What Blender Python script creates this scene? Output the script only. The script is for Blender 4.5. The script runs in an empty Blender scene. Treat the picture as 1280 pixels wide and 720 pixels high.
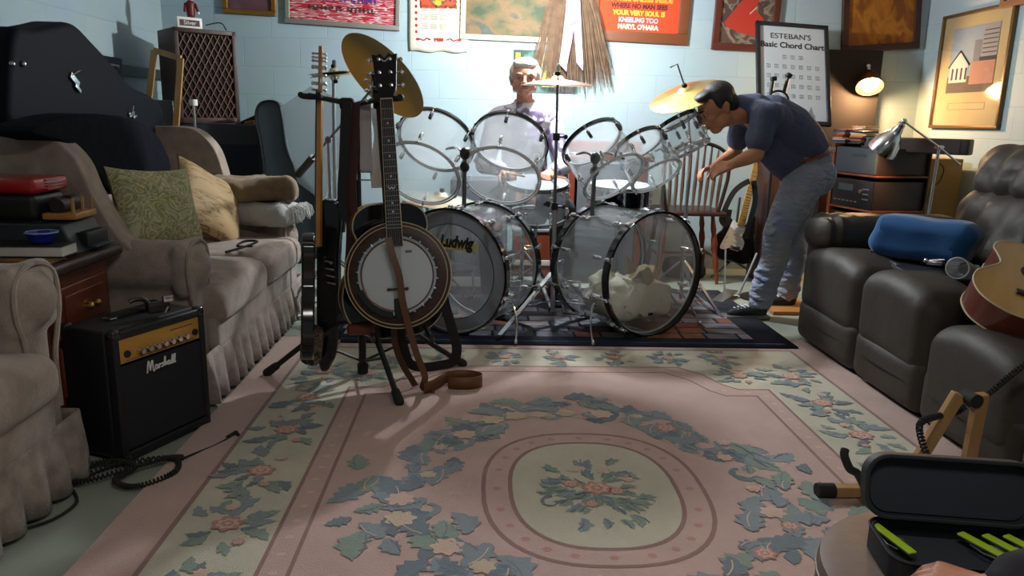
import bpy, math, random
from math import sin, cos, pi, radians, sqrt, atan2
from mathutils import Matrix, Vector, Quaternion, noise
random.seed(7)
V = Vector
COL = bpy.context.scene.collection

# ------------------------------------------------------------ camera numbers
EYE = 1.15; FPX = 949.0; YAW = radians(2.4); PITCH = radians(12.5); ROLL = radians(1.2)
_F = V((sin(YAW)*cos(PITCH), cos(YAW)*cos(PITCH), -sin(PITCH)))
_R0 = V((cos(YAW), -sin(YAW), 0)); _U0 = _R0.cross(_F)
_R = cos(ROLL)*_R0 + sin(ROLL)*_U0; _U = -sin(ROLL)*_R0 + cos(ROLL)*_U0
def ray(px, py): return _F + _R*((px-640)/FPX) + _U*((360-py)/FPX)
def AZ(px, py, z=0.0):
    d = ray(px, py); return V((0,0,EYE)) + d*((z-EYE)/d.z)
def AY(px, py, y):
    d = ray(px, py); return V((0,0,EYE)) + d*(y/d.y)
def AX(px, py, x):
    d = ray(px, py); return V((0,0,EYE)) + d*(x/d.x)

# ------------------------------------------------------------ materials
def lin(c):
    c = c/255.0
    return c/12.92 if c <= .04045 else ((c+.055)/1.055)**2.4
def C(r, g, b): return (lin(r), lin(g), lin(b), 1)
def mat(name, col, rough=.6, metal=0.0, bump=None, var=None, sheen=0, coat=0, emit=None, spec=.5, aniso=None):
    m = bpy.data.materials.new(name); m.use_nodes = True
    nt = m.node_tree; N = nt.nodes; L = nt.links
    b = N['Principled BSDF']
    b.inputs['Base Color'].default_value = col
    b.inputs['Roughness'].default_value = rough
    b.inputs['Metallic'].default_value = metal
    b.inputs['Specular IOR Level'].default_value = spec
    if sheen: b.inputs['Sheen Weight'].default_value = sheen; b.inputs['Sheen Roughness'].default_value = .4
    if coat: b.inputs['Coat Weight'].default_value = coat; b.inputs['Coat Roughness'].default_value = .08
    if emit:
        b.inputs['Emission Color'].default_value = emit[0]; b.inputs['Emission Strength'].default_value = emit[1]
    tc = N.new('ShaderNodeTexCoord') if (bump or var or aniso) else None
    if var:      # (scale, colour2, [stretch xyz], contrast)
        mp = N.new('ShaderNodeMapping'); L.new(tc.outputs['Object'], mp.inputs[0])
        mp.inputs['Scale'].default_value = var[2] if len(var) > 2 else (1,1,1)
        n = N.new('ShaderNodeTexNoise'); n.inputs['Scale'].default_value = var[0]; n.inputs['Detail'].default_value = 5
        L.new(mp.outputs[0], n.inputs['Vector'])
        r = N.new('ShaderNodeValToRGB'); L.new(n.outputs['Fac'], r.inputs[0])
        w = var[3] if len(var) > 3 else .18
        r.color_ramp.elements[0].position = .5-w; r.color_ramp.elements[1].position = .5+w
        r.color_ramp.elements[0].color = col; r.color_ramp.elements[1].color = var[1]
        L.new(r.outputs[0], b.inputs['Base Color'])
    if bump:     # (scale, strength, distance, [stretch])
        mp = N.new('ShaderNodeMapping'); L.new(tc.outputs['Object'], mp.inputs[0])
        if len(bump) > 3: mp.inputs['Scale'].default_value = bump[3]
        n = N.new('ShaderNodeTexNoise'); n.inputs['Scale'].default_value = bump[0]; n.inputs['Detail'].default_value = 4
        L.new(mp.outputs[0], n.inputs['Vector'])
        bp = N.new('ShaderNodeBump'); bp.inputs['Strength'].default_value = bump[1]; bp.inputs['Distance'].default_value = bump[2]
        L.new(n.outputs['Fac'], bp.inputs['Height']); L.new(bp.outputs[0], b.inputs['Normal'])
    return m
def clear_mat(name, tint=(.95,.97,.98,1), milk=.08, gloss_rough=.05, ior=1.45, milkcol=(.9,.93,.95,1)):
    m = bpy.data.materials.new(name); m.use_nodes = True
    nt = m.node_tree; N = nt.nodes; L = nt.links; N.clear()
    out = N.new('ShaderNodeOutputMaterial'); tr = N.new('ShaderNodeBsdfTransparent'); tr.inputs[0].default_value = tint
    gl = N.new('ShaderNodeBsdfGlossy'); gl.inputs['Roughness'].default_value = gloss_rough
    lw = N.new('ShaderNodeLayerWeight'); lw.inputs['Blend'].default_value = .5
    pw_ = N.new('ShaderNodeMath'); pw_.operation = 'POWER'; pw_.inputs[1].default_value = 3.2; L.new(lw.outputs['Facing'], pw_.inputs[0])
    fr = N.new('ShaderNodeMath'); fr.operation = 'MULTIPLY_ADD'; fr.inputs[1].default_value = (ior-1)*1.1; fr.inputs[2].default_value = ((ior-1)/(ior+1))**2; L.new(pw_.outputs[0], fr.inputs[0])
    df = N.new('ShaderNodeBsdfDiffuse'); df.inputs[0].default_value = milkcol
    tl = N.new('ShaderNodeBsdfTranslucent'); tl.inputs[0].default_value = milkcol
    ad = N.new('ShaderNodeMixShader'); ad.inputs[0].default_value = .5; L.new(df.outputs[0], ad.inputs[1]); L.new(tl.outputs[0], ad.inputs[2])
    m1 = N.new('ShaderNodeMixShader'); m1.inputs[0].default_value = milk
    L.new(tr.outputs[0], m1.inputs[1]); L.new(ad.outputs[0], m1.inputs[2])
    m2 = N.new('ShaderNodeMixShader'); L.new(fr.outputs[0], m2.inputs[0]); L.new(m1.outputs[0], m2.inputs[1]); L.new(gl.outputs[0], m2.inputs[2])
    L.new(m2.outputs[0], out.inputs[0]); return m
def ramp_mat(name, cols, scale=6, stretch=(1,1,1), rough=.7, detail=6, dist=0):
    """a painted picture: bands of pigment following a noise; cols = [(pos, colour)]"""
    m = mat(name, cols[0][1], rough); nt = m.node_tree; N = nt.nodes; L = nt.links
    tc = N.new('ShaderNodeTexCoord'); mp = N.new('ShaderNodeMapping'); mp.inputs['Scale'].default_value = stretch
    L.new(tc.outputs['Object'], mp.inputs[0])
    n = N.new('ShaderNodeTexNoise'); n.inputs['Scale'].default_value = scale; n.inputs['Detail'].default_value = detail; n.inputs['Distortion'].default_value = dist
    L.new(mp.outputs[0], n.inputs['Vector'])
    r = N.new('ShaderNodeValToRGB'); L.new(n.outputs['Fac'], r.inputs[0])
    e = r.color_ramp.elements
    while len(e) < len(cols): e.new(.5)
    for el, (p, c) in zip(e, cols): el.position = p
    for el, (p, c) in zip(e, cols): el.color = c
    L.new(r.outputs[0], N['Principled BSDF'].inputs['Base Color']); return m

# ------------------------------------------------------------ mesh builder
def frame_from(n, up=V((0,0,1))):
    n = V(n).normalized(); x = V(up).cross(n)
    if x.length < 1e-4: x = V((1,0,0)).cross(n)
    if x.length < 1e-4: x = V((0,1,0)).cross(n)
    x.normalize(); y = n.cross(x)
    return Matrix((x, y, n)).transposed()
def MT(loc, rot3=None):
    m = Matrix.Translation(V(loc))
    return m @ rot3.to_4x4() if rot3 is not None else m
def RZ(d): return Matrix.Rotation(radians(d), 3, 'Z')
def RX(d): return Matrix.Rotation(radians(d), 3, 'X')
def RY(d): return Matrix.Rotation(radians(d), 3, 'Y')
def cr(pts, n=6, closed=False):
    P = [V(p) for p in pts]; out = []; m = len(P)
    for i in range(m if closed else m-1):
        if closed: a, b, c, d = P[(i-1) % m], P[i], P[(i+1) % m], P[(i+2) % m]
        else: a, b, c, d = P[max(i-1,0)], P[i], P[i+1], P[min(i+2,m-1)]
        for k in range(n):
            t = k/n
            out.append(.5*((2*b)+(-a+c)*t+(2*a-5*b+4*c-d)*t*t+(-a+3*b-3*c+d)*t**3))
    if not closed: out.append(P[-1])
    return out
class MB:
    def __init__(s): s.v = []; s.f = []; s.m = []
    def add(s, vs, fs, mi=0, M=None):
        b = len(s.v)
        s.v += [(M @ V(p)) if M is not None else V(p) for p in vs]
        s.f += [tuple(b+i for i in f) for f in fs]; s.m += [mi]*len(fs); return s
    def box(s, c, size, mi=0, M=None, b=0.0, seg=2, rot=None):
        h = [x/2 for x in size]; T = MT(c, rot)
        if M is not None: T = M @ T
        if b <= 0:
            vs = [(x*h[0], y*h[1], z*h[2]) for x in (-1,1) for y in (-1,1) for z in (-1,1)]
            return s.add(vs, [(0,1,3,2),(4,6,7,5),(0,4,5,1),(2,3,7,6),(0,2,6,4),(1,5,7,3)], mi, T)
        return s.soft((0,0,0), size, b, seg=seg, mid=1, mi=mi, M=T)
    def soft(s, c, size, r, seg=3, mid=4, mi=0, M=None, fn=None, rot=None):
        h = [x/2 for x in size]; r = min(r, min(h)*.999); ax = []
        for k in range(3):
            q = [-h[k]+r*(1-cos(pi/2*i/seg)) if False else -h[k]+r*i/seg for i in range(seg)]
            inner = [-(h[k]-r)+2*(h[k]-r)*i/mid for i in range(mid+1)]
            ax.append(q+inner+[-x for x in reversed(q)])
        T = MT(c, rot)
        if M is not None: T = M @ T
        idx = {}; vs = []; fs = []
        def vid(p):
            key = (round(p[0],5), round(p[1],5), round(p[2],5))
            if key not in idx:
                q = V([max(-(h[k]-r), min(h[k]-r, p[k])) for k in range(3)]); d = V(p)-q
                w = q + d.normalized()*r if d.length > 1e-9 else V(p)
                if fn: w = V(fn(w))
                idx[key] = len(vs); vs.append(w)
            return idx[key]
        for a in range(3):
            b1, c1 = (a+1) % 3, (a+2) % 3
            for sg in (-1, 1):
                for i in range(len(ax[b1])-1):
                    for j in range(len(ax[c1])-1):
                        q = []
                        for (ii, jj) in ((i,j),(i+1,j),(i+1,j+1),(i,j+1)):
                            p = [0,0,0]; p[a] = sg*h[a]; p[b1] = ax[b1][ii]; p[c1] = ax[c1][jj]; q.append(vid(p))
                        if sg < 0: q.reverse()
                        if len(set(q)) >= 3: fs.append(tuple(dict.fromkeys(q)))
        return s.add(vs, fs, mi, T)
    def lathe(s, prof, M=None, n=32, mi=0, cap=True):
        vs = []; fs = []
        for (r, z) in prof:
            for k in range(n): vs.append((r*cos(2*pi*k/n), r*sin(2*pi*k/n), z))
        for i in range(len(prof)-1):
            for k in range(n):
                a = i*n+k; b = i*n+(k+1) % n; fs.append((a, b, b+n, a+n))
        if cap:
            if prof[0][0] > 1e-6: fs.append(tuple(reversed(range(n))))
            if prof[-1][0] > 1e-6: fs.append(tuple((len(prof)-1)*n+k for k in range(n)))
        return s.add(vs, fs, mi, M)
    def cyl(s, p0, p1, r0, r1=None, n=12, mi=0):
        p0, p1 = V(p0), V(p1); d = p1-p0
        if d.length < 1e-7: return s
        r1 = r0 if r1 is None else r1
        return s.lathe([(r0,0),(r1,d.length)], MT(p0, frame_from(d)), n, mi)
    def cap(s, p0, p1, r0, r1=None, n=12, mi=0, k=4):
        p0, p1 = V(p0), V(p1); d = p1-p0; r1 = r0 if r1 is None else r1; l = d.length
        if l < 1e-6: d = V((0,0,1))
        pr = [(max(1e-4, r0*sin(pi/2*i/k)), -r0*cos(pi/2*i/k)) for i in range(k+1)]+[(max(1e-4, r1*cos(pi/2*i/k)), l+r1*sin(pi/2*i/k)) for i in range(k+1)]
        return s.lathe(pr, MT(p0, frame_from(d)), n, mi)
    def ell(s, c, r, rot=None, n=20, k=10, mi=0, M=None):
        r = (r,r,r) if not hasattr(r, '__len__') else r
        pr = [(max(1e-4, sin(pi*i/k)), -cos(pi*i/k)) for i in range(k+1)]
        T = MT(c, rot) @ Matrix.Diagonal((r[0],r[1],r[2],1))
        return s.lathe(pr, (M @ T) if M is not None else T, n, mi)
    def tube(s, pts, r, n=8, closed=False, mi=0, M=None, flat=None, up=None):
        """flat=(w,t): a strap of rectangular section instead of a round tube"""
        P = [V(p) for p in pts]; m = len(P); vs = []; fs = []; prev = None
        for i in range(m):
            if closed: t = P[(i+1) % m]-P[(i-1) % m]
            else: t = P[min(i+1,m-1)]-P[max(i-1,0)]
            if t.length < 1e-9: t = V((0,0,1))
            t.normalize()
            if prev is None:
                a = V(up) if up else (V((0,0,1)) if abs(t.z) < .9 else V((0,1,0)))
                prev = (a-t*a.dot(t)).normalized()
            if up and not closed:
                a = V(up); q = a-t*a.dot(t); prev = q.normalized() if q.length > .2 else (prev-t*prev.dot(t)).normalized()
            else: prev = (prev-t*prev.dot(t)).normalized()
            sd = t.cross(prev); rr = r[i] if hasattr(r, '__len__') else r
            if flat:
                w = flat[0][i] if hasattr(flat[0], '__len__') else flat[0]
                for (x, y) in ((-1,-1),(1,-1),(1,1),(-1,1)): vs.append(P[i]+sd*(x*w/2)+prev*(y*flat[1]/2))
            else:
                for k in range(n): vs.append(P[i]+(prev*cos(2*pi*k/n)+sd*sin(2*pi*k/n))*rr)
        k0 = 4 if flat else n
        for i in range(m if closed else m-1):
            j = (i+1) % m
            for k in range(k0):
                l = (k+1) % k0; fs.append((i*k0+k, i*k0+l, j*k0+l, j*k0+k))
        if not closed: fs += [tuple(reversed(range(k0))), tuple((m-1)*k0+k for k in range(k0))]
        return s.add(vs, fs, mi, M)
    def prism(s, poly, z0, z1, mi=0, M=None, side=None):
        n = len(poly); vs = [(p[0],p[1],z0) for p in poly]+[(p[0],p[1],z1) for p in poly]
        s.add(vs, [tuple(reversed(range(n))), tuple(range(n,2*n))], mi, M)
        b = len(s.v)-2*n
        s.f += [(b+i, b+(i+1) % n, b+n+(i+1) % n, b+n+i) for i in range(n)]; s.m += [mi if side is None else side]*n
        return s
    def surf(s, f, nu, nv, mi=0, M=None, cu=False, cv=False):
        vs = [f(i/(nu if cu else nu-1), j/(nv if cv else nv-1)) for i in range(nu) for j in range(nv)]; fs = []
        for i in range(nu if cu else nu-1):
            for j in range(nv if cv else nv-1):
                a = i*nv+j; b = ((i+1) % nu)*nv+j; c = ((i+1) % nu)*nv+(j+1) % nv; d = i*nv+(j+1) % nv
                fs.append((a,b,c,d))
        return s.add(vs, fs, mi, M)
    def poly(s, pts, mi=0, M=None): return s.add(pts, [tuple(range(len(pts)))], mi, M)

WM = {}
def wm(o): return WM.get(o.name, Matrix.Identity(4)) if o is not None else Matrix.Identity(4)
def build(name, mb, mats, parent=None, world=False, angle=38, bevel=None, subsurf=0, label=None, remesh=None, smooth=None, solid=None):
    me = bpy.data.meshes.new(name); mats = mats if isinstance(mats, (list,tuple)) else [mats]
    vs = mb.v; loc = V((0,0,0))
    if parent is None:
        lo = V([min(p[k] for p in vs) for k in range(3)]); hi = V([max(p[k] for p in vs) for k in range(3)])
        loc = V(((lo.x+hi.x)/2, (lo.y+hi.y)/2, lo.z)); vs = [p-loc for p in vs]
    elif world:
        inv = wm(parent).inverted(); vs = [inv @ p for p in vs]
    me.from_pydata([tuple(p) for p in vs], [], mb.f)
    for m in mats: me.materials.append(m)
    if len(mats) > 1: me.polygons.foreach_set('material_index', mb.m)
    me.polygons.foreach_set('use_smooth', [True]*len(me.polygons))
    me.update()
    if angle < 180: me.set_sharp_from_angle(angle=radians(angle))
    o = bpy.data.objects.new(name, me); COL.objects.link(o); o.location = loc
    if parent is not None: o.parent = parent; WM[o.name] = wm(parent)
    else: WM[o.name] = Matrix.Translation(loc)
    if solid: q = o.modifiers.new('thick', 'SOLIDIFY'); q.thickness = solid; q.offset = 0
    if bevel: q = o.modifiers.new('round', 'BEVEL'); q.width = bevel; q.segments = 3; q.limit_method = 'ANGLE'; q.angle_limit = radians(35)
    if subsurf: q = o.modifiers.new('sub', 'SUBSURF'); q.levels = subsurf; q.render_levels = subsurf
    if remesh: q = o.modifiers.new('skin', 'REMESH'); q.mode = 'VOXEL'; q.voxel_size = remesh; q.use_smooth_shade = True
    if smooth: q = o.modifiers.new('soft', 'SMOOTH'); q.factor = .5; q.iterations = smooth
    if label: o['label'] = label
    return o
def thing(name, label, cat, loc=(0,0,0), rot=None, group=None):
    o = bpy.data.objects.new(name, None); COL.objects.link(o); o.empty_display_size = .1
    M = MT(loc, rot); o.matrix_world = M; WM[o.name] = M
    return tag(o, label, cat, group)
def tag(o, label, cat, group=None, kind=None):
    o['label'] = label; o['category'] = cat
    if group: o['group'] = group
    if kind: o['kind'] = kind
    return o
def struct(name, mb, mats, **k):
    o = build(name, mb, mats, **k)
    if o.parent is None: o['kind'] = 'structure'
    return o
def child_copy(src, parent, M, name=None):
    c = src.copy(); COL.objects.link(c); c.parent = parent; c.matrix_local = M
    return c
def text_mb(body, size, M, mi=0, ext=.0008, align='CENTER', shear=0, offset=0, sx=1, mb=None):
    cu = bpy.data.curves.new('t', 'FONT'); cu.body = body; cu.size = size; cu.align_x = align; cu.align_y = 'CENTER'
    cu.extrude = ext; cu.shear = shear; cu.offset = offset; cu.resolution_u = 4
    ob = bpy.data.objects.new('t', cu); COL.objects.link(ob)
    dg = bpy.context.evaluated_depsgraph_get(); me = bpy.data.meshes.new_from_object(ob.evaluated_get(dg))
    mb = mb or MB()
    mb.add([(v.co.x*sx, v.co.y, v.co.z) for v in me.vertices], [tuple(p.vertices) for p in me.polygons], mi, M)
    bpy.data.objects.remove(ob); bpy.data.curves.remove(cu); bpy.data.meshes.remove(me)
    return mb
def nz(p, s, a): return V(noise.noise_vector(V(p)*s))*a

def lamp(name, kind, loc, power, col, size=.1, target=None, spot=None, blend=.5, sizey=None):
    l = bpy.data.lights.new(name, kind); l.energy = power; l.color = col
    if kind == 'AREA':
        l.size = size
        if sizey: l.shape = 'RECTANGLE'; l.size_y = sizey
    else: l.shadow_soft_size = size
    if kind == 'SPOT': l.spot_size = radians(spot); l.spot_blend = blend
    o = bpy.data.objects.new(name, l); COL.objects.link(o); o.location = loc
    if target is not None: o.rotation_euler = (V(target)-V(loc)).to_track_quat('-Z','Y').to_euler()
    return o
def each(name, mbs, mt, parent, **k):
    return [build(name, q, mt, parent, **k) for q in mbs]
# ------------------------------------------------------------ shared materials
M = dict(
 chrome = mat('chrome', (.75,.76,.78,1), .16, 1),
 steel = mat('brushed_steel', (.5,.5,.52,1), .32, 1),
 dchrome = mat('dark_chrome', (.22,.22,.23,1), .28, 1),
 black = mat('black_plastic', (.012,.012,.013,1), .42),
 rubber = mat('black_rubber', (.015,.015,.015,1), .8),
 blackpaint = mat('black_gloss', (.008,.008,.009,1), .12, coat=.6),
 tolex = mat('black_tolex', (.013,.014,.017,1), .5, bump=(420,.5,.001)),
 white = mat('white_plastic', (.8,.8,.78,1), .4),
 brass = mat('brass', (.75,.52,.2,1), .28, 1),
 cymbal = mat('bronze_cymbal', (.62,.42,.13,1), .30, 1, bump=(160,.15,.0006)),
 cymbal_pale = mat('polished_cymbal', (.78,.70,.52,1), .25, 1),
 maple = mat('maple_wood', C(196,140,62), .4, var=(9,C(170,112,44),(1,1,.15)), coat=.3),
 pine = mat('pale_pine', C(190,150,98), .55, var=(14,C(160,120,72),(1,1,.12))),
 walnut = mat('walnut', C(70,36,24), .45, var=(10,C(42,20,14),(1,6,1))),
 redwood = mat('reddish_wood', C(128,58,30), .38, var=(9,C(92,38,20),(1,1,.2)), coat=.3),
 rosewood = mat('rosewood', C(48,28,22), .5, var=(30,C(30,17,13),(1,1,.1))),
 darkwood = mat('dark_wood', C(70,40,28), .5, var=(8,C(36,18,12),(1,1,.2))),
 skin = mat('skin', C(196,140,112), .5, var=(14,C(182,120,94)), bump=(60,.12,.002)),
 skin_tan = mat('tan_skin', C(205,145,108), .5, var=(14,C(188,126,92)), bump=(60,.1,.002)),
 strap = mat('brown_leather_strap', C(78,46,28), .5, bump=(90,.3,.001)),
 strap_black = mat('black_strap_webbing', (.012,.012,.014,1), .7),
 paper = mat('paper', C(222,220,210), .8),
)
# ============================================================ THE ROOM
WY, WLX, WRX, CEIL, BY = 6.0, -2.38, 3.4, 2.25, -1.6
def block_wall(name, axis):
    m = mat(name, C(158,192,196), .62); nt = m.node_tree; N = nt.nodes; L = nt.links; b = N['Principled BSDF']
    tc = N.new('ShaderNodeNewGeometry'); sp = N.new('ShaderNodeSeparateXYZ'); cb = N.new('ShaderNodeCombineXYZ')
    L.new(tc.outputs['Position'], sp.inputs[0]); L.new(sp.outputs[axis], cb.inputs[0]); L.new(sp.outputs['Z'], cb.inputs[1])
    mp = N.new('ShaderNodeMapping'); mp.inputs['Location'].default_value = (.13, -.045, 0); L.new(cb.outputs[0], mp.inputs[0])
    br = N.new('ShaderNodeTexBrick'); L.new(mp.outputs[0], br.inputs['Vector'])
    br.inputs['Scale'].default_value = 1; br.inputs['Brick Width'].default_value = .416; br.inputs['Row Height'].default_value = .208
    br.inputs['Mortar Size'].default_value = .004; br.inputs['Mortar Smooth'].default_value = .6
    br.inputs['Color1'].default_value = C(176,196,202); br.inputs['Color2'].default_value = C(171,192,199); br.inputs['Mortar'].default_value = C(166,187,194)
    n = N.new('ShaderNodeTexNoise'); n.inputs['Scale'].default_value = 3; n.inputs['Detail'].default_value = 5; L.new(cb.outputs[0], n.inputs['Vector'])
    mx = N.new('ShaderNodeMixRGB'); mx.blend_type = 'MULTIPLY'; mx.inputs[0].default_value = .18
    L.new(br.outputs['Color'], mx.inputs[1]); L.new(n.outputs['Color'], mx.inputs[2]); L.new(mx.outputs[0], b.inputs['Base Color'])
    n2 = N.new('ShaderNodeTexNoise'); n2.inputs['Scale'].default_value = 60; n2.inputs['Detail'].default_value = 4; L.new(cb.outputs[0], n2.inputs['Vector'])
    ad = N.new('ShaderNodeMath'); ad.operation = 'MULTIPLY_ADD'; ad.inputs[1].default_value = -1.0
    L.new(br.outputs['Fac'], ad.inputs[0])
    m3 = N.new('ShaderNodeMath'); m3.operation = 'MULTIPLY'; m3.inputs[1].default_value = .18; L.new(n2.outputs['Fac'], m3.inputs[0]); L.new(m3.outputs[0], ad.inputs[2])
    bp = N.new('ShaderNodeBump'); bp.inputs['Strength'].default_value = .35; bp.inputs['Distance'].default_value = .005
    L.new(ad.outputs[0], bp.inputs['Height']); L.new(bp.outputs[0], b.inputs['Normal'])
    return m
MWX, MWY = block_wall('painted_block_x', 'X'), block_wall('painted_block_y', 'Y')
fl = mat('painted_concrete', C(160,165,152), .5, var=(2.2,C(140,150,137),(1,1,1),.3), bump=(26,.25,.003))
struct('floor', MB().box((.5,2.2,-.05), (6.4,8.2,.1)), fl)
struct('ceiling', MB().box((.5,2.2,CEIL+.05), (6.4,8.2,.1)), mat('ceiling_board', C(190,186,176), .9, bump=(30,.3,.003)))
struct('wall_back', MB().box((.5,WY+.06,1.1), (6.4,.12,2.3)), MWX)
struct('wall_left', MB().box((WLX-.06,2.2,1.1), (.12,7.6,2.3)), MWY)
struct('wall_right', MB().box((WRX+.06,2.2,1.1), (.12,7.6,2.3)), MWY)
struct('wall_front', MB().box((.5,BY-.06,1.1), (6.4,.12,2.3)), MWX)
# ledge and pipe chase on the left wall
m = MB(); a = AX(146,81,WLX); b_ = AX(206,86,WLX)
m.box((WLX+.02,(a.y+WY)/2+.0,a.z-.03), (.04,WY-a.y,.07), b=.006)
struct('trim_1', m, mat('ledge_paint', C(96,118,122), .6))
m = MB(); y0 = AX(3,100,WLX+.03).y
m.box((WLX+.03,y0-.12,1.12), (.06,.2,2.25), b=.008)
struct('trim_2', m, mat('dark_post', C(26,24,24), .6))

# ------------------------------------------------------------ floral rug
RX0, RX1, RY0, RY1 = -1.04, 1.77, .55, 3.92
rc = dict(pink=C(208,176,166), pinkd=C(158,122,116), cream=C(210,203,182), blue=C(144,154,162), blued=C(122,134,144), green=C(144,160,148), rose=C(202,146,134), roselt=C(226,190,174), gold=C(214,200,164))
rk = list(rc); rmat = [mat('wool_'+k, rc[k], .95, bump=(220,.9,.004), var=(7,tuple(list(V(rc[k][:3])*.86)+[1]),(1,1,1),.25), sheen=.25) for k in rk]
RI = {k:i for i,k in enumerate(rk)}
rug = MB()
rug.box(((RX0+RX1)/2,(RY0+RY1)/2,.006), (RX1-RX0,RY1-RY0,.012), RI['pink'], b=.005)
LV = [.0123]
def lay(pts, k, dz=0):
    rug.poly([(p[0],p[1],LV[0]+dz) for p in pts], RI[k])
def offset_strip(pts, w, k, dz=0, closed=False):
    n = len(pts)
    for i in range(n if closed else n-1):
        a, b = V(pts[i][:2]), V(pts[(i+1) % n][:2]); d = (b-a)
        if d.length < 1e-6: continue
        t = V((-d.y,d.x)).normalized()*w/2; e = d.normalized()*w*.25
        lay([(a-t-e), (b-t+e), (b+t+e), (a+t-e)], k, dz+.00002*(i % 7))
cxr = (RX0+RX1)/2
def rring(x0,x1,y0,y1,notch,r=0):
    if not notch: return [(x0,y0),(x1,y0),(x1,y1),(x0,y1)]
    nx, ny = notch; P = []
    for (sx, sy, X, Y) in ((-1,-1,x0,y0),(1,-1,x1,y0),(1,1,x1,y1),(-1,1,x0,y1)):
        q = [(X, Y-sy*ny), (X-sx*nx*.45, Y-sy*ny), (X-sx*nx*.62, Y-sy*ny*.8), (X-sx*nx*.8, Y-sy*ny*.35), (X-sx*nx*1.1, Y)]
        if (sx, sy) in ((1,-1),(-1,1)): q.reverse()
        P += q
    return P
# cream border band between two dark carved lines
band_o = rring(-.86,1.60,.74,3.70,None); lay(band_o, 'cream')
offset_strip(band_o, .016, 'pinkd', .0004, True)
LV[0] = .0128
band_i = rring(-.56,1.27,1.02,3.42,(.30,.30)); lay(band_i, 'pink')
offset_strip(band_i, .012, 'pinkd', .0004, True)
band_j = rring(-.48,1.19,1.10,3.34,(.30,.30)); offset_strip(band_j, .012, 'pinkd', .0004, True)
for i in range(len(band_j)):
    a, b = V(band_i[i]).lerp(V(band_j[i]),.5), V(band_i[(i+1) % 20]).lerp(V(band_j[(i+1) % 20]),.5); n = max(1,int((b-a).length/.085))
    for k in range(n):
        q = a.lerp(b,(k+.5)/n); lay([(q.x+.014*cos(t*pi/3),q.y+.010*sin(t*pi/3)) for t in range(6)], 'roselt', .0005)
# medallion
MC = V((.365,2.2))
def sup(rx, ry, n=48, e=2.5): return [(MC.x+rx*math.copysign(abs(cos(2*pi*i/n))**(2/e), cos(2*pi*i/n)), MC.y+ry*math.copysign(abs(sin(2*pi*i/n))**(2/e), sin(2*pi*i/n))) for i in range(n)]
LV[0] = .0132
lay(sup(.355,.435), 'pink'); offset_strip(sup(.35,.43), .014, 'pinkd', .0003, True)
lay(sup(.262,.345), 'cream', .0002); offset_strip(sup(.265,.348), .014, 'pinkd', .0005, True)
for i in range(0,48,2):
    q = V(sup(.307,.39)[i]); lay([(q.x+.014*cos(t*pi/3),q.y+.012*sin(t*pi/3)) for t in range(6)], 'rose', .0005)
rr = random.Random(3)
zc = [0]
def leaf(cx, cy, L, W, ang, k, lobes=4, bend=.25):
    zc[0] = (zc[0]+1) % 60; dz = .0007+zc[0]*.000035
    n = 4*lobes; up = []; dn = []
    for i in range(n+1):
        t = i/n; w = W*.5*sin(pi*t**.8)*(1+.28*sin(2*pi*lobes*t)); y = bend*L*sin(pi*t)*.5
        up.append((t*L, y+w)); dn.append((t*L, y-w*.8))
    pts = up+dn[::-1][1:-1]; c, s = cos(ang), sin(ang)
    lay([(cx+c*x-s*y, cy+s*x+c*y) for x, y in pts], k, dz)
    return dz
def vein(cx, cy, L, ang, k, w=.004, bend=.25):
    pts = [(t/6*L, bend*L*sin(pi*t/6)*.5) for t in range(1,6)]; c, s = cos(ang), sin(ang)
    offset_strip([(cx+c*x-s*y, cy+s*x+c*y) for x, y in pts], w, k, .0029)
def bloom(cx, cy, r, k='rose', k2='roselt', n=7):
    zc[0] = (zc[0]+1) % 60
    for ring, (rad, kk) in enumerate(((r,k),(r*.68,k2),(r*.42,k),(r*.2,'gold'))):
        dz = .0028+ring*.0003; m_ = n*5
        ph = rr.random()*6
        lay([(cx+rad*(1+.16*cos(n*2*pi*i/m_+ph))*cos(2*pi*i/m_), cy+rad*.9*(1+.16*cos(n*2*pi*i/m_+ph))*sin(2*pi*i/m_)) for i in range(m_)], kk, dz)
def scroll(cx, cy, R, a0, a1, w, k):
    n = 22; pts = []
    for i in range(n+1):
        t = i/n; a = a0+(a1-a0)*t; r = R*(1-.65*t); ww = w*(1-.7*t)*(1+.2*sin(t*22)); pts.append((cx+r*cos(a), cy+r*sin(a), ww))
    zc[0] = (zc[0]+1) % 60; dz = .0007+zc[0]*.000035
    L_, R_ = [], []
    for x, y, ww in pts:
        d = V((x-cx, y-cy)); d.normalize(); L_.append((x+d.x*ww, y+d.y*ww)); R_.append((x-d.x*ww, y-d.y*ww))
    for i in range(n): lay([L_[i], L_[i+1], R_[i+1], R_[i]], k, dz)
# inner bouquet
for i in range(46):
    a = rr.random()*2*pi; r = rr.uniform(.03,.17); kk = rr.choice(['green','green','blue','green'])
    x, y = MC.x+r*cos(a)*.85, MC.y+r*sin(a)*1.25; L = rr.uniform(.05,.085)
    leaf(x, y, L, L*.5, a+rr.uniform(-.5,.5), kk, 3); vein(x, y, L, a, 'blued')
for (dx, dy, r, k) in ((.01,0,.048,'rose'),(-.07,.03,.026,'rose'),(.07,-.02,.024,'rose'),(-.02,-.1,.022,'rose'),(-.05,.13,.02,'roselt'),(.05,.12,.022,'roselt'),(.12,.06,.018,'roselt')): bloom(MC.x+dx, MC.y+dy, r, k)
scroll(MC.x-.14, MC.y-.09, .04, 1.5, 5.8, .007, 'blued')
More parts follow.
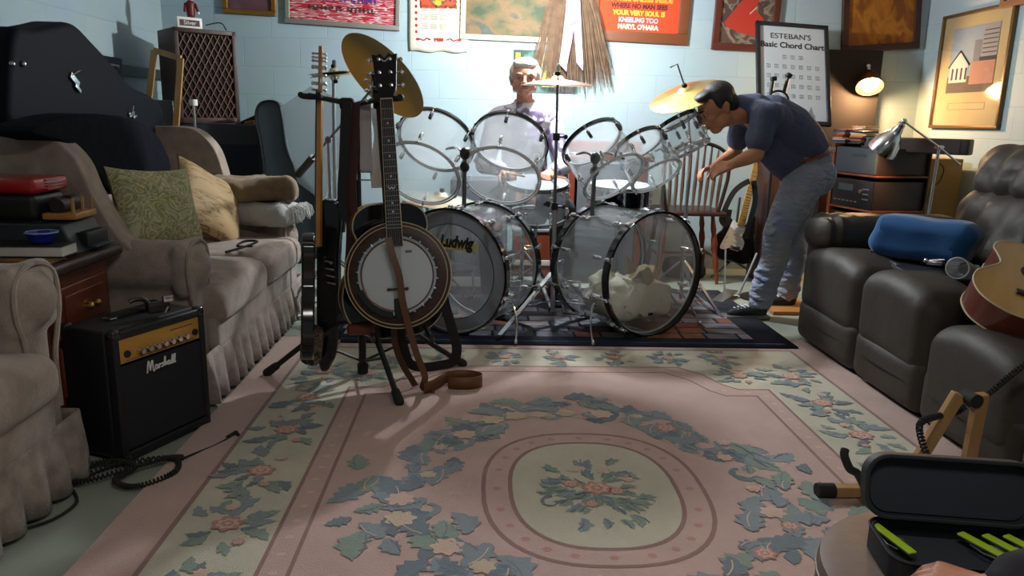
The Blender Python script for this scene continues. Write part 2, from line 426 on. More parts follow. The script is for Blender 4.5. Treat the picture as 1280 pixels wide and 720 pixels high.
# outer wreath of blue acanthus leaves and roses
for i in range(190):
    a = 2*pi*i/190+rr.uniform(-.03,.03); kq = rr.uniform(-.13,.10); sx, sy = .60+kq, .68+kq
    q = abs(sin(2*a)); rad = 1+.12*cos(4*a)
    x, y = MC.x+sx*rad*cos(a), MC.y+sy*rad*sin(a)
    kk = rr.choice(['blue','blue','blued','green'])
    L = rr.uniform(.07,.15)
    an = a+rr.choice([1.2,-1.2,1.7,-1.7,0.3])
    leaf(x, y, L, L*.62, an, kk, 4, rr.uniform(-.4,.4)); 
    if rr.random() < .7: vein(x, y, L, an, 'roselt' if rr.random() < .3 else 'blued')
for i in range(16):
    a = 2*pi*(i+.5)/16; x, y = MC.x+.53*cos(a), MC.y+.62*sin(a)
    scroll(x, y, rr.uniform(.06,.085), a+rr.uniform(-1,1), a+rr.choice([4.5,-4.5]), .02, rr.choice(['blue','blued']))
for i in range(26):
    a = 2*pi*(i+.25)/26; x, y = MC.x+.57*cos(a), MC.y+.66*sin(a)
    bloom(x+rr.uniform(-.06,.06), y+rr.uniform(-.06,.06), rr.uniform(.022,.045), rr.choice(['rose','roselt','gold']), 'roselt')
# border sprays
def spray(x, y, a0, s=1.0):
    for i in range(20):
        a = a0+rr.uniform(-pi,pi); r = rr.uniform(.02,.11)*s; L = rr.uniform(.06,.10)*s
        kk = rr.choice(['green','blue','blue','blued','green'])
        leaf(x+r*cos(a)*.8, y+r*sin(a)*1.25, L, L*.5, a+rr.uniform(-.6,.6), kk, 3)
    bloom(x, y, .045*s); bloom(x+rr.uniform(-.07,.07)*s, y+.1*s, .022*s, 'roselt'); bloom(x+rr.uniform(-.06,.06), y-.1*s, .018*s)
y = .95
while y < 3.6:
    spray(-.71, y+.03, pi/2, .95); spray(1.44, y, pi/2, .95); y += .335
for i in range(7):
    x = -.42+i*.27; spray(x, 3.56, 0, .72); spray(x, .88, 0, .72)
for sx, sy in ((-.50,3.3),(1.2,3.3),(-.50,1.14),(1.2,1.14)): spray(sx, sy, 0, .8)
o = build('floral_rug', rug, rmat, angle=180)
tag(o, 'large pink and cream floral wool rug with central medallion on the green floor', 'rug')

# ------------------------------------------------------------ patchwork rug under the drums
pr = MB(); pk = [C(26,36,58), C(120,66,48), C(104,92,92), C(84,84,96), C(132,84,60), C(66,50,50), C(120,120,128), C(44,56,80)]
pm = [mat('patch_%s' % w, k, .9, bump=(200,.6,.002), var=(9,tuple(list(V(k[:3])*.7)+[1]))) for w, k in zip(['navy','rust','taupe','slate','clay','plum','ash','blue'], pk)]
A0, A1 = V((-.92,3.78)), V((1.66,3.74)); D = V((-.01,1.36))
def prp(u, v, z): q = A0.lerp(A1,u)+D*v; return (q.x,q.y,z)
pr.add([prp(0,0,.013),prp(1,0,.013),prp(1,1,.013),prp(0,1,.013),prp(0,0,.021),prp(1,0,.021),prp(1,1,.021),prp(0,1,.021)], [(0,3,2,1),(4,5,6,7),(0,1,5,4),(1,2,6,5),(2,3,7,6),(3,0,4,7)], 0)
rq = random.Random(5); nr = 10
for j in range(nr):
    u = .07+rq.uniform(-.01,.01)
    while u < .93:
        w = rq.uniform(.05,.1); u2 = min(.93,u+w); v0 = .10+.80*j/nr; v1 = .10+.80*(j+1)/nr
        kk = rq.choice([1,2,3,4,5,6,2,1,6]) if u > .55 else rq.choice([2,3,5,6,7,1,6])
        if u2-u > .01: pr.poly([prp(u+.003,v0+.004,.0216),prp(u2-.003,v0+.004,.0216),prp(u2-.003,v1-.004,.0216),prp(u+.003,v1-.004,.0216)], kk)
        u = u2
for e in (.04,.96):
    pr.poly([prp(.02,e-.006,.0217),prp(.98,e-.006,.0217),prp(.98,e+.006,.0217),prp(.02,e+.006,.0217)], 7)
o = build('patchwork_rug', pr, pm, angle=180)
tag(o, 'navy bordered patchwork rug in rust and grey under the drum kit', 'rug')
# ============================================================ LEFT: WING-BACK SOFA AND CHAIR
SF = mat('beige_chenille', C(182,165,152), .92, bump=(150,.8,.004), var=(16,C(148,133,122),(1,1,1),.25), sheen=.3)
SK = mat('beige_chenille_skirt', C(178,162,149), .92, bump=(150,.8,.004), var=(16,C(122,108,98),(1,1,1),.25), sheen=.3)
def wing_seat(root, y0, y1, xf, xb, nseat, seat_top=.47, arm_top=.655, back_top=1.05, armw=.24, far_arm=None):
    # upholstered base
    m = MB(); m.soft(((xf+xb)/2-.02,(y0+y1)/2,.25), (xf-xb-.06,y1-y0-.03,.22), .05, mid=6)
    build('frame', m, SF, root, world=True)
    # pleated skirt round front and ends: a wavy band standing off the base
    m = MB(); path = []
    def seg(a, b, nrm):
        a, b = V(a), V(b); n = max(2,int((b-a).length/.012))
        for i in range(n): path.append((a.lerp(b,i/n), V(nrm)))
    seg((xb+.1,y0,0),(xf-.02,y0,0),(0,-1,0)); seg((xf,y0+.01,0),(xf,y1-.01,0),(1,0,0)); seg((xf-.02,y1,0),(xb+.1,y1,0),(0,1,0))
    acc = 0; prev = path[0][0]; rows = [(.015,1.0),(.07,.85),(.13,.55),(.19,.12),(.215,.0)]; vs = []; fs = []
    for p, n in path:
        acc += (p-prev).length; prev = p
        ph = acc/.115*2*pi; w = .5+.5*cos(ph); w = w**.45
        for z, k in rows: 
            q = p+n*(-.012+.030*w*k+.012*k+.004*sin(ph*.31)*k); vs.append((q.x,q.y,z+.006*(1-w)*(k)))
    R_ = len(rows)
    for i in range(len(path)-1):
        for j in range(R_-1): a = i*R_+j; fs.append((a,a+R_,a+R_+1,a+1))
    m.add(vs, fs); build('skirt', m, SK, root, world=True, solid=.008, angle=80)
    # seat cushions with a T front
    yy0, yy1 = y0+armw-.02, y1-armw+.02; w = (yy1-yy0)/nseat
    for i in range(nseat):
        c = yy0+w*(i+.5); ex0 = .10 if i == 0 else 0; ex1 = .10 if i == nseat-1 else 0
        m = MB()
        def bow(p, W=w): return (p.x, p.y, p.z+.022*(1-(p.y/(W/2))**2)*(1 if p.z > 0 else 0)+nz((p.x,p.y,c),5,.008).z)
        m.soft(((xf+xb)/2+.10,c,seat_top-.085), (xf-xb-.22,w-.008,.17), .055, mid=8, fn=bow)
        m.soft((xf-.07,c+(ex1-ex0)/2,seat_top-.09), (.2,w-.008+ex0+ex1-.03,.165), .06, mid=6, fn=bow)
        o = build('seat_cushion', m, SF, root, world=True, remesh=.012, smooth=4)
    # drop front below the cushions
    m = MB(); m.soft((xf-.035,(y0+y1)/2,.285), (.06,y1-y0-2*armw*.6,.2), .03, mid=6); build('front_rail', m, SF, root, world=True)
    # backrest
    m = MB()
    def bk(p): return (p.x-.10*(p.z+.3)+nz((p.x,p.y*2,p.z*2),2,.012).x, p.y, p.z+.02*cos(p.y*pi/(y1-y0)))
    for i in range(nseat):
        c = yy0+w*(i+.5)
        m.soft((xb+.16,c,(seat_top+back_top)/2+.0), (.19,w+.004,back_top-seat_top+.02), .07, mid=8, fn=bk)
    m.soft((xb+.08,(y0+y1)/2,.62), (.14,y1-y0-.1,.80), .06, mid=6)
    build('backrest', m, SF, root, world=True)
    # arms: thick side with a rolled top whose scroll ends in a round front; wings rise from them
    near_top = arm_top
    for sg, yc in ((-1,y0+armw/2),(1,y1-armw/2)):
        arm_top = near_top if sg < 0 or not far_arm else far_arm
        m = MB()
        m.soft(((xf+xb)/2-.01,yc-sg*.01,.36), (xf-xb-.10,armw-.07,.40), .05, mid=6)
        yo = yc+sg*.015
        m.cap((xb+.15,yo,arm_top-.095), (xf-.11,yo,arm_top-.10), .105, .105, n=24, k=6)
        m.soft((xf-.085,yo,arm_top-.10), (.075,armw-.01,.22), .035, mid=4)
        m.soft((xf-.10,yc,.34), (.09,armw-.08,.46), .04, mid=6)
        build('arm', m, SF, root, world=True, remesh=.011, smooth=5)
        m = MB(); pr_ = [(yc+sg*.075,.24),(yc+sg*.075,arm_top-.30),(yo+sg*.085,arm_top-.22),(yo+sg*.112,arm_top-.13),(yo+sg*.095,arm_top-.03),(yo,arm_top+.008),(yo-sg*.095,arm_top-.03),(yo-sg*.112,arm_top-.13),(yo-sg*.085,arm_top-.22),(yc-sg*.075,arm_top-.30)]
        m.tube(cr([(xf-.052,a,b) for a,b in pr_],4), .008, 6); build('piping', m, SF, root, world=True)
        # wing
        m = MB(); pf = [(xb+.02,arm_top-.1),(xb-.02,back_top-.05),(xb+.04,back_top-.005),(xb+.18,back_top+.02),(xb+.38,back_top+.025),(xb+.48,back_top-.0),(xb+.56,back_top-.08),(xb+.60,back_top-.19),(xb+.64,arm_top+.12),(xb+.69,arm_top+.03),(xb+.74,arm_top-.03),(xb+.72,arm_top-.1)]
        pf = [(p.x,p.y) for p in cr([(a,b,0) for a,b in pf],4)]
        Mx = Matrix(((1,0,0,0),(0,0,-1,0),(0,1,0,0),(0,0,0,1)))
        m.prism(pf, -.06, .06, M=Matrix.Translation((0,yc+sg*.03,0)) @ Mx)
        build('wing', m, SF, root, world=True, bevel=.035)
sofa = thing('wingback_sofa', 'long beige chenille wing-back sofa with pleated skirt against the left wall', 'sofa', (-1.55,3.72,0))
wing_seat(sofa, 2.90, 4.56, -1.07, -2.08, 2, far_arm=.56)
chair = thing('wingback_armchair', 'matching beige wing-back armchair cut off by the left edge, before the side table', 'armchair', (-1.75,1.9,0))
wing_seat(chair, 1.42, 2.36, -1.27, -2.25, 1, arm_top=.70)

# ------------------------------------------------------------ side table with drawers
t = thing('side_table', 'dark reddish wooden side table with drawers between armchair and sofa', 'side table', (-1.74,2.63,0))
TZ = .665
m = MB(); m.box((-1.68,2.64,.335), (.56,.42,.60), b=.008); m.box((-1.68,2.64,.035), (.58,.44,.07), b=.012)
build('cabinet_body', m, M['redwood'], t, world=True)
m = MB(); m.box((-1.66,2.64,TZ-.02), (.62,.49,.04), b=.014); build('table_top', m, M['darkwood'], t, world=True)
for z0, z1 in ((.40,.575),(.20,.375)):
    m = MB(); m.box((-1.397,2.64,(z0+z1)/2), (.022,.34,z1-z0), b=.008); m.box((-1.384,2.64,(z0+z1)/2), (.014,.26,z1-z0-.06), b=.005)
    d = build('drawer', m, M['redwood'], t, world=True)
    each('knob', [MB().lathe([(.004,0),(.004,.012),(.012,.018),(.012,.026),(.004,.032)], MT((-1.377,2.64+dy*1.6,(z0+z1)/2), RY(90)), 12) for dy in (-.012,.02)], M['brass'], d, world=True)

# things on the side table
def at_tab(px, py, z=TZ): return AZ(px, py, z)
g = mat('dark_grey_device', C(52,60,66), .5)
r = thing('desktop_printer', 'dark grey desktop device with open front slot on the side table', 'printer', (-1.555,2.745,TZ), RZ(0))
m = MB(); m.add([(x,y,z) for x,y,z in ((-.36,-.115,0),(.165,-.115,0),(.165,.115,0),(-.36,.115,0),(-.36,-.115,.105),(.12,-.115,.105),(.12,.115,.105),(-.36,.115,.105))], [(0,3,2,1),(4,5,6,7),(0,1,5,4),(1,2,6,5),(2,3,7,6),(3,0,4,7)])
build('housing', m, g, r, bevel=.006)
m = MB(); m.box((.152,.02,.045), (.045,.15,.045), b=.003); build('paper_slot', m, M['black'], r)
m = MB(); m.box((.175,.02,.018), (.05,.13,.008), b=.002); build('output_tray', m, g, r)
m = MB(); m.box((-.05,0,.109), (.2,.2,.008), b=.002); build('lid', m, M['black'], r)
# red-rimmed black tote
c0 = V((-1.665,2.77,TZ+.1135))
r = thing('tool_case', 'black case with glossy red rim standing on the dark grey device', 'case', c0)
m = MB(); m.soft((0,-.04,.045), (.30,.20,.09), .02, mid=3); build('case_body', m, M['black'], r)
m = MB(); m.soft((0,-.04,.118), (.32,.22,.052), .016, mid=3)
for k in range(4): m.box((.163,-.03,.104+.010*k), (.010,.10,.005), b=.001)
build('red_rim', m, mat('red_plastic', C(170,18,20), .3, coat=.4), r)
# little wooden rack with dark box
q = V((-1.44,2.735,0))
r = thing('wooden_caddy', 'small wooden rack holding dark rolls on top of the grey device', 'rack', (q.x-.02,q.y+.01,TZ+.113), RZ(4))
m = MB(); m.box((0,0,.014), (.11,.17,.022), b=.003); build('tray', m, M['maple'], r)
each('post', [MB().box((.045,dy,.05), (.008,.009,.055), b=.001) for dy in (-.075,-.0,.07)], M['pine'], r)
m = MB(); m.cyl((-.01,-.07,.048),(-.01,-.005,.048),.025,n=20); m.cyl((-.01,.005,.05),(-.01,.065,.05),.028,n=20)
build('roll', m, M['rosewood'], r)
# blue glass dish on thick white book, green book and blue booklet
book_c = AZ(62,325,TZ+.02)
def book(name, label, c, w, d, h, rz, cov, pg=True):
    r = thing(name, label, 'book', c, RZ(rz))
    m = MB(); m.box((0,0,.002), (w,d,.004), b=.001); m.box((0,0,h-.002), (w,d,.004), b=.001); m.box((-w/2+.002,0,h/2), (.004,d,h), b=.001); build('cover', m, cov, r)
    m = MB(); m.box((.0,0,h/2), (w-.008,d-.012,h-.008)); build('pages', m, M['paper'], r)
    return r
bk1 = V((-1.50,2.545,TZ)); 
book('hardback_book', 'green and orange hardback book at the front edge of the side table', (bk1.x-.01,bk1.y-.045,TZ), .25,.12,.012, -4, mat('green_cover', C(36,70,40), .5, var=(9,C(150,92,30),(1,1,1),.08)))
book('thick_book', 'thick black book with white page edge under the blue dish', (bk1.x-.01,bk1.y+.005,TZ+.0125), .28,.11,.040, 2, M['black'])
r = thing('glass_dish', 'small cobalt blue glass dish with pale rim on the thick book', 'dish', (bk1.x+.045,bk1.y+.005,TZ+.0535))
m = MB(); m.lathe([(.028,0),(.036,.006),(.046,.028),(.052,.036),(.049,.037),(.042,.026),(.03,.008),(.001,.006)], n=8, cap=True)
build('bowl', m, mat('cobalt_glass', C(20,40,150), .1, coat=.8), r, angle=20)
m = MB(); m.tube([(.051*cos(i*pi/4),.051*sin(i*pi/4),.0365) for i in range(8)], .0025, 6, closed=True); build('rim', m, mat('pale_glass', C(150,170,215), .15), r)
o = build('blue_booklet', MB().box((-1.76,2.47,TZ+.004), (.12,.08,.008), b=.002), mat('blue_cover', C(22,32,90), .5)); tag(o, 'thin dark blue booklet at the left end of the side table', 'booklet')

# ------------------------------------------------------------ practice amplifier
R_ = RZ(66)
amp = thing('guitar_amplifier', 'black Marshall practice amplifier with gold control panel before the side table', 'amplifier', (-1.205,2.608,0), R_)
W, Dp, H = .394, .245, .455
m = MB(); m.box((0,.02,H/2+.008), (W,Dp-.04,H-.016), b=.012, seg=3)
m.box((0,-Dp/2+.02,H-.014), (W,.04,.028), b=.006); m.box((0,-Dp/2+.02,.024), (W,.04,.03), b=.006)
for s in (-1,1): m.box((s*(W/2-.012),-Dp/2+.02,H/2), (.024,.04,H-.02), b=.006)
build('cabinet', m, M['tolex'], amp)
m = MB(); m.box((0,-Dp/2+.012,.19), (W-.046,.012,.29), b=.002); build('grille_cloth', m, mat('black_grille', (.018,.018,.022,1), .9, bump=(700,.8,.001)), amp)
m = MB(); m.box((0,-Dp/2+.012,.386), (W-.05,.012,.082), b=.002); pan = build('control_panel', m, mat('gold_panel', C(206,152,66), .5, .1), amp)
each('control_knob', [MB().lathe([(.012,0),(.0125,.008),(.010,.018),(.009,.022)], MT((-.095+.032*i,-Dp/2+.006,.372), RX(90)), 16) for i in range(7)], M['chrome'], pan)
each('socket', [MB().lathe([(.012,0),(.012,.006),(.005,.006)], MT((x,-Dp/2+.006,.374), RX(90)), 12) for x in (-.145,.15)], M['black'], pan)
m = MB(); m.box((.09,-Dp/2+.0055,.408), (.10,.002,.002)); m.box((0,-Dp/2+.0055,.352), (.30,.002,.0015))
build('printed_lines', m, M['black'], pan)
# script logo drawn as joined strokes
MF = MT((-.015,-Dp/2-.001,.305), RX(90))
def stroke(mb, pts, r=.0026): mb.tube([MF @ V((x*.0068,y*.0068,.003)) for x, y in [(p.x,p.y) for p in cr([(a,b,0) for a,b in pts],4)]], r, 6)
m = MB()
for st in ([(-9.5,-2.4),(-8.6,2.8),(-8.0,3.0),(-7.6,-1.6)],[(-7.6,-1.6),(-6.4,2.6),(-5.8,2.8),(-5.6,-2.2),(-4.6,-1.6)],
           [(-2.8,.3),(-4.0,.2),(-4.2,-1.4),(-3.2,-1.6),(-2.7,.2),(-2.6,-1.6),(-1.9,-1.5)],[(-1.9,-1.5),(-1.6,.3),(-1.3,-.1),(-.5,.2)],
           [(.9,.2),(-.1,.1),(.5,-.8),(.2,-1.6),(-.7,-1.4)],[(1.2,-1.5),(1.9,2.6),(2.3,2.6),(1.9,-1.5),(2.4,-.1),(3.0,-.1),(3.1,-1.5)],
           [(5.0,.2),(4.0,.2),(3.7,-1.3),(4.6,-1.5),(5.1,.1),(5.1,-1.5),(5.7,-1.5)],[(5.9,-1.3),(6.8,2.4),(7.2,2.3),(6.5,-1.5),(7.2,-1.5)],[(7.4,-1.2),(8.3,2.4),(8.7,2.3),(8.0,-1.5),(8.8,-1.3)]):
    stroke(m, st)
build('script_logo', m, M['white'], amp, label='white Marshall script logo')
each('corner_cap', [MB().soft((x*(W/2-.016),y*(Dp/2-.016),z+.004), (.036,.036,.036), .012, seg=2, mid=1) for x in (-1,1) for y in (-1,1) for z in (.014,H-.014)], mat('corner_cap', (.02,.02,.02,1), .2, coat=.5), amp)
m = MB(); m.tube(cr([(-.07,.03,H),(-.06,.03,H+.012),(0,.03,H+.017),(.06,.03,H+.012),(.07,.03,H)],5), .009, 6, flat=(.028,.008), up=(0,0,1)); build('carry_handle', m, M['rubber'], amp)
each('handle_bracket', [MB().box((s*.075,.03,H+.006), (.03,.04,.006), b=.002) for s in (-1,1)], M['chrome'], amp)
q = AZ(198,392,H+.01)
r = thing('guitar_capo', 'black clamp-like guitar tuner lying on top of the amplifier', 'tuner clamp', (q.x,q.y,H+.012), RZ(40))
m = MB(); m.soft((0,0,.022), (.075,.04,.036), .008, mid=2); build('body', m, M['black'], r)
m = MB(); m.tube(cr([(-.03,0,.035),(-.045,0,.055),(-.075,0,.058),(-.09,.0,.052)],4), .008, 8); build('arm', m, M['black'], r)
m = MB(); m.box((.03,-.015,.05), (.035,.02,.022), b=.004); m.tube([(.01,-.02,.012),(.01,-.045,.010),(.02,-.045,.03)], .003, 6); build('clip', m, M['chrome'], r)

# ------------------------------------------------------------ coiled cable on the floor
m = MB(); pts = []
cc = V((-1.16,2.29,.012))
base = cr([(-1.42,2.06,.012),(-1.30,2.20,.012),(-1.20,2.35,.014),(-1.03,2.40,.016),(-.98,2.30,.016),(-1.06,2.20,.016),(-1.14,2.24,.018),(-1.12,2.33,.02),(-1.22,2.37,.02),(-1.30,2.30,.02),(-1.24,2.22,.022),(-1.13,2.30,.026),(-1.04,2.37,.03),(-.99,2.40,.02)],14)
n = len(base); hel = []
for i in range(n-1):
    a, b = base[i], base[i+1]; k = 6
    for j in range(k):
        t = (i+j/k); p = a.lerp(b,j/k); ph = t*2*pi*.85; d = (b-a).normalized(); sx = d.cross(V((0,0,1))); hel.append(p+sx*(.007*cos(ph))+V((0,0,.007*sin(ph)+.003)))
m.tube(hel, .0035, 5)
m.tube(cr([(-.99,2.40,.02),(-.96,2.47,.012),(-.93,2.52,.010),(-.90,2.58,.012),(-.895,2.60,.014)],6), .004, 8)
m.cyl((-.905,2.585,.012),(-.885,2.625,.016),.008); m.cyl((-.885,2.625,.016),(-.87,2.60,.016),.006)
o = build('coiled_cable', m, M['rubber']); tag(o, 'black coiled guitar cable looped on the green floor before the amplifier', 'cable')
m = MB(); m.tube(cr([(-1.30,1.95,.006),(-1.22,2.02,.006),(-1.2,2.12,.006),(-1.25,2.2,.006)],6), .005, 6)
o = build('short_lead', m, M['rubber']); tag(o, 'short black cord peeking out from under the armchair skirt', 'cord')

# ------------------------------------------------------------ black cases heaped on the sofa
BF = mat('black_nylon', (.005,.007,.012,1), .85, bump=(14,.4,.02), spec=.1)
BV = mat('black_vinyl_case', (.005,.007,.011,1), .7, bump=(200,.3,.001), spec=.12)
XA = -1.90
out = [(-6,44),(20,36),(46,31),(66,27),(80,33),(95,48),(118,72),(140,98),(155,110),(172,118),(187,131),(190,148),(190,166),(150,178),(60,185),(-8,180)]
def slab_px(pts, x, t, lean=0.0):
    P = [AX(a,b,x) for a,b in pts]; P = [(p.y,p.z) for p in P]
    if (P[1][0]-P[0][0]) < 0: pass
    Mx = Matrix(((0,0,1,0),(1,0,0,0),(0,1,0,0),(0,0,0,1)))
    return P, Mx
P, Mx = slab_px(out, XA, .16)
r = thing('guitar_case', 'large black hard guitar case leaning over the back of the beige sofa', 'guitar case', (XA,3.9,.6))
P2 = [(p.x,p.y) for p in cr([(a,b,0) for a,b in P],3,closed=True)]
m = MB(); m.prism(P2, -.10, .07, M=Matrix.Translation((XA,0,0)) @ Mx)
build('case_shell', m, BV, r, world=True, bevel=.03)
def latch(x, px, py, s=1.0, ang=20):
    q = AX(px, py, x); m = MB(); T = MT(q, RX(ang))
    m.box((0,0,0), (.012,.045*s,.018*s), M=T, b=.003); m.tube(cr([(.008,-.02*s,.0),(.02,-.012*s,.018*s),(.018,0,.03*s),(.01,.008*s,.03*s)],4), .0025, 6, M=T); m.box((.004,.02*s,-.012*s), (.008,.03*s,.01*s), M=T, b=.002)
    return m
build('latch', latch(XA+.075,93,100,1.7,-35), M['chrome'], r, world=True)
build('latch', latch(XA+.075,164,143,1.4,10), M['chrome'], r, world=True)
each('stud', [MB().ell(AX(px,80,XA+.075), .012, n=10, k=6) for px in (15,29)], M['steel'], r, world=True)
# second, rectangular case behind
q0, q1 = AX(118,68,-2.2), AX(150,108,-2.2)
r = thing('keyboard_case', 'black rectangular case with a silver trim strip standing behind the guitar case', 'case', (-2.25,(q0.y+q1.y)/2,.4))
m = MB(); m.box((-2.26,(q0.y+q1.y)/2-.2,.85), (.18,abs(q1.y-q0.y)+.4,q0.z*2-1.7), b=.012); m.box((-2.26,(q0.y+q1.y)/2-.2,.12), (.18,abs(q1.y-q0.y)+.4,.24), b=.01); build('case_body', m, BV, r, world=True)
m = MB(); a, b = AX(127,79,-2.165), AX(148,83,-2.165); m.tube([a,b], .008, 8); build('silver_trim', m, M['steel'], r, world=True)
# soft gig bag draped down over the back cushions
outb = [(28,166),(60,150),(110,142),(165,150),(188,168),(200,188),(206,206),(203,222),(188,234),(166,240),(140,243),(124,236),(116,222),(100,200),(70,178)]
P, _ = slab_px(outb, -1.60, .1)
P2 = [(p.x,p.y) for p in cr([(a,b,0) for a,b in P],4,closed=True)]
m = MB(); m.prism(P2, -.13, .03, M=Matrix.Translation((-1.60,0,0)) @ Mx)
o = build('gig_bag', m, BF, bevel=.045); tag(o, 'soft black gig bag slumped on the sofa beneath the guitar case', 'gig bag')

# ------------------------------------------------------------ pillows and blankets
def pillow(name, label, c, w, h, t, rot, mt, sc=.02, piping=None, cat='pillow', seed=0):
    def f(s):
        def g(u, v):
            a, b = u*2-1, v*2-1; e = (max(0,1-abs(a)**3.2)*max(0,1-abs(b)**3.2))**.5
            x = a*w/2*(1-.09*(1-b*b)*abs(a)); y = b*h/2*(1-.09*(1-a*a)*abs(b))
            q = nz((x*3+seed,y*3,s),2.2,sc*e)
            return (x+q.x*.3, y+q.y*.3, s*(t/2*e)+q.z*e+.0)
        return g
    m = MB(); T = MT(c, rot); m.surf(f(1), 26, 26, M=T); m.surf(lambda u,v: f(-1)(1-u,v), 26, 26, M=T)
    r = thing(name, label, cat, c, rot)
    build('cover', m, mt, r, world=True, angle=180)
    pts = []
    if piping:
        g = f(1)
        for k in range(26): pts.append(g(k/26,0))
        for k in range(26): pts.append(g(1,k/26))
        for k in range(26): pts.append(g(1-k/26,1))
        for k in range(26): pts.append(g(0,1-k/26))
        m = MB(); m.tube([V(p) for p in pts], .005, 6, closed=True); build('piping', m, piping, r)
    return r
def facing(n, roll=0, up=(0,0,1)):
    """rotation whose local z is n, local y near up, turned by roll"""
    n = V(n).normalized(); x = V(up).cross(n).normalized(); y = n.cross(x)
    return Matrix((x,y,n)).transposed() @ Matrix.Rotation(radians(roll),3,'Z')
green = ramp_mat('green_damask', [(0,C(120,120,88)),(.40,C(158,156,104)),(.48,C(214,210,166)),(.53,C(138,138,96)),(.62,C(196,194,160)),(1,C(216,216,204))], 13, dist=2.2, rough=.85)
gold = ramp_mat('gold_twig_print', [(0,C(176,146,100)),(.40,C(172,142,98)),(.44,C(110,84,54)),(.47,C(176,146,100)),(1,C(188,160,118))], 5, (1,5,2), .7, 3, 1.2)
c = AX(196,261,-1.36)
pillow('green_pillow', 'green and cream floral throw pillow with pale corner on the sofa', c, .37,.36,.15, facing((.80,-.52,.36),-4), green, seed=3)
c = AX(262,256,-1.44)
pillow('gold_pillow', 'gold patterned throw pillow with brown twig print behind the green one', c, .42,.42,.13, facing((.86,-.28,.42),-32), gold, piping=M['strap'], seed=9)
def crumple(name, label, c, size, mt, seed, amp=.035, rz=0, fringe=False, cat='blanket'):
    m = MB()
    def f(p):
        q = nz((p.x*1+seed,p.y,p.z),7,amp)+nz((p.x+seed,p.y,p.z),17,amp*.4)
        return (p.x+q.x*.6, p.y+q.y*.6, p.z+q.z*.8)
    m.soft((0,0,0), size, min(size)*.45, seg=5, mid=22, fn=f, M=MT(c, RZ(rz)))
    r = build(name, m, mt, angle=180); tag(r, label, cat); return r
tan = mat('tan_blanket', C(150,128,98), .85, bump=(40,.5,.004), var=(6,C(118,98,76)), sheen=.3)
wht = mat('pale_blanket', C(176,176,172), .9, bump=(90,.8,.005), sheen=.3)
c = AY(334,266,4.36)
wb = crumple('fringed_blanket', 'pale grey folded blanket with white fringe on the far sofa cushion', c, (.36,.34,.13), wht, 4.3, .03, -12)
m = MB(); rr2 = random.Random(8)
for i in range(60):
    p = V((c.x+.17+rr2.uniform(-.01,.02), c.y-.15+.30*i/60, c.z+.05)); q = p+V((.025+rr2.uniform(0,.02),rr2.uniform(-.02,.02),-.05-rr2.uniform(0,.04)))
    m.tube([p,(p+q)/2+V((.012,0,.01)),q], .0028, 4)
build('fringe', m, wht, wb, world=True)
c = AY(318,236,4.40)
crumple('tan_blanket', 'rumpled tan blanket heaped on the pale blanket at the sofa end', (c.x,c.y,c.z), (.46,.36,.13), tan, 1.7, .045, 10)
q = AX(290,290,-1.2)
m = MB(); m.tube(cr([(-1.22,3.62,.505),(-1.15,3.70,.52),(-1.12,3.80,.53),(-1.2,3.86,.52),(-1.22,3.80,.505),(-1.14,3.78,.508)],5), .006, 6)
o = build('strap_end', m, M['rubber']); tag(o, 'black cord end lying on the sofa seat beside the pillows', 'cord')

# ------------------------------------------------------------ corner behind the sofa
# speaker with diamond lattice front on a dark cabinet
spc = V((-1.93,5.42,0)); Rs = RZ(38)
r = thing('speaker_box', 'tall brown loudspeaker with diamond lattice grille on a navy cabinet', 'speaker', (spc.x,spc.y,1.085), Rs)
w, h, d = .40, .60, .34
m = MB(); m.box((0,.01,h/2), (w,d-.02,h), b=.006)
m.box((0,-d/2+.005,h-.014), (w,.03,.028), b=.003); m.box((0,-d/2+.005,.018), (w,.03,.036), b=.003)
for s in (-1,1): m.box((s*(w/2-.014),-d/2+.005,h/2), (.028,.03,h), b=.003)
build('cabinet', m, mat('brown_cabinet', C(62,36,28), .5, var=(6,C(46,26,20),(1,1,.2))), r)
m = MB(); m.box((0,-d/2+.012,h/2), (w-.05,.01,h-.06)); build('grille_cloth', m, mat('dark_cloth', C(22,14,13), .95), r)
m = MB(); gx, gy = w-.056, h-.066; st = .044; z0 = h/2-gy/2; k = 1.9
import itertools
for sgn in (-1,1):
    x = -gx*2
    off = -gx/2-gy/k
    while off < gx/2+gy/k:
        # line x = off + sgn*(z)/k clipped to grille
        pts = []
        for zz in (0,gy): pts.append((off+(zz if sgn > 0 else -zz)/k, zz))
        (xa,za),(xb,zb) = pts
        ts = [0,1]
        dx = xb-xa
        t0, t1 = 0.0, 1.0
        for lim, s_ in ((-gx/2,1),(gx/2,-1)):
            # keep s_*(x-lim) >= 0
            fa, fb = s_*(xa-lim), s_*(xb-lim)
            if fa < 0 and fb < 0: t0 = 2
            elif fa < 0: t0 = max(t0, fa/(fa-fb))
            elif fb < 0: t1 = min(t1, fa/(fa-fb))
        if t0 < t1:
            a = V((xa+dx*t0, -d/2-.001, z0+gy*t0)); b = V((xa+dx*t1, -d/2-.001, z0+gy*t1))
            m.tube([a,b], .0036, 5)
        off += st
build('lattice', m, mat('lattice_wood', C(112,80,66), .5), r)
r = thing('navy_cabinet', 'dark navy amplifier cabinet under the lattice speaker', 'cabinet', (spc.x+.10,spc.y+.02,0), RZ(20))
m = MB(); m.box((0,0,.54), (.56,.40,1.08), b=.01); build('cabinet', m, mat('navy_tolex', C(18,26,38), .6, bump=(300,.4,.001)), r)
m = MB(); m.box((.0,-.203,.5), (.48,.006,.9)); build('grille_cloth', m, mat('navy_cloth', C(24,34,48), .9), r)
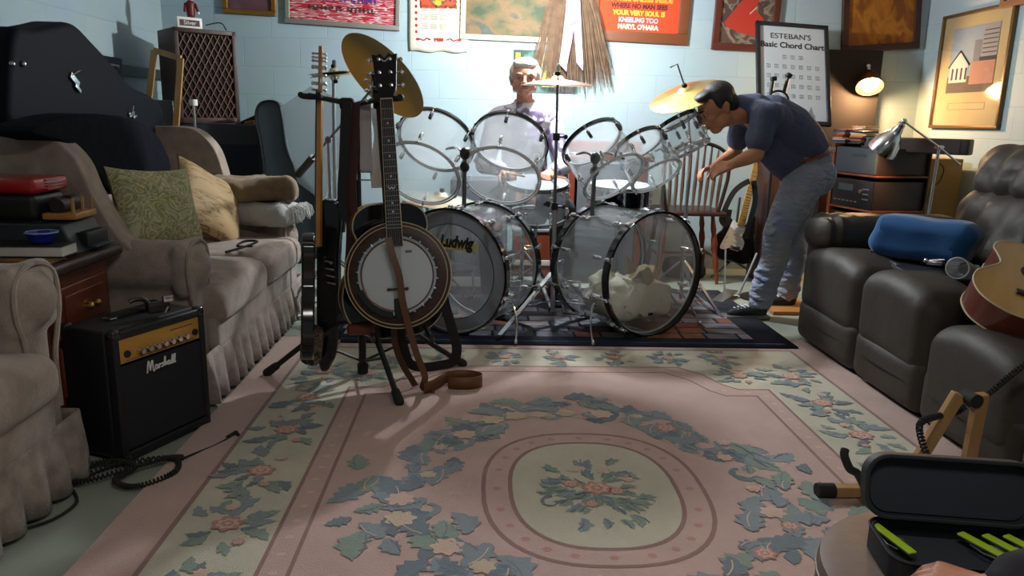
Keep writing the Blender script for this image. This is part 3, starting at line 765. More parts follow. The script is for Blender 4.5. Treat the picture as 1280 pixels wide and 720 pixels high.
# sign on the speaker
q = spc+V((.02,-.12,1.687)); r = thing('desk_sign', 'small white box with brown lettering on top of the lattice speaker', 'sign', q, Rs)
m = MB(); m.box((-.02,0,.035), (.16,.04,.07), b=.004); build('box', m, M['white'], r)
text_panel = MB(); text_panel.box((-.02,-.021,.034), (.125,.003,.038)); build('brown_plate', text_panel, mat('brown_ink', C(84,48,36), .6), r)
build('lettering', text_mb('Silver', .036, MT((-.02,-.0228,.034), RX(90))), M['white'], r)
m = MB(); m.tube(cr([(.10,0,.02),(.14,.0,.04),(.18,0,.035),(.2,-.03,.0),(.205,-.05,-.06)],5), .004, 6); m = MB().tube(cr([q+V((.07,.05,.03)),q+V((.13,.08,.05)),q+V((.17,.08,.045)),q+V((.2,.06,.003))],5), .004, 6)
o = build('black_wire', m, M['rubber']); tag(o, 'black wire looping out behind the small white sign', 'wire')
# figurine: small red-coated soldier
q = AY(240,38,5.38); q.z = 1.686
r = thing('toy_soldier', 'small toy figure in a red jacket standing on the lattice speaker', 'figurine', q, RZ(20))
m = MB(); m.cyl((-.012,0,0),(-.010,0,.10),.012,.014); m.cyl((.012,0,0),(.010,0,.10),.012,.014); m.box((0,0,.004), (.06,.04,.008), b=.002); build('legs', m, M['black'], r)
m = MB(); m.cap((0,0,.10),(0,0,.165),.026,.028); m.cap((.03,0,.165),(.045,-.02,.115),.009); m.cap((-.03,0,.165),(-.036,-.02,.12),.009); build('jacket', m, mat('red_jacket', C(110,24,26), .5), r)
m = MB(); m.ell((0,0,.205), (.02,.02,.024)); m.ell((.045,-.022,.11), .010); build('face', m, M['white'], r)
m = MB(); m.cyl((0,0,.218),(0,0,.262),.020,.022,n=16); build('hat', m, M['black'], r)
# leaning pine frame
a, b, c_, d_ = AY(194,62,5.2), AY(227,72,5.3), AY(183,128,5.0), AY(219,170,5.1)
r = thing('pine_stretcher', 'bare empty pine picture frame leaning on the left wall beside the lattice speaker', 'frame', ((c_.x+d_.x)/2,5.1,.72))
a = V((-2.22,5.22,1.60)); b = V((-2.00,5.16,1.57)); a, b = AY(193,63,5.04), AY(226,73,5.0); c_ = AY(182,160,4.93); d_ = AY(219,172,4.90)
def bar(mb, p, q, w=.035, t=.02, mi=0, up=(0,-1,0)): mb.tube([p,q], 0, flat=(w,t), up=up, mi=mi)
low = lambda p, q: q+(q-p)*.35
c2, d2 = low(a,c_), low(b,d_)
for p, q in ((a,b),(c2,d2),(a,c2),(b,d2)):
    m = MB(); bar(m,p,q); build('rail', m, M['pine'], r, world=True)
# grey flight case
p = AY(196,128,5.35)
r = thing('grey_flight_case', 'grey upright case with metal edges standing behind the sofa', 'case', (-2.18,5.33,0), RZ(10))
m = MB(); m.box((0,0,.615), (.24,.22,1.23), b=.012); build('case_body', m, mat('grey_vinyl', C(96,98,94), .6), r)
m = MB()
for z in (.9,1.0,1.1,1.2): m.ell((.118,-.108,z), .012, n=8, k=5)
m.tube([(.118,-.108,.85),(.118,-.108,1.225)], .006, 6); build('metal_edge', m, M['chrome'], r)
# white-topped stand at the sofa end
q = AY(243,165,4.95)
r = thing('percussion_stand', 'thin chrome stand with a white cylinder top behind the far sofa wing', 'stand', (q.x,4.97,0))
z1 = AY(243,130,4.97).z
m = MB(); m.cyl((0,0,.02),(0,0,z1),.007); build('pole', m, M['chrome'], r)
m = MB(); m.cyl((0,0,z1-.01),(0,0,z1+.028),.024,n=20); build('felt_top', m, M['white'], r)
m = MB(); m.tube([(-.07,0,1.03),(.07,0,1.03)], .006,6); m.tube([(-.07,0,1.03),(-.07,0,.9)], .005,6); m.tube([(.07,0,1.03),(.07,0,.9)], .005,6)
for k in range(3): m.tube([(0,0,.3),(.2*cos(k*2.1+.3),.2*sin(k*2.1+.3),.012)], .006,6)
build('base_frame', m, M['dchrome'], r)
# upright grey guitar case and the tan wooden instrument behind it
Y = 5.2
oc = [(320,150),(322,134),(330,127),(344,127),(351,136),(354,160),(358,185),(366,205),(378,222),(390,238),(398,262),(400,290),(392,325),(330,325),(322,300),(330,260),(330,215),(326,180)]
P = [AY(a,b,Y) for a,b in oc]; P2 = [(p.x,p.y) for p in cr([(p.x,p.z,0) for p in P],4,closed=True)]
zmin = min(p[1] for p in P2); P2 = [(a,max(0.01,b-0.0)) for a,b in P2]
r = thing('upright_guitar_case', 'grey shaped guitar case standing upright against the pale blue wall', 'guitar case', (-1.45,Y+.1,0))
MY = Matrix(((1,0,0,0),(0,0,-1,0),(0,1,0,0),(0,0,0,1)))
lean = Matrix.Translation((0,Y,0))
P3 = [(a,b) for a,b in P2]
m = MB(); m.prism(P3, -.12, 0, M=lean @ MY); build('case_shell', m, mat('grey_case', C(70,82,90), .55, bump=(200,.3,.001)), r, world=True, bevel=.012)
m = MB(); m.tube([V((a,Y-.003,b)) for a,b in P3], .008, 6, closed=True); build('edge_binding', m, M['black'], r, world=True)
oc = [(305,152),(318,150),(320,165),(320,225),(318,285),(300,285),(303,225),(306,190)]
P = [AY(a,b,5.35) for a,b in oc]
r = thing('wooden_dulcimer', 'tan wooden instrument body standing behind the grey guitar case', 'instrument', (-1.62,5.4,0))
m = MB(); m.prism([(p.x,p.z) for p in P], -.06, 0, M=Matrix.Translation((0,5.35,0)) @ MY); build('body', m, mat('tan_wood', C(150,112,68), .5, var=(8,C(128,92,52),(1,1,.2))), r, world=True, bevel=.006)
m = MB(); m.box((P[0].x+.01,5.33,P[0].z-.04), (.07,.03,.02), b=.004); build('neck_block', m, M['darkwood'], r, world=True)
oc = [(282,160),(322,142),(325,152),(300,172),(300,230),(284,230)]
P = [AY(a,b,5.5) for a,b in oc]
m = MB(); m.prism([(p.x,p.z) for p in P], -.1, 0, M=Matrix.Translation((0,5.5,0)) @ MY)
for dx in (0,): m.box((P[4].x-.05,5.55,P[4].z/2), (.08,.1,P[4].z))
o = build('black_gig_bag', m, BF, bevel=.01); tag(o, 'black gig bag leaning between the navy cabinet and the grey guitar case', 'gig bag')
# grey electronic box on the floor behind the sofa arm
q = AY(283,205,5.1)
m = MB(); m.box((q.x,5.05,.66), (.18,.16,.10), b=.01, rot=RZ(8)); m.box((q.x,5.1,.305), (.2,.2,.61), b=.01)
o = build('grey_box', m, mat('grey_metal_box', C(74,84,92), .5)); tag(o, 'grey metal box behind the far end of the sofa', 'box')
# ============================================================ PICTURES ON THE BACK WALL

def wall_frame(name, label, cat, pxs, fw, fmat, y=WY, depth=.03, inset=None, pic=None, tilt=0, matte=None, group=None):
    """pxs: (x0, x1, ybottom_at_x0, ybottom_at_x1, height m, or top pixel)"""
    x0, x1, yb0, yb1, hgt = pxs
    a, b = AY(x0,yb0,y), AY(x1,yb1,y); w = (b-a).length; ang = atan2(b.z-a.z, b.x-a.x)
    c = (a+b)/2; R3 = Matrix((V((1,0,0)),V((0,0,1)),V((0,-1,0)))).transposed()   # local x right, y up, z towards room
    R3 = R3 @ Matrix.Rotation(ang,3,'Z')
    up = R3 @ V((0,1,0))
    r = thing(name, label, cat, c+V((0,-.002,0)), R3)
    m = MB(); h = hgt
    for (cx, cy, sx, sy) in ((0,fw/2,w,fw),(0,h-fw/2,w,fw)): m.box((cx,cy,depth/2), (sx,sy,depth), b=.004)
    for s in (-1,1): m.box((s*(w/2-fw/2),h/2,depth/2), (fw,h-2*fw,depth), b=.004)
    build('frame', m, fmat, r)
    if pic:
        m = MB(); m.box((0,h/2,depth*.35), (w-2*fw+.002,h-2*fw+.002,depth*.3)); p = build('picture', m, pic, r)
    else: p = None
    return r, w, h, p

gilt = mat('gilt_frame', C(150,108,44), .35, .7, bump=(60,.4,.003)); cream_f = mat('cream_frame', C(206,196,160), .5); silver_f = mat('silver_frame', C(150,146,136), .4, .4)
brown_f = mat('brown_frame', C(66,34,20), .45); darkf = mat('dark_frame', C(42,26,22), .4)
pal = lambda n, cols, **k: ramp_mat(n, cols, **k)
wall_frame('gilt_picture', 'gilt framed dark picture cut off by the top edge above the lattice speaker', 'picture', (280,346,17,21,.34), .035, gilt, pic=pal('old_print', [(0,C(60,34,40)),(.5,C(96,60,70)),(1,C(120,96,90))], scale=9))
# red and white woven picture with lettering
r, w, h, p = wall_frame('woven_picture', 'silver framed red and white striped weaving with purple lettering', 'picture', (357,500,29,39,.50), .035, silver_f, pic=pal('woven_stripes', [(0,C(160,18,34)),(.50,C(176,24,42)),(.53,C(226,206,204)),(.57,C(222,200,200)),(.60,C(170,22,40)),(1,C(186,40,54))], scale=3, stretch=(3,34,1), detail=1))
rw = random.Random(2)
for k, cc_ in enumerate((C(90,60,170), C(40,50,46))):
    m = MB(); x = -.24
    while x < .25:      # worn woven letters, too faded to read
        y = .19-.065*k; hh_ = .034
        m.box((x,y,.0215), (.006,hh_,.002)); m.box((x+.010,y+rw.choice([-.014,0,.014]),.0215), (.018,.006,.002))
        if rw.random() < .5: m.box((x+.018,y+rw.choice([0,-.008,.008]),.0215), (.006,hh_*.6,.002))
        x += .030 if rw.random() < .8 else .050
    build('lettering', m, mat('letter_ink%d' % k, cc_, .8), r)
# calendar tea towel 1980
a, b = AY(512,64,WY), AY(585,64,WY)
R3 = Matrix((V((1,0,0)),V((0,0,1)),V((0,-1,0)))).transposed()
r = thing('calendar_towel', 'cream linen calendar towel with red 1980 and hearts hanging on the wall', 'calendar', ((a.x+b.x)/2,WY-.004,a.z), R3)
w, h = b.x-a.x, .58
m = MB(); m.surf(lambda u,v: ((u-.5)*w*(1+.01*sin(v*9)), v*h+.006*sin(u*14)*(1-v), .008+.004*sin(u*9+v*3)), 24, 20); build('cloth', m, mat('linen', C(206,198,180), .9, bump=(300,.6,.001)), r, solid=.003)
red_i, grey_i = mat('red_print', C(168,36,36), .8), mat('grey_print', C(150,146,136), .8)
m = MB(); m.box((0,.435,.014), (w*.62,.25,.002)); build('picture', m, pal('farm_print', [(0,C(190,60,30)),(.45,C(206,70,36)),(.5,C(40,24,22)),(.6,C(214,170,60)),(1,C(180,40,30))], scale=14), r)
for sx in (-1,1):
    for k in range(9):
        m = MB(); m.prism([(.010*cos(t*pi/4),.010*sin(t*pi/4)*1.2) for t in range(8)], .013, .0145, M=MT((sx*w*.38,.14+.045*k,0))); build('printed_heart', m, red_i, r)
for i in range(4):
    for j in range(3):
        m = MB(); 
        for k in range(4): m.box((-w*.235+i*w*.157,.165+.065*j+.011*k,.0145), (w*.125,.003,.001))
        build('month_block', m, grey_i, r)
build('year', text_mb('1980', .036, MT((0,.085,.0145)), ext=.0008, offset=.001), red_i, r)
for sx in (-1,1):
    m = MB(); m.tube(cr([(sx*.06,.085,.015),(sx*.09,.095,.015),(sx*.11,.08,.015),(sx*.14,.09,.015)],4), .004, 5); m.ell((sx*.155,.087,.015), (.016,.010,.001), n=10, k=4); build('printed_scroll', m, red_i, r)
# farm painting with geese
r, w, h, p = wall_frame('farm_painting', 'cream framed painting of geese on a country path above the drummer', 'painting', (575,703,49,55,.62), .038, cream_f,
    pic=pal('country_scene', [(0,C(30,40,30)),(.38,C(56,68,44)),(.47,C(92,82,50)),(.55,C(116,88,58)),(.62,C(66,74,62)),(.72,C(84,96,96)),(1,C(120,130,120))], scale=4.5, stretch=(1,1.6,1), dist=.3))
m = MB(); rr3 = random.Random(4)
m.surf(lambda u,v: (-w*.42+u*w*.84, .06+.05*v+.10*u*v+.05*u, .0105), 12, 4); build('painted_path', m, pal('path_paint', [(0,C(150,116,84)),(.5,C(128,98,70)),(1,C(104,90,60))], scale=9, stretch=(1,4,1)), r)
for i in range(12):
    x = -w*.1+w*.30*rr3.random()-.05+(i % 3)*.05; y = .08+.10*rr3.random(); m = MB(); m.ell((x,y,.0125), (.016,.008,.001), n=8, k=4); m.ell((x+.012,y+.012,.0125), (.004,.008,.001), n=8, k=4); build('painted_goose', m, mat('goose_%d' % i, C(226,214,188), .8) if i == 0 else bpy.data.materials['goose_0'], r)
# music poster
a, b = AY(642,62,WY), AY(722,117,WY); w, h = b.x-a.x, a.z-b.z
r = thing('music_poster', 'small colourful poster with circles of yellow lines behind the drummer', 'poster', ((a.x+b.x)/2,WY-.003,b.z), R3)
m = MB(); m.box((0,h/2,.002), (w,h,.003)); build('paper_sheet', m, pal('poster_print', [(0,C(24,40,40)),(.42,C(40,66,60)),(.55,C(110,150,140)),(1,C(60,90,90))], scale=5), r)
m = MB(); m.ell((.03,h*.60,.0042), (.12,.12,.001), n=28, k=6); build('disc_print', m, pal('disc_print', [(0,C(226,222,180)),(.48,C(210,196,110)),(.55,C(120,150,160)),(1,C(236,236,226))], scale=22), r)
m = MB(); m.box((-w*.43,h*.82,.0045), (.035,.07,.001)); build('yellow_print', m, mat('poster_yellow', C(224,170,40), .7), r)
m = MB(); m.box((w*.06,h*.30,.005), (.12,.10,.001)); build('orange_print', m, pal('orange_print', [(0,C(220,120,30)),(.5,C(240,210,90)),(1,C(230,240,240))], scale=30), r)
m = MB(); m.box((w*.28,h*.1,.0055), (.14,.06,.001)); build('grey_print', m, mat('poster_grey', C(90,96,96), .7), r)
# hanging straw broom with lilac ribbon
q = AY(705,8,WY-.05)
r = thing('straw_broom', 'straw broom hanging brush-down on the wall with a lilac ribbon', 'broom', (q.x+.04,WY-.05,AY(720,105,WY-.05).z))
m = MB(); rb = random.Random(11); top = AY(716,-30,WY-.05)
for i in range(420):
    u = rb.uniform(-1,1); e = AY(716+ (u*49 if u > 0 else u*50), 108-18*abs(u)**2*(1.0 if u < 0 else .35)+rb.uniform(-26,10), WY-.05); s = top+V((u*.075,rb.uniform(-.03,.03),rb.uniform(-.02,.06)))
    e.y += rb.uniform(-.045,.03)-.0; mid = s.lerp(e,.45)+V((u*.03,0,0)); m.tube([s,mid,e], [.0036,.003,.0016], 3)
straw = mat('straw', C(112,86,62), .85, var=(20,C(84,62,44)))
build('bristles', m, straw, r, world=True)
m = MB(); m.cyl(top+V((0,0,-.02)), top+V((-.01,0,.12)), .05,.025); build('handle', m, straw, r, world=True)
rib = mat('lilac_ribbon', C(196,160,200), .45, sheen=.3)
for pts, wd in (([(716,-6),(713,20),(709,50),(704,80)],(.085,.075,.07,.06)),([(719,-6),(721,20),(723,50),(725,79)],(.07,.06,.052,.05))):
    m = MB(); P = [AY(a,b,WY-.12) for a,b in pts]; m.tube(P, 0, flat=(list(wd),.003), up=(0,-1,0)); e = P[-1]; m.prism([(e.x-wd[3]/2,e.z+.001),(e.x+wd[3]/2,e.z+.001),(e.x+wd[3]/2*(1 if pts[3][0] > 710 else .9),e.z-.055)], -.0015, .0015, M=Matrix.Translation((0,e.y,0)) @ MY)
    build('ribbon_tail', m, rib, r, world=True)
m = MB(); q = AY(714,20,WY-.135); m.ell(q,(.045,.012,.06)); build('ribbon_knot', m, rib, r, world=True)
# orange text picture
r, w, h, p = wall_frame('quotation_picture', 'brown framed orange cloth with a woven quotation in capital letters', 'picture', (733,857,50,57,.56), .078, mat('tan_brown_frame', C(112,62,32), .5, bump=(80,.3,.001)), pic=mat('orange_cloth', C(222,66,28), .85, bump=(250,.5,.001)))
tk = h-2*.055
lines = [('', C(226,170,50)), ('SO TRUE·UNLESS INSIDE', C(232,150,50)), ('WHERE NO MAN SEES', C(70,24,22)), ('YOUR VERY SOUL IS', C(226,176,52)), ('KNEELING TOO', C(196,160,176)), ("MARYL O'HARA", C(236,206,176))]
for k, (s_, cc_) in enumerate(lines):
    if not s_: continue
    y = .110+(5-k)*.0495
    mb = text_mb(s_, .047, MT((0,y,.0155)), ext=.001, offset=.0026, sx=1.0)
    wd = max(v.x for v in mb.v)-min(v.x for v in mb.v); tgt = {1:.50,2:.43,3:.40,4:.30,5:.31}[k]*w/.76
    mb.v = [V((v.x*tgt/wd, v.y, v.z)) for v in mb.v]
    build('lettering', mb, mat('thread_%d' % k, cc_, .8), r)
# red cloth picture
r, w, h, p = wall_frame('red_figure_painting', 'dark framed painting with a red cloaked shape left of the chord chart', 'painting', (888,968,62,66,.60), .05, mat('redbrown_frame', C(84,36,26), .45), pic=pal('cafe_paint', [(0,C(40,30,30)),(.44,C(72,56,50)),(.5,C(140,124,104)),(.56,C(84,62,50)),(1,C(60,44,44))], scale=7, dist=1))
m = MB(); m.prism([(-.17,.20),(-.05,.36),(.0,.42),(.09,.40),(.06,.30),(.12,.25),(.19,.14),(.10,.11),(-.04,.13),(-.15,.17)], .0155, .0175); build('painted_cloak', m, mat('cloak_red', C(176,50,34), .6), r)
m = MB(); m.tube([(.02,.27,.018),(.07,.32,.018)], .004, 5); build('painted_line', m, cream_f, r)
# amber abstract painting
r, w, h, p = wall_frame('amber_painting', 'dark framed amber and brown abstract painting above the desk lamp', 'painting', (1050,1147,67,61,.62), .05, mat('maroon_frame', C(62,28,20), .45), pic=pal('amber_paint', [(0,C(70,34,12)),(.4,C(130,72,16)),(.5,C(176,112,26)),(.62,C(140,84,18)),(1,C(190,130,40))], scale=4.5, stretch=(1.6,1,1), dist=.6))
m = MB(); m.tube(cr([(.17,.12,.0165),(.15,.08,.0165),(.18,.06,.0165),(.19,.1,.0165),(.17,.13,.0165)],4), .004, 5); build('signature', m, mat('sig_red', C(150,60,40), .6), r)

# ------------------------------------------------------------ on the right wall: townhouse picture (glazed)
Rr = Matrix((V((0,-1,0)),V((0,0,1)),V((-1,0,0)))).transposed()    # local x runs towards the viewer, z into the room
a, b = AX(1165,160,WRX), AX(1251,161,WRX)
w = a.y-b.y; z0 = a.z; h = .80
r = thing('townhouse_print', 'pale framed print of white gables and city towers on the right wall', 'picture', (WRX-.003,(a.y+b.y)/2,z0), Rr)
m = MB(); fw = .022
for (cx, cy, sx, sy) in ((0,fw/2,w,fw),(0,h-fw/2,w,fw)): m.box((cx,cy,.015), (sx,sy,.03), b=.004)
for s in (-1,1): m.box((s*(w/2-fw/2),h/2,.015), (fw,h-2*fw,.03), b=.004)
build('frame', m, mat('bronze_frame', C(112,86,52), .4, .5), r)
m = MB(); m.box((0,h/2,.006), (w-.03,h-.03,.008)); build('mat_board', m, mat('cream_mat', C(186,170,128), .8), r)
pw, ph, py = w*.66, h*.56, h*.31
m = MB(); m.box((0,py+ph/2,.0108), (pw,ph,.0012)); build('print_sky', m, pal('print_sky', [(0,C(110,136,164)),(.5,C(140,160,180)),(1,C(176,186,196))], scale=3), r)
def rect(nm, x0, y0, x1, y1, mt, z=.0122):
    m = MB(); m.box(((x0+x1)/2*pw-pw/2,py+(y0+y1)/2*ph,z), ((x1-x0)*pw,(y1-y0)*ph,.001)); return build(nm, m, mt, r)
grey_b, pink_b, white_b, roof_b = mat('print_grey', C(122,128,140), .8), mat('print_pink', C(176,132,116), .8), mat('print_white', C(206,206,200), .8), mat('print_roof', C(60,62,74), .8)
rect('print_tower', .52,.30,.70,.78, grey_b); rect('print_tower', .68,.40,1.0,.99, mat('print_tower2', C(150,152,158), .8), .0126)
for k in range(8): rect('print_floor_line', .70,.44+.065*k,.99,.455+.065*k, roof_b, .0132)
rect('print_lawn', 0,0,1,.25, mat('print_street', C(96,84,80), .8)); rect('print_pink_house', .5,.12,1.0,.46, pink_b, .0134); rect('print_roof_edge', .66,.46,1.0,.52, roof_b, .0136)
m = MB(); m.prism([(-pw*.46,py+ph*.16),(-pw*.46,py+ph*.42),(-pw*.26,py+ph*.62),(-pw*.06,py+ph*.42),(-pw*.06,py+ph*.16)], .0128, .0142); build('print_gable', m, white_b, r)
m = MB(); m.tube([(-pw*.49,py+ph*.40,.0145),(-pw*.26,py+ph*.645,.0145),(-pw*.03,py+ph*.42,.0145)], .006, 5); build('print_roof_line', m, roof_b, r)
for k in range(4): rect('print_window', .09+.10*k,.2,.13+.10*k,.38, roof_b, .0146)
m = MB()
for (x0,y0,x1,y1) in ((-pw*.5,.13,pw*.5,.133),(-pw*.5,.175,pw*.5,.178)): m.box((0,(y0+y1)/2,.0112), (pw*.8,.002,.001))
for s in (-1,1): m.box((s*pw*.4,.154,.0112), (.002,.045,.001))
build('title_box', m, roof_b, r)
glass = clear_mat('picture_glass', (1,1,1,1), 0, .06, 1.6)
m = MB(); m.box((0,h/2,.024), (w-.04,h-.04,.002)); build('glass_pane', m, glass, r)
# second frame nearer on the right wall
a = AX(1256,11,WRX)
r = thing('brown_picture', 'brown framed picture corner at the top right edge, nearer than the townhouse print', 'picture', (WRX-.003,a.y-.35,a.z), Rr)
m = MB()
for (cx, cy, sx, sy) in ((0,.02,.7,.04),(0,.38,.7,.04)): m.box((cx,cy,.02), (sx,sy,.04), b=.004)
for s in (-1,1): m.box((s*.33,.2,.02), (.04,.32,.04), b=.004)
build('frame', m, mat('tan_frame', C(130,92,64), .5), r)
m = MB(); m.box((0,.2,.012), (.63,.33,.01)); build('picture', m, mat('pale_print', C(170,170,160), .8), r)

# ------------------------------------------------------------ chord chart leaning on the shelf
pb0, pb1 = AY(949,152,5.45), AY(1036,158,5.45); pt0, pt1 = AY(966,37,5.75), AY(1063,31,5.75)
cx_ = (pb1-pb0).normalized(); w = (pb1-pb0).length; upv = ((pt0-pb0)+(pt1-pb1))/2; h = upv.length; upn = (upv-cx_*upv.dot(cx_)).normalized(); nn = cx_.cross(upn)
Rc = Matrix((cx_,upn,nn)).transposed(); w *= 1.06
r = thing('chord_chart', "black framed Esteban's Basic Chord Chart leaning against the wall", 'chart', (pb0+pb1)/2, Rc)
m = MB(); fw = .028
for (cx, cy, sx, sy) in ((0,fw/2,w,fw),(0,h-fw/2,w,fw)): m.box((cx,cy,0), (sx,sy,.03), b=.003)
for s in (-1,1): m.box((s*(w/2-fw/2),h/2,0), (fw,h,.03), b=.003)
build('frame', m, mat('black_frame', C(26,30,36), .35), r)
m = MB(); m.box((0,h/2,-.004), (w-.04,h-.04,.008)); build('sheet', m, pal('chart_paper', [(0,C(160,170,178)),(.4,C(196,202,206)),(1,C(214,218,220))], scale=2.4), r)
inkc = mat('chart_ink', C(36,38,44), .7); inkg = mat('chart_grey', C(132,138,146), .7)
build('title_lettering', text_mb("ESTEBAN'S", .058, MT((-.01,h-.105,.001)), ext=.0006, sx=1.12), inkc, r)
build('title_lettering', text_mb('Basic Chord Chart', .062, MT((0,h-.175,.001)), ext=.0006, offset=.0012), inkc, r)
for j in range(5):
    for i in range(7 if j else 3):
        m = MB(); x = -.18+.06*i if j else -.06+.06*i; y = h-.27-.075*j
        for k in range(3): m.box((x-.012+.012*k,y,.001), (.0025,.026,.001))
        m.box((x,y+.016,.001), (.03,.004,.001)); m.box((x,y-.006,.001), (.026,.002,.001)); build('chord_diagram', m, inkg, r)
for x, y, s in ((-.02,.10,.045),(.05,.08,.05),(-.08,.07,.04),(.13,.09,.05)):
    m = MB(); m.prism([(x-s*.5,.03),(x-s*.5,y),(x-s*.2,y+.03),(x,y+.05),(x+s*.2,y),(x+s*.5,y-.02),(x+s*.5,.03)], .0004, .0014); build('skyline_print', m, inkg, r)
# ============================================================ CLEAR ACRYLIC DRUM KIT
ACR = clear_mat('clear_acrylic', (.93,.945,.95,1), .07, .06, 1.42)
ACR_E = mat('acrylic_edge', C(214,220,222), .3)
HEADB = clear_mat('clear_drumhead', (.95,.955,.96,1), .34, .15, 1.4, (.80,.82,.84,1))
HEADR = clear_mat('clear_resonant_head', (.96,.965,.97,1), .12, .15, 1.4, (.80,.82,.84,1))
HEADF = clear_mat('clear_front_head', (.80,.81,.82,1), .22, .12, 1.45, (.62,.63,.66,1))
HEADG = clear_mat('clear_front_head_2', (.92,.925,.93,1), .13, .12, 1.42, (.75,.75,.76,1))
HOOPB = M['blackpaint']
def mesh_of(name, mb, mt):
    me = bpy.data.meshes.new(name); me.from_pydata([tuple(p) for p in mb.v], [], mb.f); me.materials.append(mt)
    me.polygons.foreach_set('use_smooth', [True]*len(me.polygons)); me.set_sharp_from_angle(angle=radians(38)); return me
def put(name, me, parent, Ml):
    o = bpy.data.objects.new(name, me); COL.objects.link(o); o.parent = parent; o.matrix_local = Ml; WM[o.name] = wm(parent) @ Ml; return o
def lug_mb(L=.05, w=.012):
    m = MB(); m.soft((0,.008,0), (w*1.5,.018,L), .005, seg=2, mid=1); m.soft((0,.014,0), (w,.02,L*.5), .004, seg=2, mid=1); return m
def ring(r0, r1, z0, z1, n=64):
    m = MB(); vs = []; fs = []
    pr = [(r0,z0),(r1,z0),(r1,z1),(r0,z1)]
    for (r, z) in pr:
        for k in range(n): vs.append((r*cos(2*pi*k/n), r*sin(2*pi*k/n), z))
    for i in range(4):
        for k in range(n): a = i*n+k; b = i*n+(k+1) % n; j = (i+1) % 4; fs.append((a,b,j*n+(k+1) % n,j*n+k))
    m.add(vs, fs); return m
def head_mb(r, z, crown=.006):
    m = MB(); m.lathe([(r,z),(r*.97,z+crown*.4),(r*.9,z+crown*.6),(r*.5,z+crown*.8),(1e-4,z+crown*.8)], n=64, cap=False); return m
WHOOP = mat('pale_hoop', C(238,241,243), .3)
lug_me = mesh_of('lug', lug_mb(), M['chrome']); dlug_me = mesh_of('lug', lug_mb(), mat('smoke_chrome', (.10,.10,.11,1), .3, .9)); blug_me = mesh_of('lug', lug_mb(.07,.014), M['chrome'])
def drum(name, label, Mw, r, d, nl=8, hoops=None, group=None, heads=(True,True), shellm=None, hh=.022, rot0=0, tomstyle=False):
    """local z = drum axis, batter head at +d/2"""
    root = bpy.data.objects.new(name, None); COL.objects.link(root); root.empty_display_size = .1; root.matrix_world = Mw; WM[root.name] = Mw
    tag(root, label, 'drum', group); hm = hoops or M['dchrome']
    build('shell', ring(r-.005,r,-d/2,d/2), shellm or ACR, root)
    for s in (1,-1):
        z = s*d/2
        m = ring(r-.008,r+.001,z-.003 if s > 0 else z-.001,z+.001 if s > 0 else z+.003); build('bearing_edge', m, ACR_E, root)
        if heads[0 if s > 0 else 1]: build('batter_head' if s > 0 else 'resonant_head', head_mb(r-.001, z+s*.001, s*.004), HEADB if s > 0 else HEADR, root)
        hz = z+s*.006
        if tomstyle and s < 0: hh = .011
        m = ring(r+.004,r+.0075,hz-hh/2,hz+hh/2); m2 = ring(r+.004,r+.014,hz-s*hh/2-.0015,hz-s*hh/2+.0015); m.add(m2.v,m2.f); build('hoop', m, (WHOOP if s < 0 else M['blackpaint']) if tomstyle else hm, root)
        for k in range(nl):
            a = 2*pi*(k+.5)/nl+rot0; R3 = Matrix.Rotation(a-pi/2,4,'Z')
            lz = z-s*min(.055,d*.3)
            o = put('lug', dlug_me if tomstyle and s > 0 else lug_me, root, R3 @ Matrix.Translation((0,r,lz)))
            m = MB(); m.cyl((0,r+.011,lz),(0,r+.011,hz+s*hh*.7),.003,n=6); m.box((0,r+.010,hz-s*.002), (.014,.014,.012), b=.002)
            if k == 0 and s > 0: rod_me = mesh_of('tension_rod', m, M['chrome'])
            if s > 0: put('tension_rod', rod_me, root, R3)
            else: put('tension_rod', rod_me, root, R3 @ Matrix.Rotation(pi,4,'Y'))
    return root
def axis_M(c, n, up=(0,0,1)): return MT(c, frame_from(V(n), V(up)))
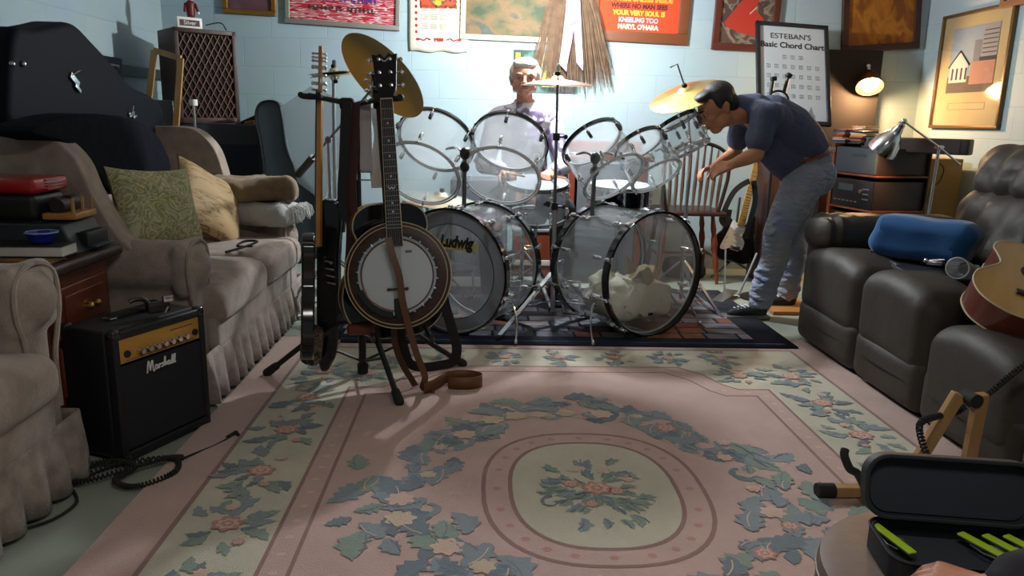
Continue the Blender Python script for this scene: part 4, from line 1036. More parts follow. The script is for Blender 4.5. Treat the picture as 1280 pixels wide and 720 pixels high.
# bass drums: axis tilted in plan; front (resonant) head towards the viewer
def bass(label, cf, ang, r, d, spill=None):
    fd = V((sin(radians(ang)),-cos(radians(ang)),0)); c = V(cf)-fd*d/2; c.z = r+.032
    Mw = axis_M(c, -fd); name = 'bass_drum'
    root = bpy.data.objects.new(name, None); COL.objects.link(root); root.matrix_world = Mw; WM[root.name] = Mw; root.empty_display_size = .1
    tag(root, label, 'drum', 'clear bass drums')
    build('shell', ring(r-.007,r,-d/2,d/2,96), ACR, root)
    for s in (1,-1):
        z = s*d/2
        m = ring(r-.008,r+.001,z-.003,z+.003,96); build('bearing_edge', m, ACR_E, root)
        build('batter_head' if s > 0 else 'resonant_head', head_mb(r-.001, z+s*.002, s*.006), HEADR if s > 0 else (HEADF if ang < 0 else HEADG), root)
        hz = z+s*.012
        m = ring(r+.003,r+.016,hz-.021,hz+.021,96); build('hoop', m, HOOPB, root)
        for k in range(10):
            a = 2*pi*(k+.5)/10; R3 = Matrix.Rotation(a-pi/2,4,'Z'); lz = z-s*.075
            put('lug', blug_me, root, R3 @ Matrix.Translation((0,r,lz)))
            m = MB(); m.cyl((0,r+.014,lz),(0,r+.020,hz+s*.025),.0035,n=6); m.soft((0,r+.017,hz+s*.004), (.02,.026,.03), .006, seg=2, mid=1); m.box((0,r+.018,hz+s*.034), (.034,.006,.008), b=.002)
            if k == 0 and s > 0: rod_me = mesh_of('claw_rod', m, M['chrome'])
            put('claw_rod', rod_me, root, R3 if s > 0 else R3 @ Matrix.Rotation(pi,4,'Y'))
    # spurs
    ri = wm(root).inverted()
    for s in (-1,1):
        sd = fd.cross(V((0,0,1)))*s; p = V(c)+fd*(d*.28)+sd*(r*.90)+V((0,0,-r*.48)); e = V((p.x,p.y,.026))+sd*.10+fd*.10
        m = MB(); m.tube(cr([p,p+sd*.03+V((0,0,.0)),(p+e)/2+sd*.03,e],5), .006, 8); m.cap(e+V((0,0,.004)), e+V((0,0,.012)), .010); build('spur', m, M['chrome'], root, world=True)
    return root, c, fd
bdL, cL, fL = bass('clear bass drum with grey damped front head and Ludwig logo, behind the banjo', (-.155,3.96,0), -28, .325, .37)
bdR, cR, fR = bass('clear bass drum with black hoops and white cloth stuffed inside', (.915,3.96,0), 31, .325, .42)
# damping ring and logo on the left drum, small badge on the right
m = ring(.255,.318,-.37/2-.0075,-.37/2-.0065,96); build('muffle_ring', m, clear_mat('muffle_ring', (.5,.52,.54,1), .55, .3, 1.3, (.5,.51,.53,1)), bdL)
m = ring(.252,.256,-.37/2-.009,-.37/2-.0075,96); build('muffle_edge', m, M['black'], bdL)
FB = Matrix.Rotation(pi,4,'Y')   # text faces -z of the drum
T = Matrix.Translation((0,0,-.37/2-.0115)) @ FB
# local y of the drum frame is world up after frame_from
m = MB(); m.prism([(-.140,-.046),(.125,-.046),(.138,-.004),(-.127,-.004)], 0, .0008, M=T @ Matrix.Translation((.030,.165,0))); lg = build('logo_band', m, mat('logo_cream', C(206,196,128), .5), bdL)
tm = text_mb('Ludwig', .085, T @ Matrix.Translation((.030,.160,.0012)), ext=.0008, shear=.25, offset=.0042, sx=.80)
build('logo_lettering', tm, M['black'], bdL, label='black slanted Ludwig lettering')
m = MB(); m.box((0,-.22,-.42/2-.009), (.035,.016,.001)); build('badge', m, M['black'], bdR)
# cloth stuffed in the right bass drum
def rag(name, label, c, s, seed, mt, rz=0):
    m = MB(); r_ = .30
    def f(p):
        q = nz((p.x*1+seed,p.y,p.z),6,.05)+nz((p.x+seed,p.y,p.z),14,.034)+nz((p.x+seed,p.y,p.z),30,.014)
        return (p.x+q.x, p.y+q.y, p.z+q.z)
    m.soft((0,0,0), s, min(s)*.48, seg=6, mid=34, fn=f, M=MT(c, RZ(rz)))
    # keep inside the shell (cylinder of radius r_)
    ax = fR; out_ = []
    for v in m.v:
        d_ = v-V(cR); al = max(-.17,min(.17,d_.dot(ax))); rad = d_-ax*d_.dot(ax)
        if rad.length > r_: rad = rad.normalized()*r_
        out_.append(V(cR)+ax*al+rad)
    m.v = out_; o = build(name, m, mt, angle=180); tag(o, label, 'cloth'); return o
clw = mat('white_cloth', C(240,234,212), .9, bump=(30,.6,.006)); clb = mat('cream_cloth', C(176,156,120), .9, bump=(30,.6,.006))
rag('stuffed_cloth', 'crumpled white cloth lying inside the right clear bass drum', (cR.x+.0,cR.y-.02,.19), (.48,.34,.22), 2.1, clw, 24)
rag('tan_cloth', 'tan fold of cloth on top of the white cloth in the bass drum', (cR.x+.10,cR.y-.06,.33), (.20,.14,.06), 5.2, clb, 50)
tri = MB(); 
q = V(cR)-fR*.14+fR.cross(V((0,0,1)))*(-.20)
tri.surf(lambda u,v: (q.x-.05+.14*u, q.y-.02+.05*v+.02*sin(u*5), .18+.20*v*(1-u)+.05*u*v), 10, 10)
o = build('folded_cloth', tri, clb, solid=.008); tag(o, 'small peaked tan cloth leaning at the back left inside the right bass drum', 'cloth')

# toms: centre of upper hoop and of lower hoop read off the photo
def tom(label, pu, yu, pl, yl, r, d, n=None, nl=6, rot0=0):
    u = AY(pu[0],pu[1],yu); ax = V(n).normalized(); c = u-ax*d/2
    return drum('tom_drum', label, axis_M(c, ax), r, d, nl, M['dchrome'], 'clear toms', rot0=rot0, tomstyle=True)
t1 = tom('clear tom drum behind the banjo headstock, leftmost of the five', (545,176), 4.38, None, 0, .215, .28, (.24,.70,.58), 6, .2)
t2 = tom('clear tom drum directly before the seated drummer', (637,178), 4.38, None, 0, .212, .27, (.18,.68,.62), 6, .1)
t3 = tom('clear tom drum just right of the central cymbal pole', (740,179), 4.40, None, 0, .180, .26, (-.40,.56,.66), 6, .2)
t4 = tom('medium clear tom drum, fourth from the left, before the wooden desk', (799,181), 4.42, None, 0, .145, .22, (-.36,.50,.72), 6, .3)
t5 = tom('smallest clear tom drum beside the Windsor chair under the tilted cymbal', (846,153), 4.45, None, 0, .115, .17, (-.42,.30,.86), 6, .0)
SNH = clear_mat('milky_drumhead', (.95,.955,.96,1), .72, .2, 1.4, (.72,.80,.86,1))
# two stacked clear snare shells in the centre, metal snare on the right
u = AY(671,229,4.70); sn = drum('clear_snare_drum', 'clear acrylic snare drum with blue badge between the two bass drums', axis_M((u.x,4.70,u.z-.10), (0,-.22,1)), .190, .21, 8, M['dchrome'])
for ch in sn.children:
    if ch.name.startswith('batter_head'): ch.data.materials[0] = SNH
m = MB(); m.prism([(-.03,0),(-.008,.022),(.03,.012),(.008,-.018)], 0, .002, M=MT((.055,-.1865,.03), RX(90))); build('badge', m, mat('blue_olive_badge', C(30,46,60), .4), sn)
u = AY(774,233,4.62); s2 = drum('metal_snare_drum', 'dark metal snare drum with white head behind the right bass drum', axis_M((u.x,4.62,u.z-.055), (0,-.07,1)), .178, .105, 10, M['chrome'], shellm=mat('black_nickel', (.03,.03,.045,1), .12, .9))
for ch in s2.children:
    if ch.name.startswith('batter_head'): ch.data.materials[0] = mat('coated_head', C(226,228,230), .6)
m = MB(); m.box((0,-.181,0), (.045,.003,.02), b=.002); build('badge', m, mat('blue_badge', C(26,34,96), .4), s2)
# floor tom lying at the left behind tom one
u = AY(548,236,4.75); ft = drum('floor_tom', 'clear floor tom seen below the leftmost tom', axis_M((u.x,4.78,.42), (0,.05,1)), .225, .40, 8, M['dchrome'])
for k in range(3):
    a = 2*pi*(k+.3)/3; m = MB(); x, y = .24*cos(a), .24*sin(a); z0 = -.42+.022
    m.tube([(x,y,.12),(x,y,-.25),(x*1.06,y*1.06,z0+.015)], .006, 8); m.cap((x*1.06,y*1.06,z0+.012),(x*1.06,y*1.06,z0+.03),.011); build('leg', m, M['chrome'], ft)

# ------------------------------------------------------------ hardware
def tripod(root, x, y, zh, L, angs, mt, foot=.022, zb=.0, lr=.010):
    for a in angs:
        a = radians(a); e = V((x+L*cos(a), y+L*sin(a), zb+foot)); h = V((x+.02*cos(a), y+.02*sin(a), zh))
        mm = MB(); mm.tube([h,e], 0, flat=(lr*2.2,lr*.9), up=(0,0,1)); q = h.lerp(e,.55); mm.tube([q,V((x,y,zh*.38+zb))], .0045, 6)
        l = build('leg', mm, mt, root, world=True)
        mm = MB(); mm.cap(e+V((0,0,-foot*.35)), e+V((.02*cos(a),.02*sin(a),-foot*.35)), foot*.6); build('rubber_foot', mm, M['rubber'], l, world=True)
def wingnut(root, p, n, mt=None):
    m = MB(); Mx = axis_M(p, n); m.cyl(Mx @ V((0,0,-.01)), Mx @ V((0,0,.03)), .004); build('threaded_tip', m, M['chrome'], root, world=True)
    m = MB(); m.cyl(Mx @ V((0,0,.012)), Mx @ V((0,0,.026)), .009)
    for s in (-1,1): m.ell(Mx @ V((s*.019,0,.034)), (.017,.007,.014), wm(root).to_3x3()*0+frame_from(V(n)), n=10, k=6)
    build('wing_nut', m, mt or M['chrome'], root, world=True)
def cymbal(name, label, p, n, r, mt, bell=.14):
    n = V(n).normalized(); Mw = axis_M(p, n); root = None
    pr = [(r,-.030*r/.2),(r*.8,-.018*r/.2),(r*.5,-.006*r/.2),(r*.24,.001),(r*.20,.006),(r*.15,.018),(r*.07,.024),(.006,.025)]
    pr2 = [(a,b-.0016) for a,b in reversed(pr)]
    m = MB(); m.lathe(pr+pr2+[pr[0]], n=72, cap=False)
    r_ = bpy.data.objects.new(name, None); COL.objects.link(r_); r_.matrix_world = Mw; WM[r_.name] = Mw; r_.empty_display_size = .1; tag(r_, label, 'cymbal')
    build('plate', m, mt, r_, angle=60)
    m = MB(); m.cyl((0,0,.024),(0,0,.040),.016,.014,n=20); build('felt_washer', m, mat('felt_'+name, (.02,.02,.02,1), .95), r_)
    return r_
# wide ride cymbal lying low under the left toms
pr_c = AY(552,244,4.62)
cymbal('ride_cymbal', 'pale ride cymbal lying nearly level beneath the leftmost tom', pr_c, (.12,-.08,1), .25, M['cymbal_pale'])
rc2 = thing('ride_stand', 'thin chrome stand under the pale ride cymbal', 'cymbal stand', (pr_c.x,4.62,.022))
m = MB(); m.cyl((pr_c.x,4.62,.03), pr_c, .009, n=12); build('tube', m, M['steel'], rc2, world=True)
tripod(rc2, pr_c.x, 4.62, .22, .2, (-90,30,150), M['steel'], zb=.02)
# centre cymbal on the straight stand
pc = AY(697,102,4.2); base = AZ(690,404,0)
cs = thing('cymbal_stand', 'tall straight chrome cymbal stand between the two bass drums', 'cymbal stand', (base.x,base.y,.022))
foot = V((base.x,base.y,.0)); zt = pc.z+.01; top = V((pc.x,4.2,zt))
def on(a, b, t): return V(a).lerp(V(b), t)
m = MB(); m.cyl(V((foot.x,foot.y,.07)), on(foot,top,.50), .0125, n=16); build('lower_tube', m, M['steel'], cs, world=True)
m = MB(); m.cyl(on(foot,top,.49), on(foot,top,.78), .0095, n=16); build('middle_tube', m, M['dchrome'], cs, world=True)
m = MB(); m.cyl(on(foot,top,.77), top, .007, n=12); build('upper_tube', m, M['dchrome'], cs, world=True)
for t_ in (.50,.78,.27):
    q = on(foot,top,t_); m = MB(); m.cyl(q-V((0,0,.02)), q+V((0,0,.02)), .019, n=16); m.cyl(q, q+V((.045,-.01,0)), .006); m.ell(q+V((.05,-.01,0)), (.012,.008,.014)); build('collar', m, M['black'] if t_ != .27 else M['dchrome'], cs, world=True)
tripod(cs, foot.x, foot.y, .30, .52, (-45,-127,88), M['chrome'], zb=.02, lr=.012)
wingnut(cs, top+V((0,0,.035)), (0,0,1), M['white'])
cymbal('centre_cymbal', 'thin flat cymbal level on top of the central stand', top, (0.0,-.02,1), .195, M['cymbal_pale'])
# large left ride/crash
pl = AY(484,90,4.05)
cymbal('crash_cymbal', 'large tilted bronze cymbal behind the banjo headstock', pl, (.57,.50,.65), .262, M['cymbal'])
ls = thing('boom_stand', 'boom cymbal stand holding the large bronze cymbal at the left', 'cymbal stand', (-.86,4.35,0))
e0 = AY(402,205,4.3); e1 = V(pl)-V((.57,.50,.65)).normalized()*.02; bb = V((-.86,4.35,0))
nn_ = V((.57,.50,.65)).normalized()
m = MB(); m.cyl(V((bb.x,bb.y,.06)), V((bb.x,bb.y,.72)), .013, n=14); build('lower_tube', m, M['steel'], ls, world=True)
m = MB(); m.cyl(V((bb.x,bb.y,.70)), V((bb.x,bb.y,1.02)), .009, n=14); build('upper_tube', m, M['steel'], ls, world=True)
tl = V((bb.x,bb.y,1.02)); bd = (e1-tl)
m = MB(); m.cyl(tl-bd*.55, e1, .007, n=10); m.ell(tl, .02); build('boom_arm', m, M['dchrome'], ls, world=True)
m = MB(); m.cyl(tl-bd*.62, tl-bd*.30, .022, n=14); build('counterweight', m, M['black'], ls, world=True)
tripod(ls, bb.x, bb.y, .34, .36, (-95,30,160), M['steel'])
# hi-hat pair farther left
ph = AY(418,92,4.70)
hs = thing('hi_hat_stand', 'hi-hat stand at the far left of the kit behind the electric guitar', 'cymbal stand', (ph.x-.02,4.70,0))
m = MB(); m.cyl((ph.x-.03,4.70,.05),(ph.x-.005,4.70,ph.z-.02),.011,n=14); build('tube', m, M['steel'], hs, world=True)
m = MB(); m.cyl((ph.x-.005,4.70,ph.z-.03),(ph.x+.003,4.70,ph.z+.08),.0035,n=8); m.cyl((ph.x,4.70,ph.z+.03),(ph.x+.002,4.70,ph.z+.075),.014,n=12); build('clutch', m, M['dchrome'], hs, world=True)
tripod(hs, ph.x-.03, 4.70, .28, .30, (-90,30,150), M['steel'])
cymbal('hi_hat_cymbal', 'upper cymbal of the hi-hat at the far left of the kit', ph+V((0,0,.012)), (-.12,-.05,1), .150, M['cymbal_pale'])
cymbal('hi_hat_cymbal', 'lower upturned cymbal of the hi-hat at the far left of the kit', ph+V((0,0,-.016)), (.12,.05,-1), .150, M['cymbal_pale'])
# right tilted crash
prr = AY(857,113,4.55); nr_ = V((-.36,-.28,.88)).normalized()
cymbal('tilted_cymbal', 'bright gold tilted cymbal beside the bending man', prr, nr_, .222, mat('gold_cymbal', (.78,.58,.22,1), .28, 1, bump=(160,.15,.0006)))
rs = thing('right_cymbal_stand', 'chrome boom cymbal stand in front of the Windsor chair', 'cymbal stand', (1.27,4.66,0))
tp = V(prr)-nr_*.015; b2 = V((1.27,4.66,0)); k2 = V((1.26,4.64,1.02))
m = MB(); m.cyl(b2+V((0,0,.06)), V((1.262,4.645,.62)), .0125, n=14); build('lower_tube', m, M['steel'], rs, world=True)
m = MB(); m.cyl(V((1.262,4.645,.60)), k2, .009, n=14); build('upper_tube', m, M['steel'], rs, world=True)
m = MB(); m.cyl(k2, tp, .007, n=10); m.ell(k2, .018); m.cyl(tp, V(prr)+nr_*.05, .004); build('boom_arm', m, M['dchrome'], rs, world=True)
m = MB(); q = V(prr)+nr_*.03; m.tube([q, q+V((-.05,0,.12)), q+V((-.09,.0,.10))], .005, 8); build('tilter_rod', m, M['dchrome'], rs, world=True)
tripod(rs, b2.x, b2.y, .30, .34, (-60,60,180), M['steel'])
# second light stand beside it
s3 = thing('tom_stand', 'slim chrome tom stand just left of the Windsor chair seat', 'stand', (1.10,4.62,0))
m = MB(); m.cyl((1.10,4.62,.06),(1.10,4.60,.98),.011,n=14); build('tube', m, M['steel'], s3, world=True)
m = MB(); m.tube([(1.10,4.60,.97),(1.06,4.56,1.0),(1.02,4.52,.985)], .007, 8); build('arm', m, M['dchrome'], s3, world=True)
tripod(s3, 1.10, 4.62, .20, .16, (-100,20,140), M['steel'])
# tom mounts on the bass drums
def mount(label, px0, px1, y, tgt):
    a, b = AY(px0[0],px0[1],y), AY(px1[0],px1[1],y); r = thing('tom_mount', label, 'tom mount', b)
    m = MB(); m.cyl(b, a, .012, n=14); build('post', m, M['dchrome'], r, world=True)
    m = MB(); m.ell(a, (.028,.028,.034)); m.ell(a+V((0,0,-.07)), (.026,.026,.03)); build('clamp', m, M['black'], r, world=True)
    for s in tgt:
        m = MB(); m.tube(cr([a, a+V((s*.05,.0,.03)), a+V((s*.10,.03,.02))],4), .007, 8); build('mount_arm', m, M['chrome'], r, world=True)
    m = MB(); m.soft(b+V((0,0,.004)), (.07,.07,.02), .006, seg=2, mid=1); build('base_plate', m, M['chrome'], r, world=True)
mount('black and chrome tom mount post rising from the Ludwig bass drum', (581,192), (580,262), 4.12, (-1,1))
mount('tom mount post rising from the right bass drum before the metal snare', (744,198), (740,272), 4.18, (-1,1))
# snare stands
for (dr, lab) in ((sn,'chrome snare stand under the clear snare drum'), (s2,'chrome snare stand under the dark metal snare')):
    p = wm(dr).translation; zb = p.z-(.14 if dr is sn else .085)
    r = thing('snare_stand', lab, 'stand', (p.x,p.y,.022))
    m = MB(); m.cyl((p.x,p.y,.1),(p.x,p.y,zb-.04),.012,n=14); build('tube', m, M['steel'], r, world=True)
    for k in range(3):
        a = 2*pi*k/3+.5; m = MB(); m.tube(cr([(p.x,p.y,zb-.04),(p.x+.12*cos(a),p.y+.12*sin(a),zb-.035),(p.x+.195*cos(a),p.y+.195*sin(a),zb-.005),(p.x+.20*cos(a),p.y+.20*sin(a),zb+.03)],4), .006, 6); build('basket_arm', m, M['chrome'], r, world=True)
    tripod(r, p.x, p.y, .24, .26, (-70,50,170), M['steel'], zb=.02, lr=.009)
# bass pedals between the drums and at the right
def pedal(label, c, rz):
    r = thing('bass_pedal', label, 'drum pedal', (c[0],c[1],.022), RZ(rz))
    m = MB(); m.box((0,.0,.006), (.09,.28,.008), b=.002); build('base_plate', m, M['dchrome'], r)
    m = MB(); m.box((0,-.02,.05), (.075,.24,.008), b=.003, rot=RX(14)); build('footboard', m, M['steel'], r)
    for s in (-1,1):
        m = MB(); m.cyl((s*.05,.13,.0),(s*.05,.13,.20),.007); build('upright', m, M['chrome'], r)
    m = MB(); m.cyl((-.055,.13,.20),(.055,.13,.20),.006); build('axle', m, M['chrome'], r)
    m = MB(); m.cyl((0,.13,.2),(0,.10,.36),.004); m.cyl((0,.085,.35),(0,.125,.36),.025,n=16); build('beater', m, M['dchrome'], r)
p = V(cL)-fL*.40; pedal('kick pedal behind the Ludwig bass drum', (p.x+.02,p.y,0), 200)
p = V(cR)-fR*.42; pedal('kick pedal behind the right bass drum', (p.x,p.y,0), 156)
# pedal board in front of the man's shoe
q = AZ(905,372,.02)
r = thing('hi_hat_pedal', 'chrome hinged foot pedal beside the bending man\'s shoe', 'drum pedal', (q.x,q.y,.0), RZ(-38))
m = MB(); m.box((0,0,.03), (.08,.30,.010), b=.003, rot=RX(6)); build('footboard', m, M['steel'], r)
m = MB(); m.box((0,0,.006), (.09,.30,.008), b=.002); build('base_plate', m, M['dchrome'], r)
for s in (-1,1):
    m = MB(); m.tube([(s*.05,.14,.02),(s*.11,.26,.30)], .007, 8); build('strut', m, M['steel'], r)
# drum sticks & things behind the kit
o = build('drum_key_box', MB().box((.62,5.02,.03), (.10,.07,.03), b=.004), M['dchrome'])
tag(o, 'small dark metal box on the patchwork rug behind the drums', 'box')
# ============================================================ MULTI-GUITAR STAND WITH BANJO AND GUITARS
B = M['black']
st = thing('guitar_stand', 'black multi-guitar floor stand with tripod legs in front of the drum kit', 'guitar stand', (-.53,3.30,0))
px, py = -.53, 3.30
m = MB(); m.cyl((px,py,.03),(px,py,.42),.017,n=14); m.cyl((px,py,.40),(px,py,1.20),.011,n=12); build('post', m, B, st, world=True)
m = MB(); m.cyl((px,py,.015),(px,py,.06),.024,n=14); build('post_foot', m, M['rubber'], st, world=True)
for (ex, ey) in ((-.95,3.27),(-.325,2.92),(-.08,3.42)):
    m = MB(); e = V((ex,ey,.022)); h = V((px,py,.36)) if ey > 3 else V((px+.03,py-.08,.34)); m.cyl(h, e, .0125, n=10)
    l = build('leg', m, B, st, world=True); d = (e-h).normalized()
    m = MB(); m.cap(e-d*.05, e+V((0,0,.002)), .018, .020); build('rubber_foot', m, M['rubber'], l, world=True)
    m = MB(); m.cyl(V((px,py,.07)), h.lerp(e,.55), .006, n=8); build('brace', m, B, l, world=True)
# cradle with an orange-brown padded cap
m = MB(); m.tube([(-.72,3.16,.20),(-.60,3.20,.28),(-.45,3.16,.30),(-.24,3.16,.28)], .012, 8); m.tube([(-.45,3.16,.30),(px,py,.36)], .012, 8)
m.tube([(-.24,3.16,.28),(-.20,3.06,.24),(-.20,3.03,.27)], .010, 8); m.tube([(-.46,3.16,.30),(-.44,3.02,.25),(-.44,2.99,.285)], .010, 8)
build('cradle', m, B, st, world=True)
a, b = AY(436,411,3.08), AY(468,411,3.08)
m = MB(); m.soft((a+b)/2, ((b-a).length+.01,.06,.045), .015, seg=2, mid=2); build('wooden_cap', m, M['redwood'], st, world=True)
# top bar with neck yokes
ya = AY(385,119,3.22); yb = AY(440,130,3.25); yc = AY(487,121,3.12)
m = MB(); m.tube([ya,yb,V((px,py,1.20))], .011, 8); m.tube([V((px,py,1.20)), yc], .011, 8); build('top_bar', m, B, st, world=True)
def yoke(c, w=.035):
    m = MB()
    m.tube(cr([c+V((-w,-.045,0)),c+V((-w,-.005,-.004)),c+V((0,.012,-.006)),c+V((w,-.005,-.004)),c+V((w,-.045,0))],4), .012, 8); return m
build('neck_yoke', yoke(ya+V((.02,-.02,0))), M['rubber'], st, world=True); build('neck_yoke', yoke(yc,.045), M['rubber'], st, world=True)
m = MB(); m.soft(yb+V((-.02,0,0)), (.06,.05,.05), .015, seg=2, mid=1); build('clamp', m, M['rubber'], st, world=True)

def tuner(m, p, d, n, s=1.0):
    """peg post, shaft and button; p on the head, d sideways, n out of the head face"""
    p, d, n = V(p), V(d), V(n); m.cyl(p, p+n*.016*s, .0035*s, n=8); m.cyl(p-n*.008*s, p-n*.008*s+d*.030*s, .0025*s, n=6); m.ell(p-n*.008*s+d*.036*s, (.008*s,.008*s,.005*s), frame_from(n), n=8, k=6)
# ---- banjo -------------------------------------------------------------
bh = AY(497,344,2.98); top = AY(477,68,3.16)          # head centre and top of headstock
ax = (AY(484,125,3.13)-bh).normalized(); nrm = V((0,-1,0)); nrm = (nrm-ax*nrm.dot(ax)).normalized(); sx = ax.cross(nrm)
Rb = Matrix((sx,ax,nrm)).transposed()
bj = thing('banjo', 'banjo with white drum head and black headstock on the front of the guitar stand', 'banjo', bh, Rb)
TB = lambda x,y,z: V((x,y,z))
rh = .148
m = MB(); m.lathe([(rh-.01,-.02),(rh+.004,-.02),(rh+.006,.006),(rh-.002,.010),(rh-.01,.006)], n=64); build('rim', m, M['redwood'], bj)
m = MB(); m.lathe([(1e-4,.0085),(rh*.9,.0085),(rh-.004,.006),(rh-.004,.002),(1e-4,.002)], n=64); build('head', m, mat('banjo_head', C(206,212,216), .65), bj)
build('tension_hoop', ring(rh-.002,rh+.008,-.004,.014), M['chrome'], bj)
m = MB()
m.lathe([(.150,-.055),(.205,-.060),(.212,-.050),(.212,-.012),(.204,-.008),(.150,-.010)], n=72, cap=False); build('resonator', m, M['walnut'], bj)
m = MB(); m.lathe([(1e-4,-.062),(.19,-.062),(.205,-.058),(.15,-.056),(1e-4,-.056)], n=72, cap=False); build('resonator_back', m, M['walnut'], bj)
for rr_, zz in ((.2125,-.010),(.2125,-.052),(.198,-.0065)):
    m = MB(); m.tube([(rr_*cos(2*pi*k/72),rr_*sin(2*pi*k/72),zz) for k in range(72)], .002, 5, closed=True); build('binding', m, mat('cream_binding', C(206,190,156), .5) if rr_ == .2125 and zz == -.010 else bpy.data.materials['cream_binding'], bj)
# scalloped flange with tension hooks
m = MB(); n = 144; fl_ = []
vs = []; fs = []
for k in range(n):
    a = 2*pi*k/n; ro = .186+.009*abs(sin(12*a)); ri = rh+.008
    vs += [(ri*cos(a),ri*sin(a),-.012),(ro*cos(a),ro*sin(a),-.012),(ro*cos(a),ro*sin(a),-.016),(ri*cos(a),ri*sin(a),-.016)]
for k in range(n):
    j = (k+1) % n
    for q in range(4): fs.append((k*4+q,k*4+(q+1)%4,j*4+(q+1)%4,j*4+q))
m.add(vs, fs); build('flange', m, M['steel'], bj)
hk = MB(); hk.cyl((0,rh+.011,-.025),(0,rh+.011,.012),.0028,n=6); hk.box((0,rh+.007,.014), (.006,.014,.005), b=.001); hk.ell((0,rh+.011,-.014), (.006,.006,.006), n=8, k=5)
hme = mesh_of('tension_hook', hk, M['chrome'])
for k in range(24): put('tension_hook', hme, bj, Matrix.Rotation(2*pi*(k+.5)/24,4,'Z'))
# neck, fretboard, inlays, frets
L = ((AY(484,125,3.13)-bh).length); y0, y1 = .118, L
m = MB()
vs = []
for y, w in ((y0,.030),(y1,.0225)): vs += [(-w,y,.020),(w,y,.020),(w*.8,y,-.004),(0,y,-.014),(-w*.8,y,-.004)]
m.add(vs, [(0,1,6,5),(1,2,7,6),(2,3,8,7),(3,4,9,8),(4,0,5,9),(4,3,2,1,0),(5,6,7,8,9)]); nk = build('neck', m, M['darkwood'], bj)
m = MB(); m.add([(-.030,y0,.0195),(.030,y0,.0195),(.0225,y1,.0195),(-.0225,y1,.0195),(-.030,y0,.025),(.030,y0,.025),(.0225,y1,.025),(-.0225,y1,.025)], [(0,3,2,1),(4,5,6,7),(0,1,5,4),(1,2,6,5),(2,3,7,6),(3,0,4,7)]); fb = build('fretboard', m, M['rosewood'], nk)
scale = (y1-(-.03)); 
for k in range(1,22):
    y = y1-scale*(1-2**(-k/12)); 
    if y < y0+.004: break
    w = .0225+(.030-.0225)*(y1-y)/(y1-y0); m = MB(); m.box((0,y,.0255), (2*w,.0022,.0016)); build('fret', m, M['chrome'], fb)
for k in (3,5,7,10,12,15,17):
    y = y1-scale*(1-(2**(-(k)/12)+2**(-(k-1)/12))/2)
    if y < y0+.01: continue
    m = MB(); 
    if k == 12: m.tube(cr([(-.014,y+.006,.0258),(-.006,y-.004,.0258),(0,y+.003,.0258),(.006,y-.004,.0258),(.014,y+.006,.0258)],4), .0022, 5)
    else: m.ell((0,y,.0255), (.0042,.0042,.0008), n=12, k=4)
    build('inlay', m, M['white'], fb)
m = MB()
for s in (-1,1): m.add([(s*.030,y0,.0195),(s*.032,y0,.0195),(s*.0245,y1,.0195),(s*.0225,y1,.0195),(s*.030,y0,.0262),(s*.032,y0,.0262),(s*.0245,y1,.0262),(s*.0225,y1,.0262)], [(0,3,2,1),(4,5,6,7),(0,1,5,4),(1,2,6,5),(2,3,7,6),(3,0,4,7)])
m.box((0,y1-.001,.027), (.048,.005,.006)); build('neck_binding', m, bpy.data.materials['cream_binding'], nk)
# headstock: black with crown-shaped notch and six tuners
hl = (top-bh).length-L
hp = [(-.022,0),(-.034,.03),(-.040,.05),(-.046,.14),(-.050,.175),(-.052,hl),(-.028,hl-.004),(-.018,hl+.004),(0,hl-.016),(.018,hl+.004),(.028,hl-.004),(.052,hl),(.050,.175),(.046,.14),(.040,.05),(.034,.03),(.022,0)]
m = MB(); m.prism([(a,b+L) for a,b in hp], -.004, .014); hs_ = build('headstock', m, M['blackpaint'], nk, bevel=.002)
m = MB(); m.tube(cr([(-.014,L+hl-.018,.0155),(-.006,L+hl-.028,.0155),(.006,L+hl-.028,.0155),(.014,L+hl-.018,.0155)],4), .0022, 5); build('headstock_inlay', m, M['white'], hs_)
for s in (-1,1):
    for k in range(3):
        m = MB(); tuner(m, (s*.022,L+.055+.052*k,.012), (s,0,0), (0,0,1), 1.15); m.cyl((s*.022,L+.055+.052*k,.014),(s*.022,L+.055+.052*k,.018),.0075,n=12); build('tuner', m, M['chrome'], hs_)
m = MB(); m.box((0,-.055,.016), (.085,.008,.013), b=.002); 
for s in (-1,0,1): m.box((s*.036,-.055,.011), (.010,.010,.008), b=.001)
build('bridge', m, M['darkwood'], bj)
m = MB(); m.soft((0,-.128,.018), (.035,.07,.012), .004, seg=2, mid=1); m.cyl((0,-.165,.012),(0,-.165,.03),.008); build('tailpiece', m, M['black'], bj)
for k in range(6):
    x = -.020+.008*k; m = MB(); m.tube([(x*.85,L,.030),(x,-.055,.0235),(x*.5,-.11,.022)], .0006, 4); build('string', m, M['steel'], bj)
m = MB(); m.tube(cr([(.158*cos(a),.158*sin(a),.020) for a in [radians(200+k*10) for k in range(7)]],3), 0, flat=(.022,.008), up=(0,0,1)); build('armrest', m, M['black'], bj)
m = MB(); m.box((.05,.092,.0098), (.026,.010,.0008)); build('head_mark', m, mat('grey_mark', C(120,124,128), .7), bj)

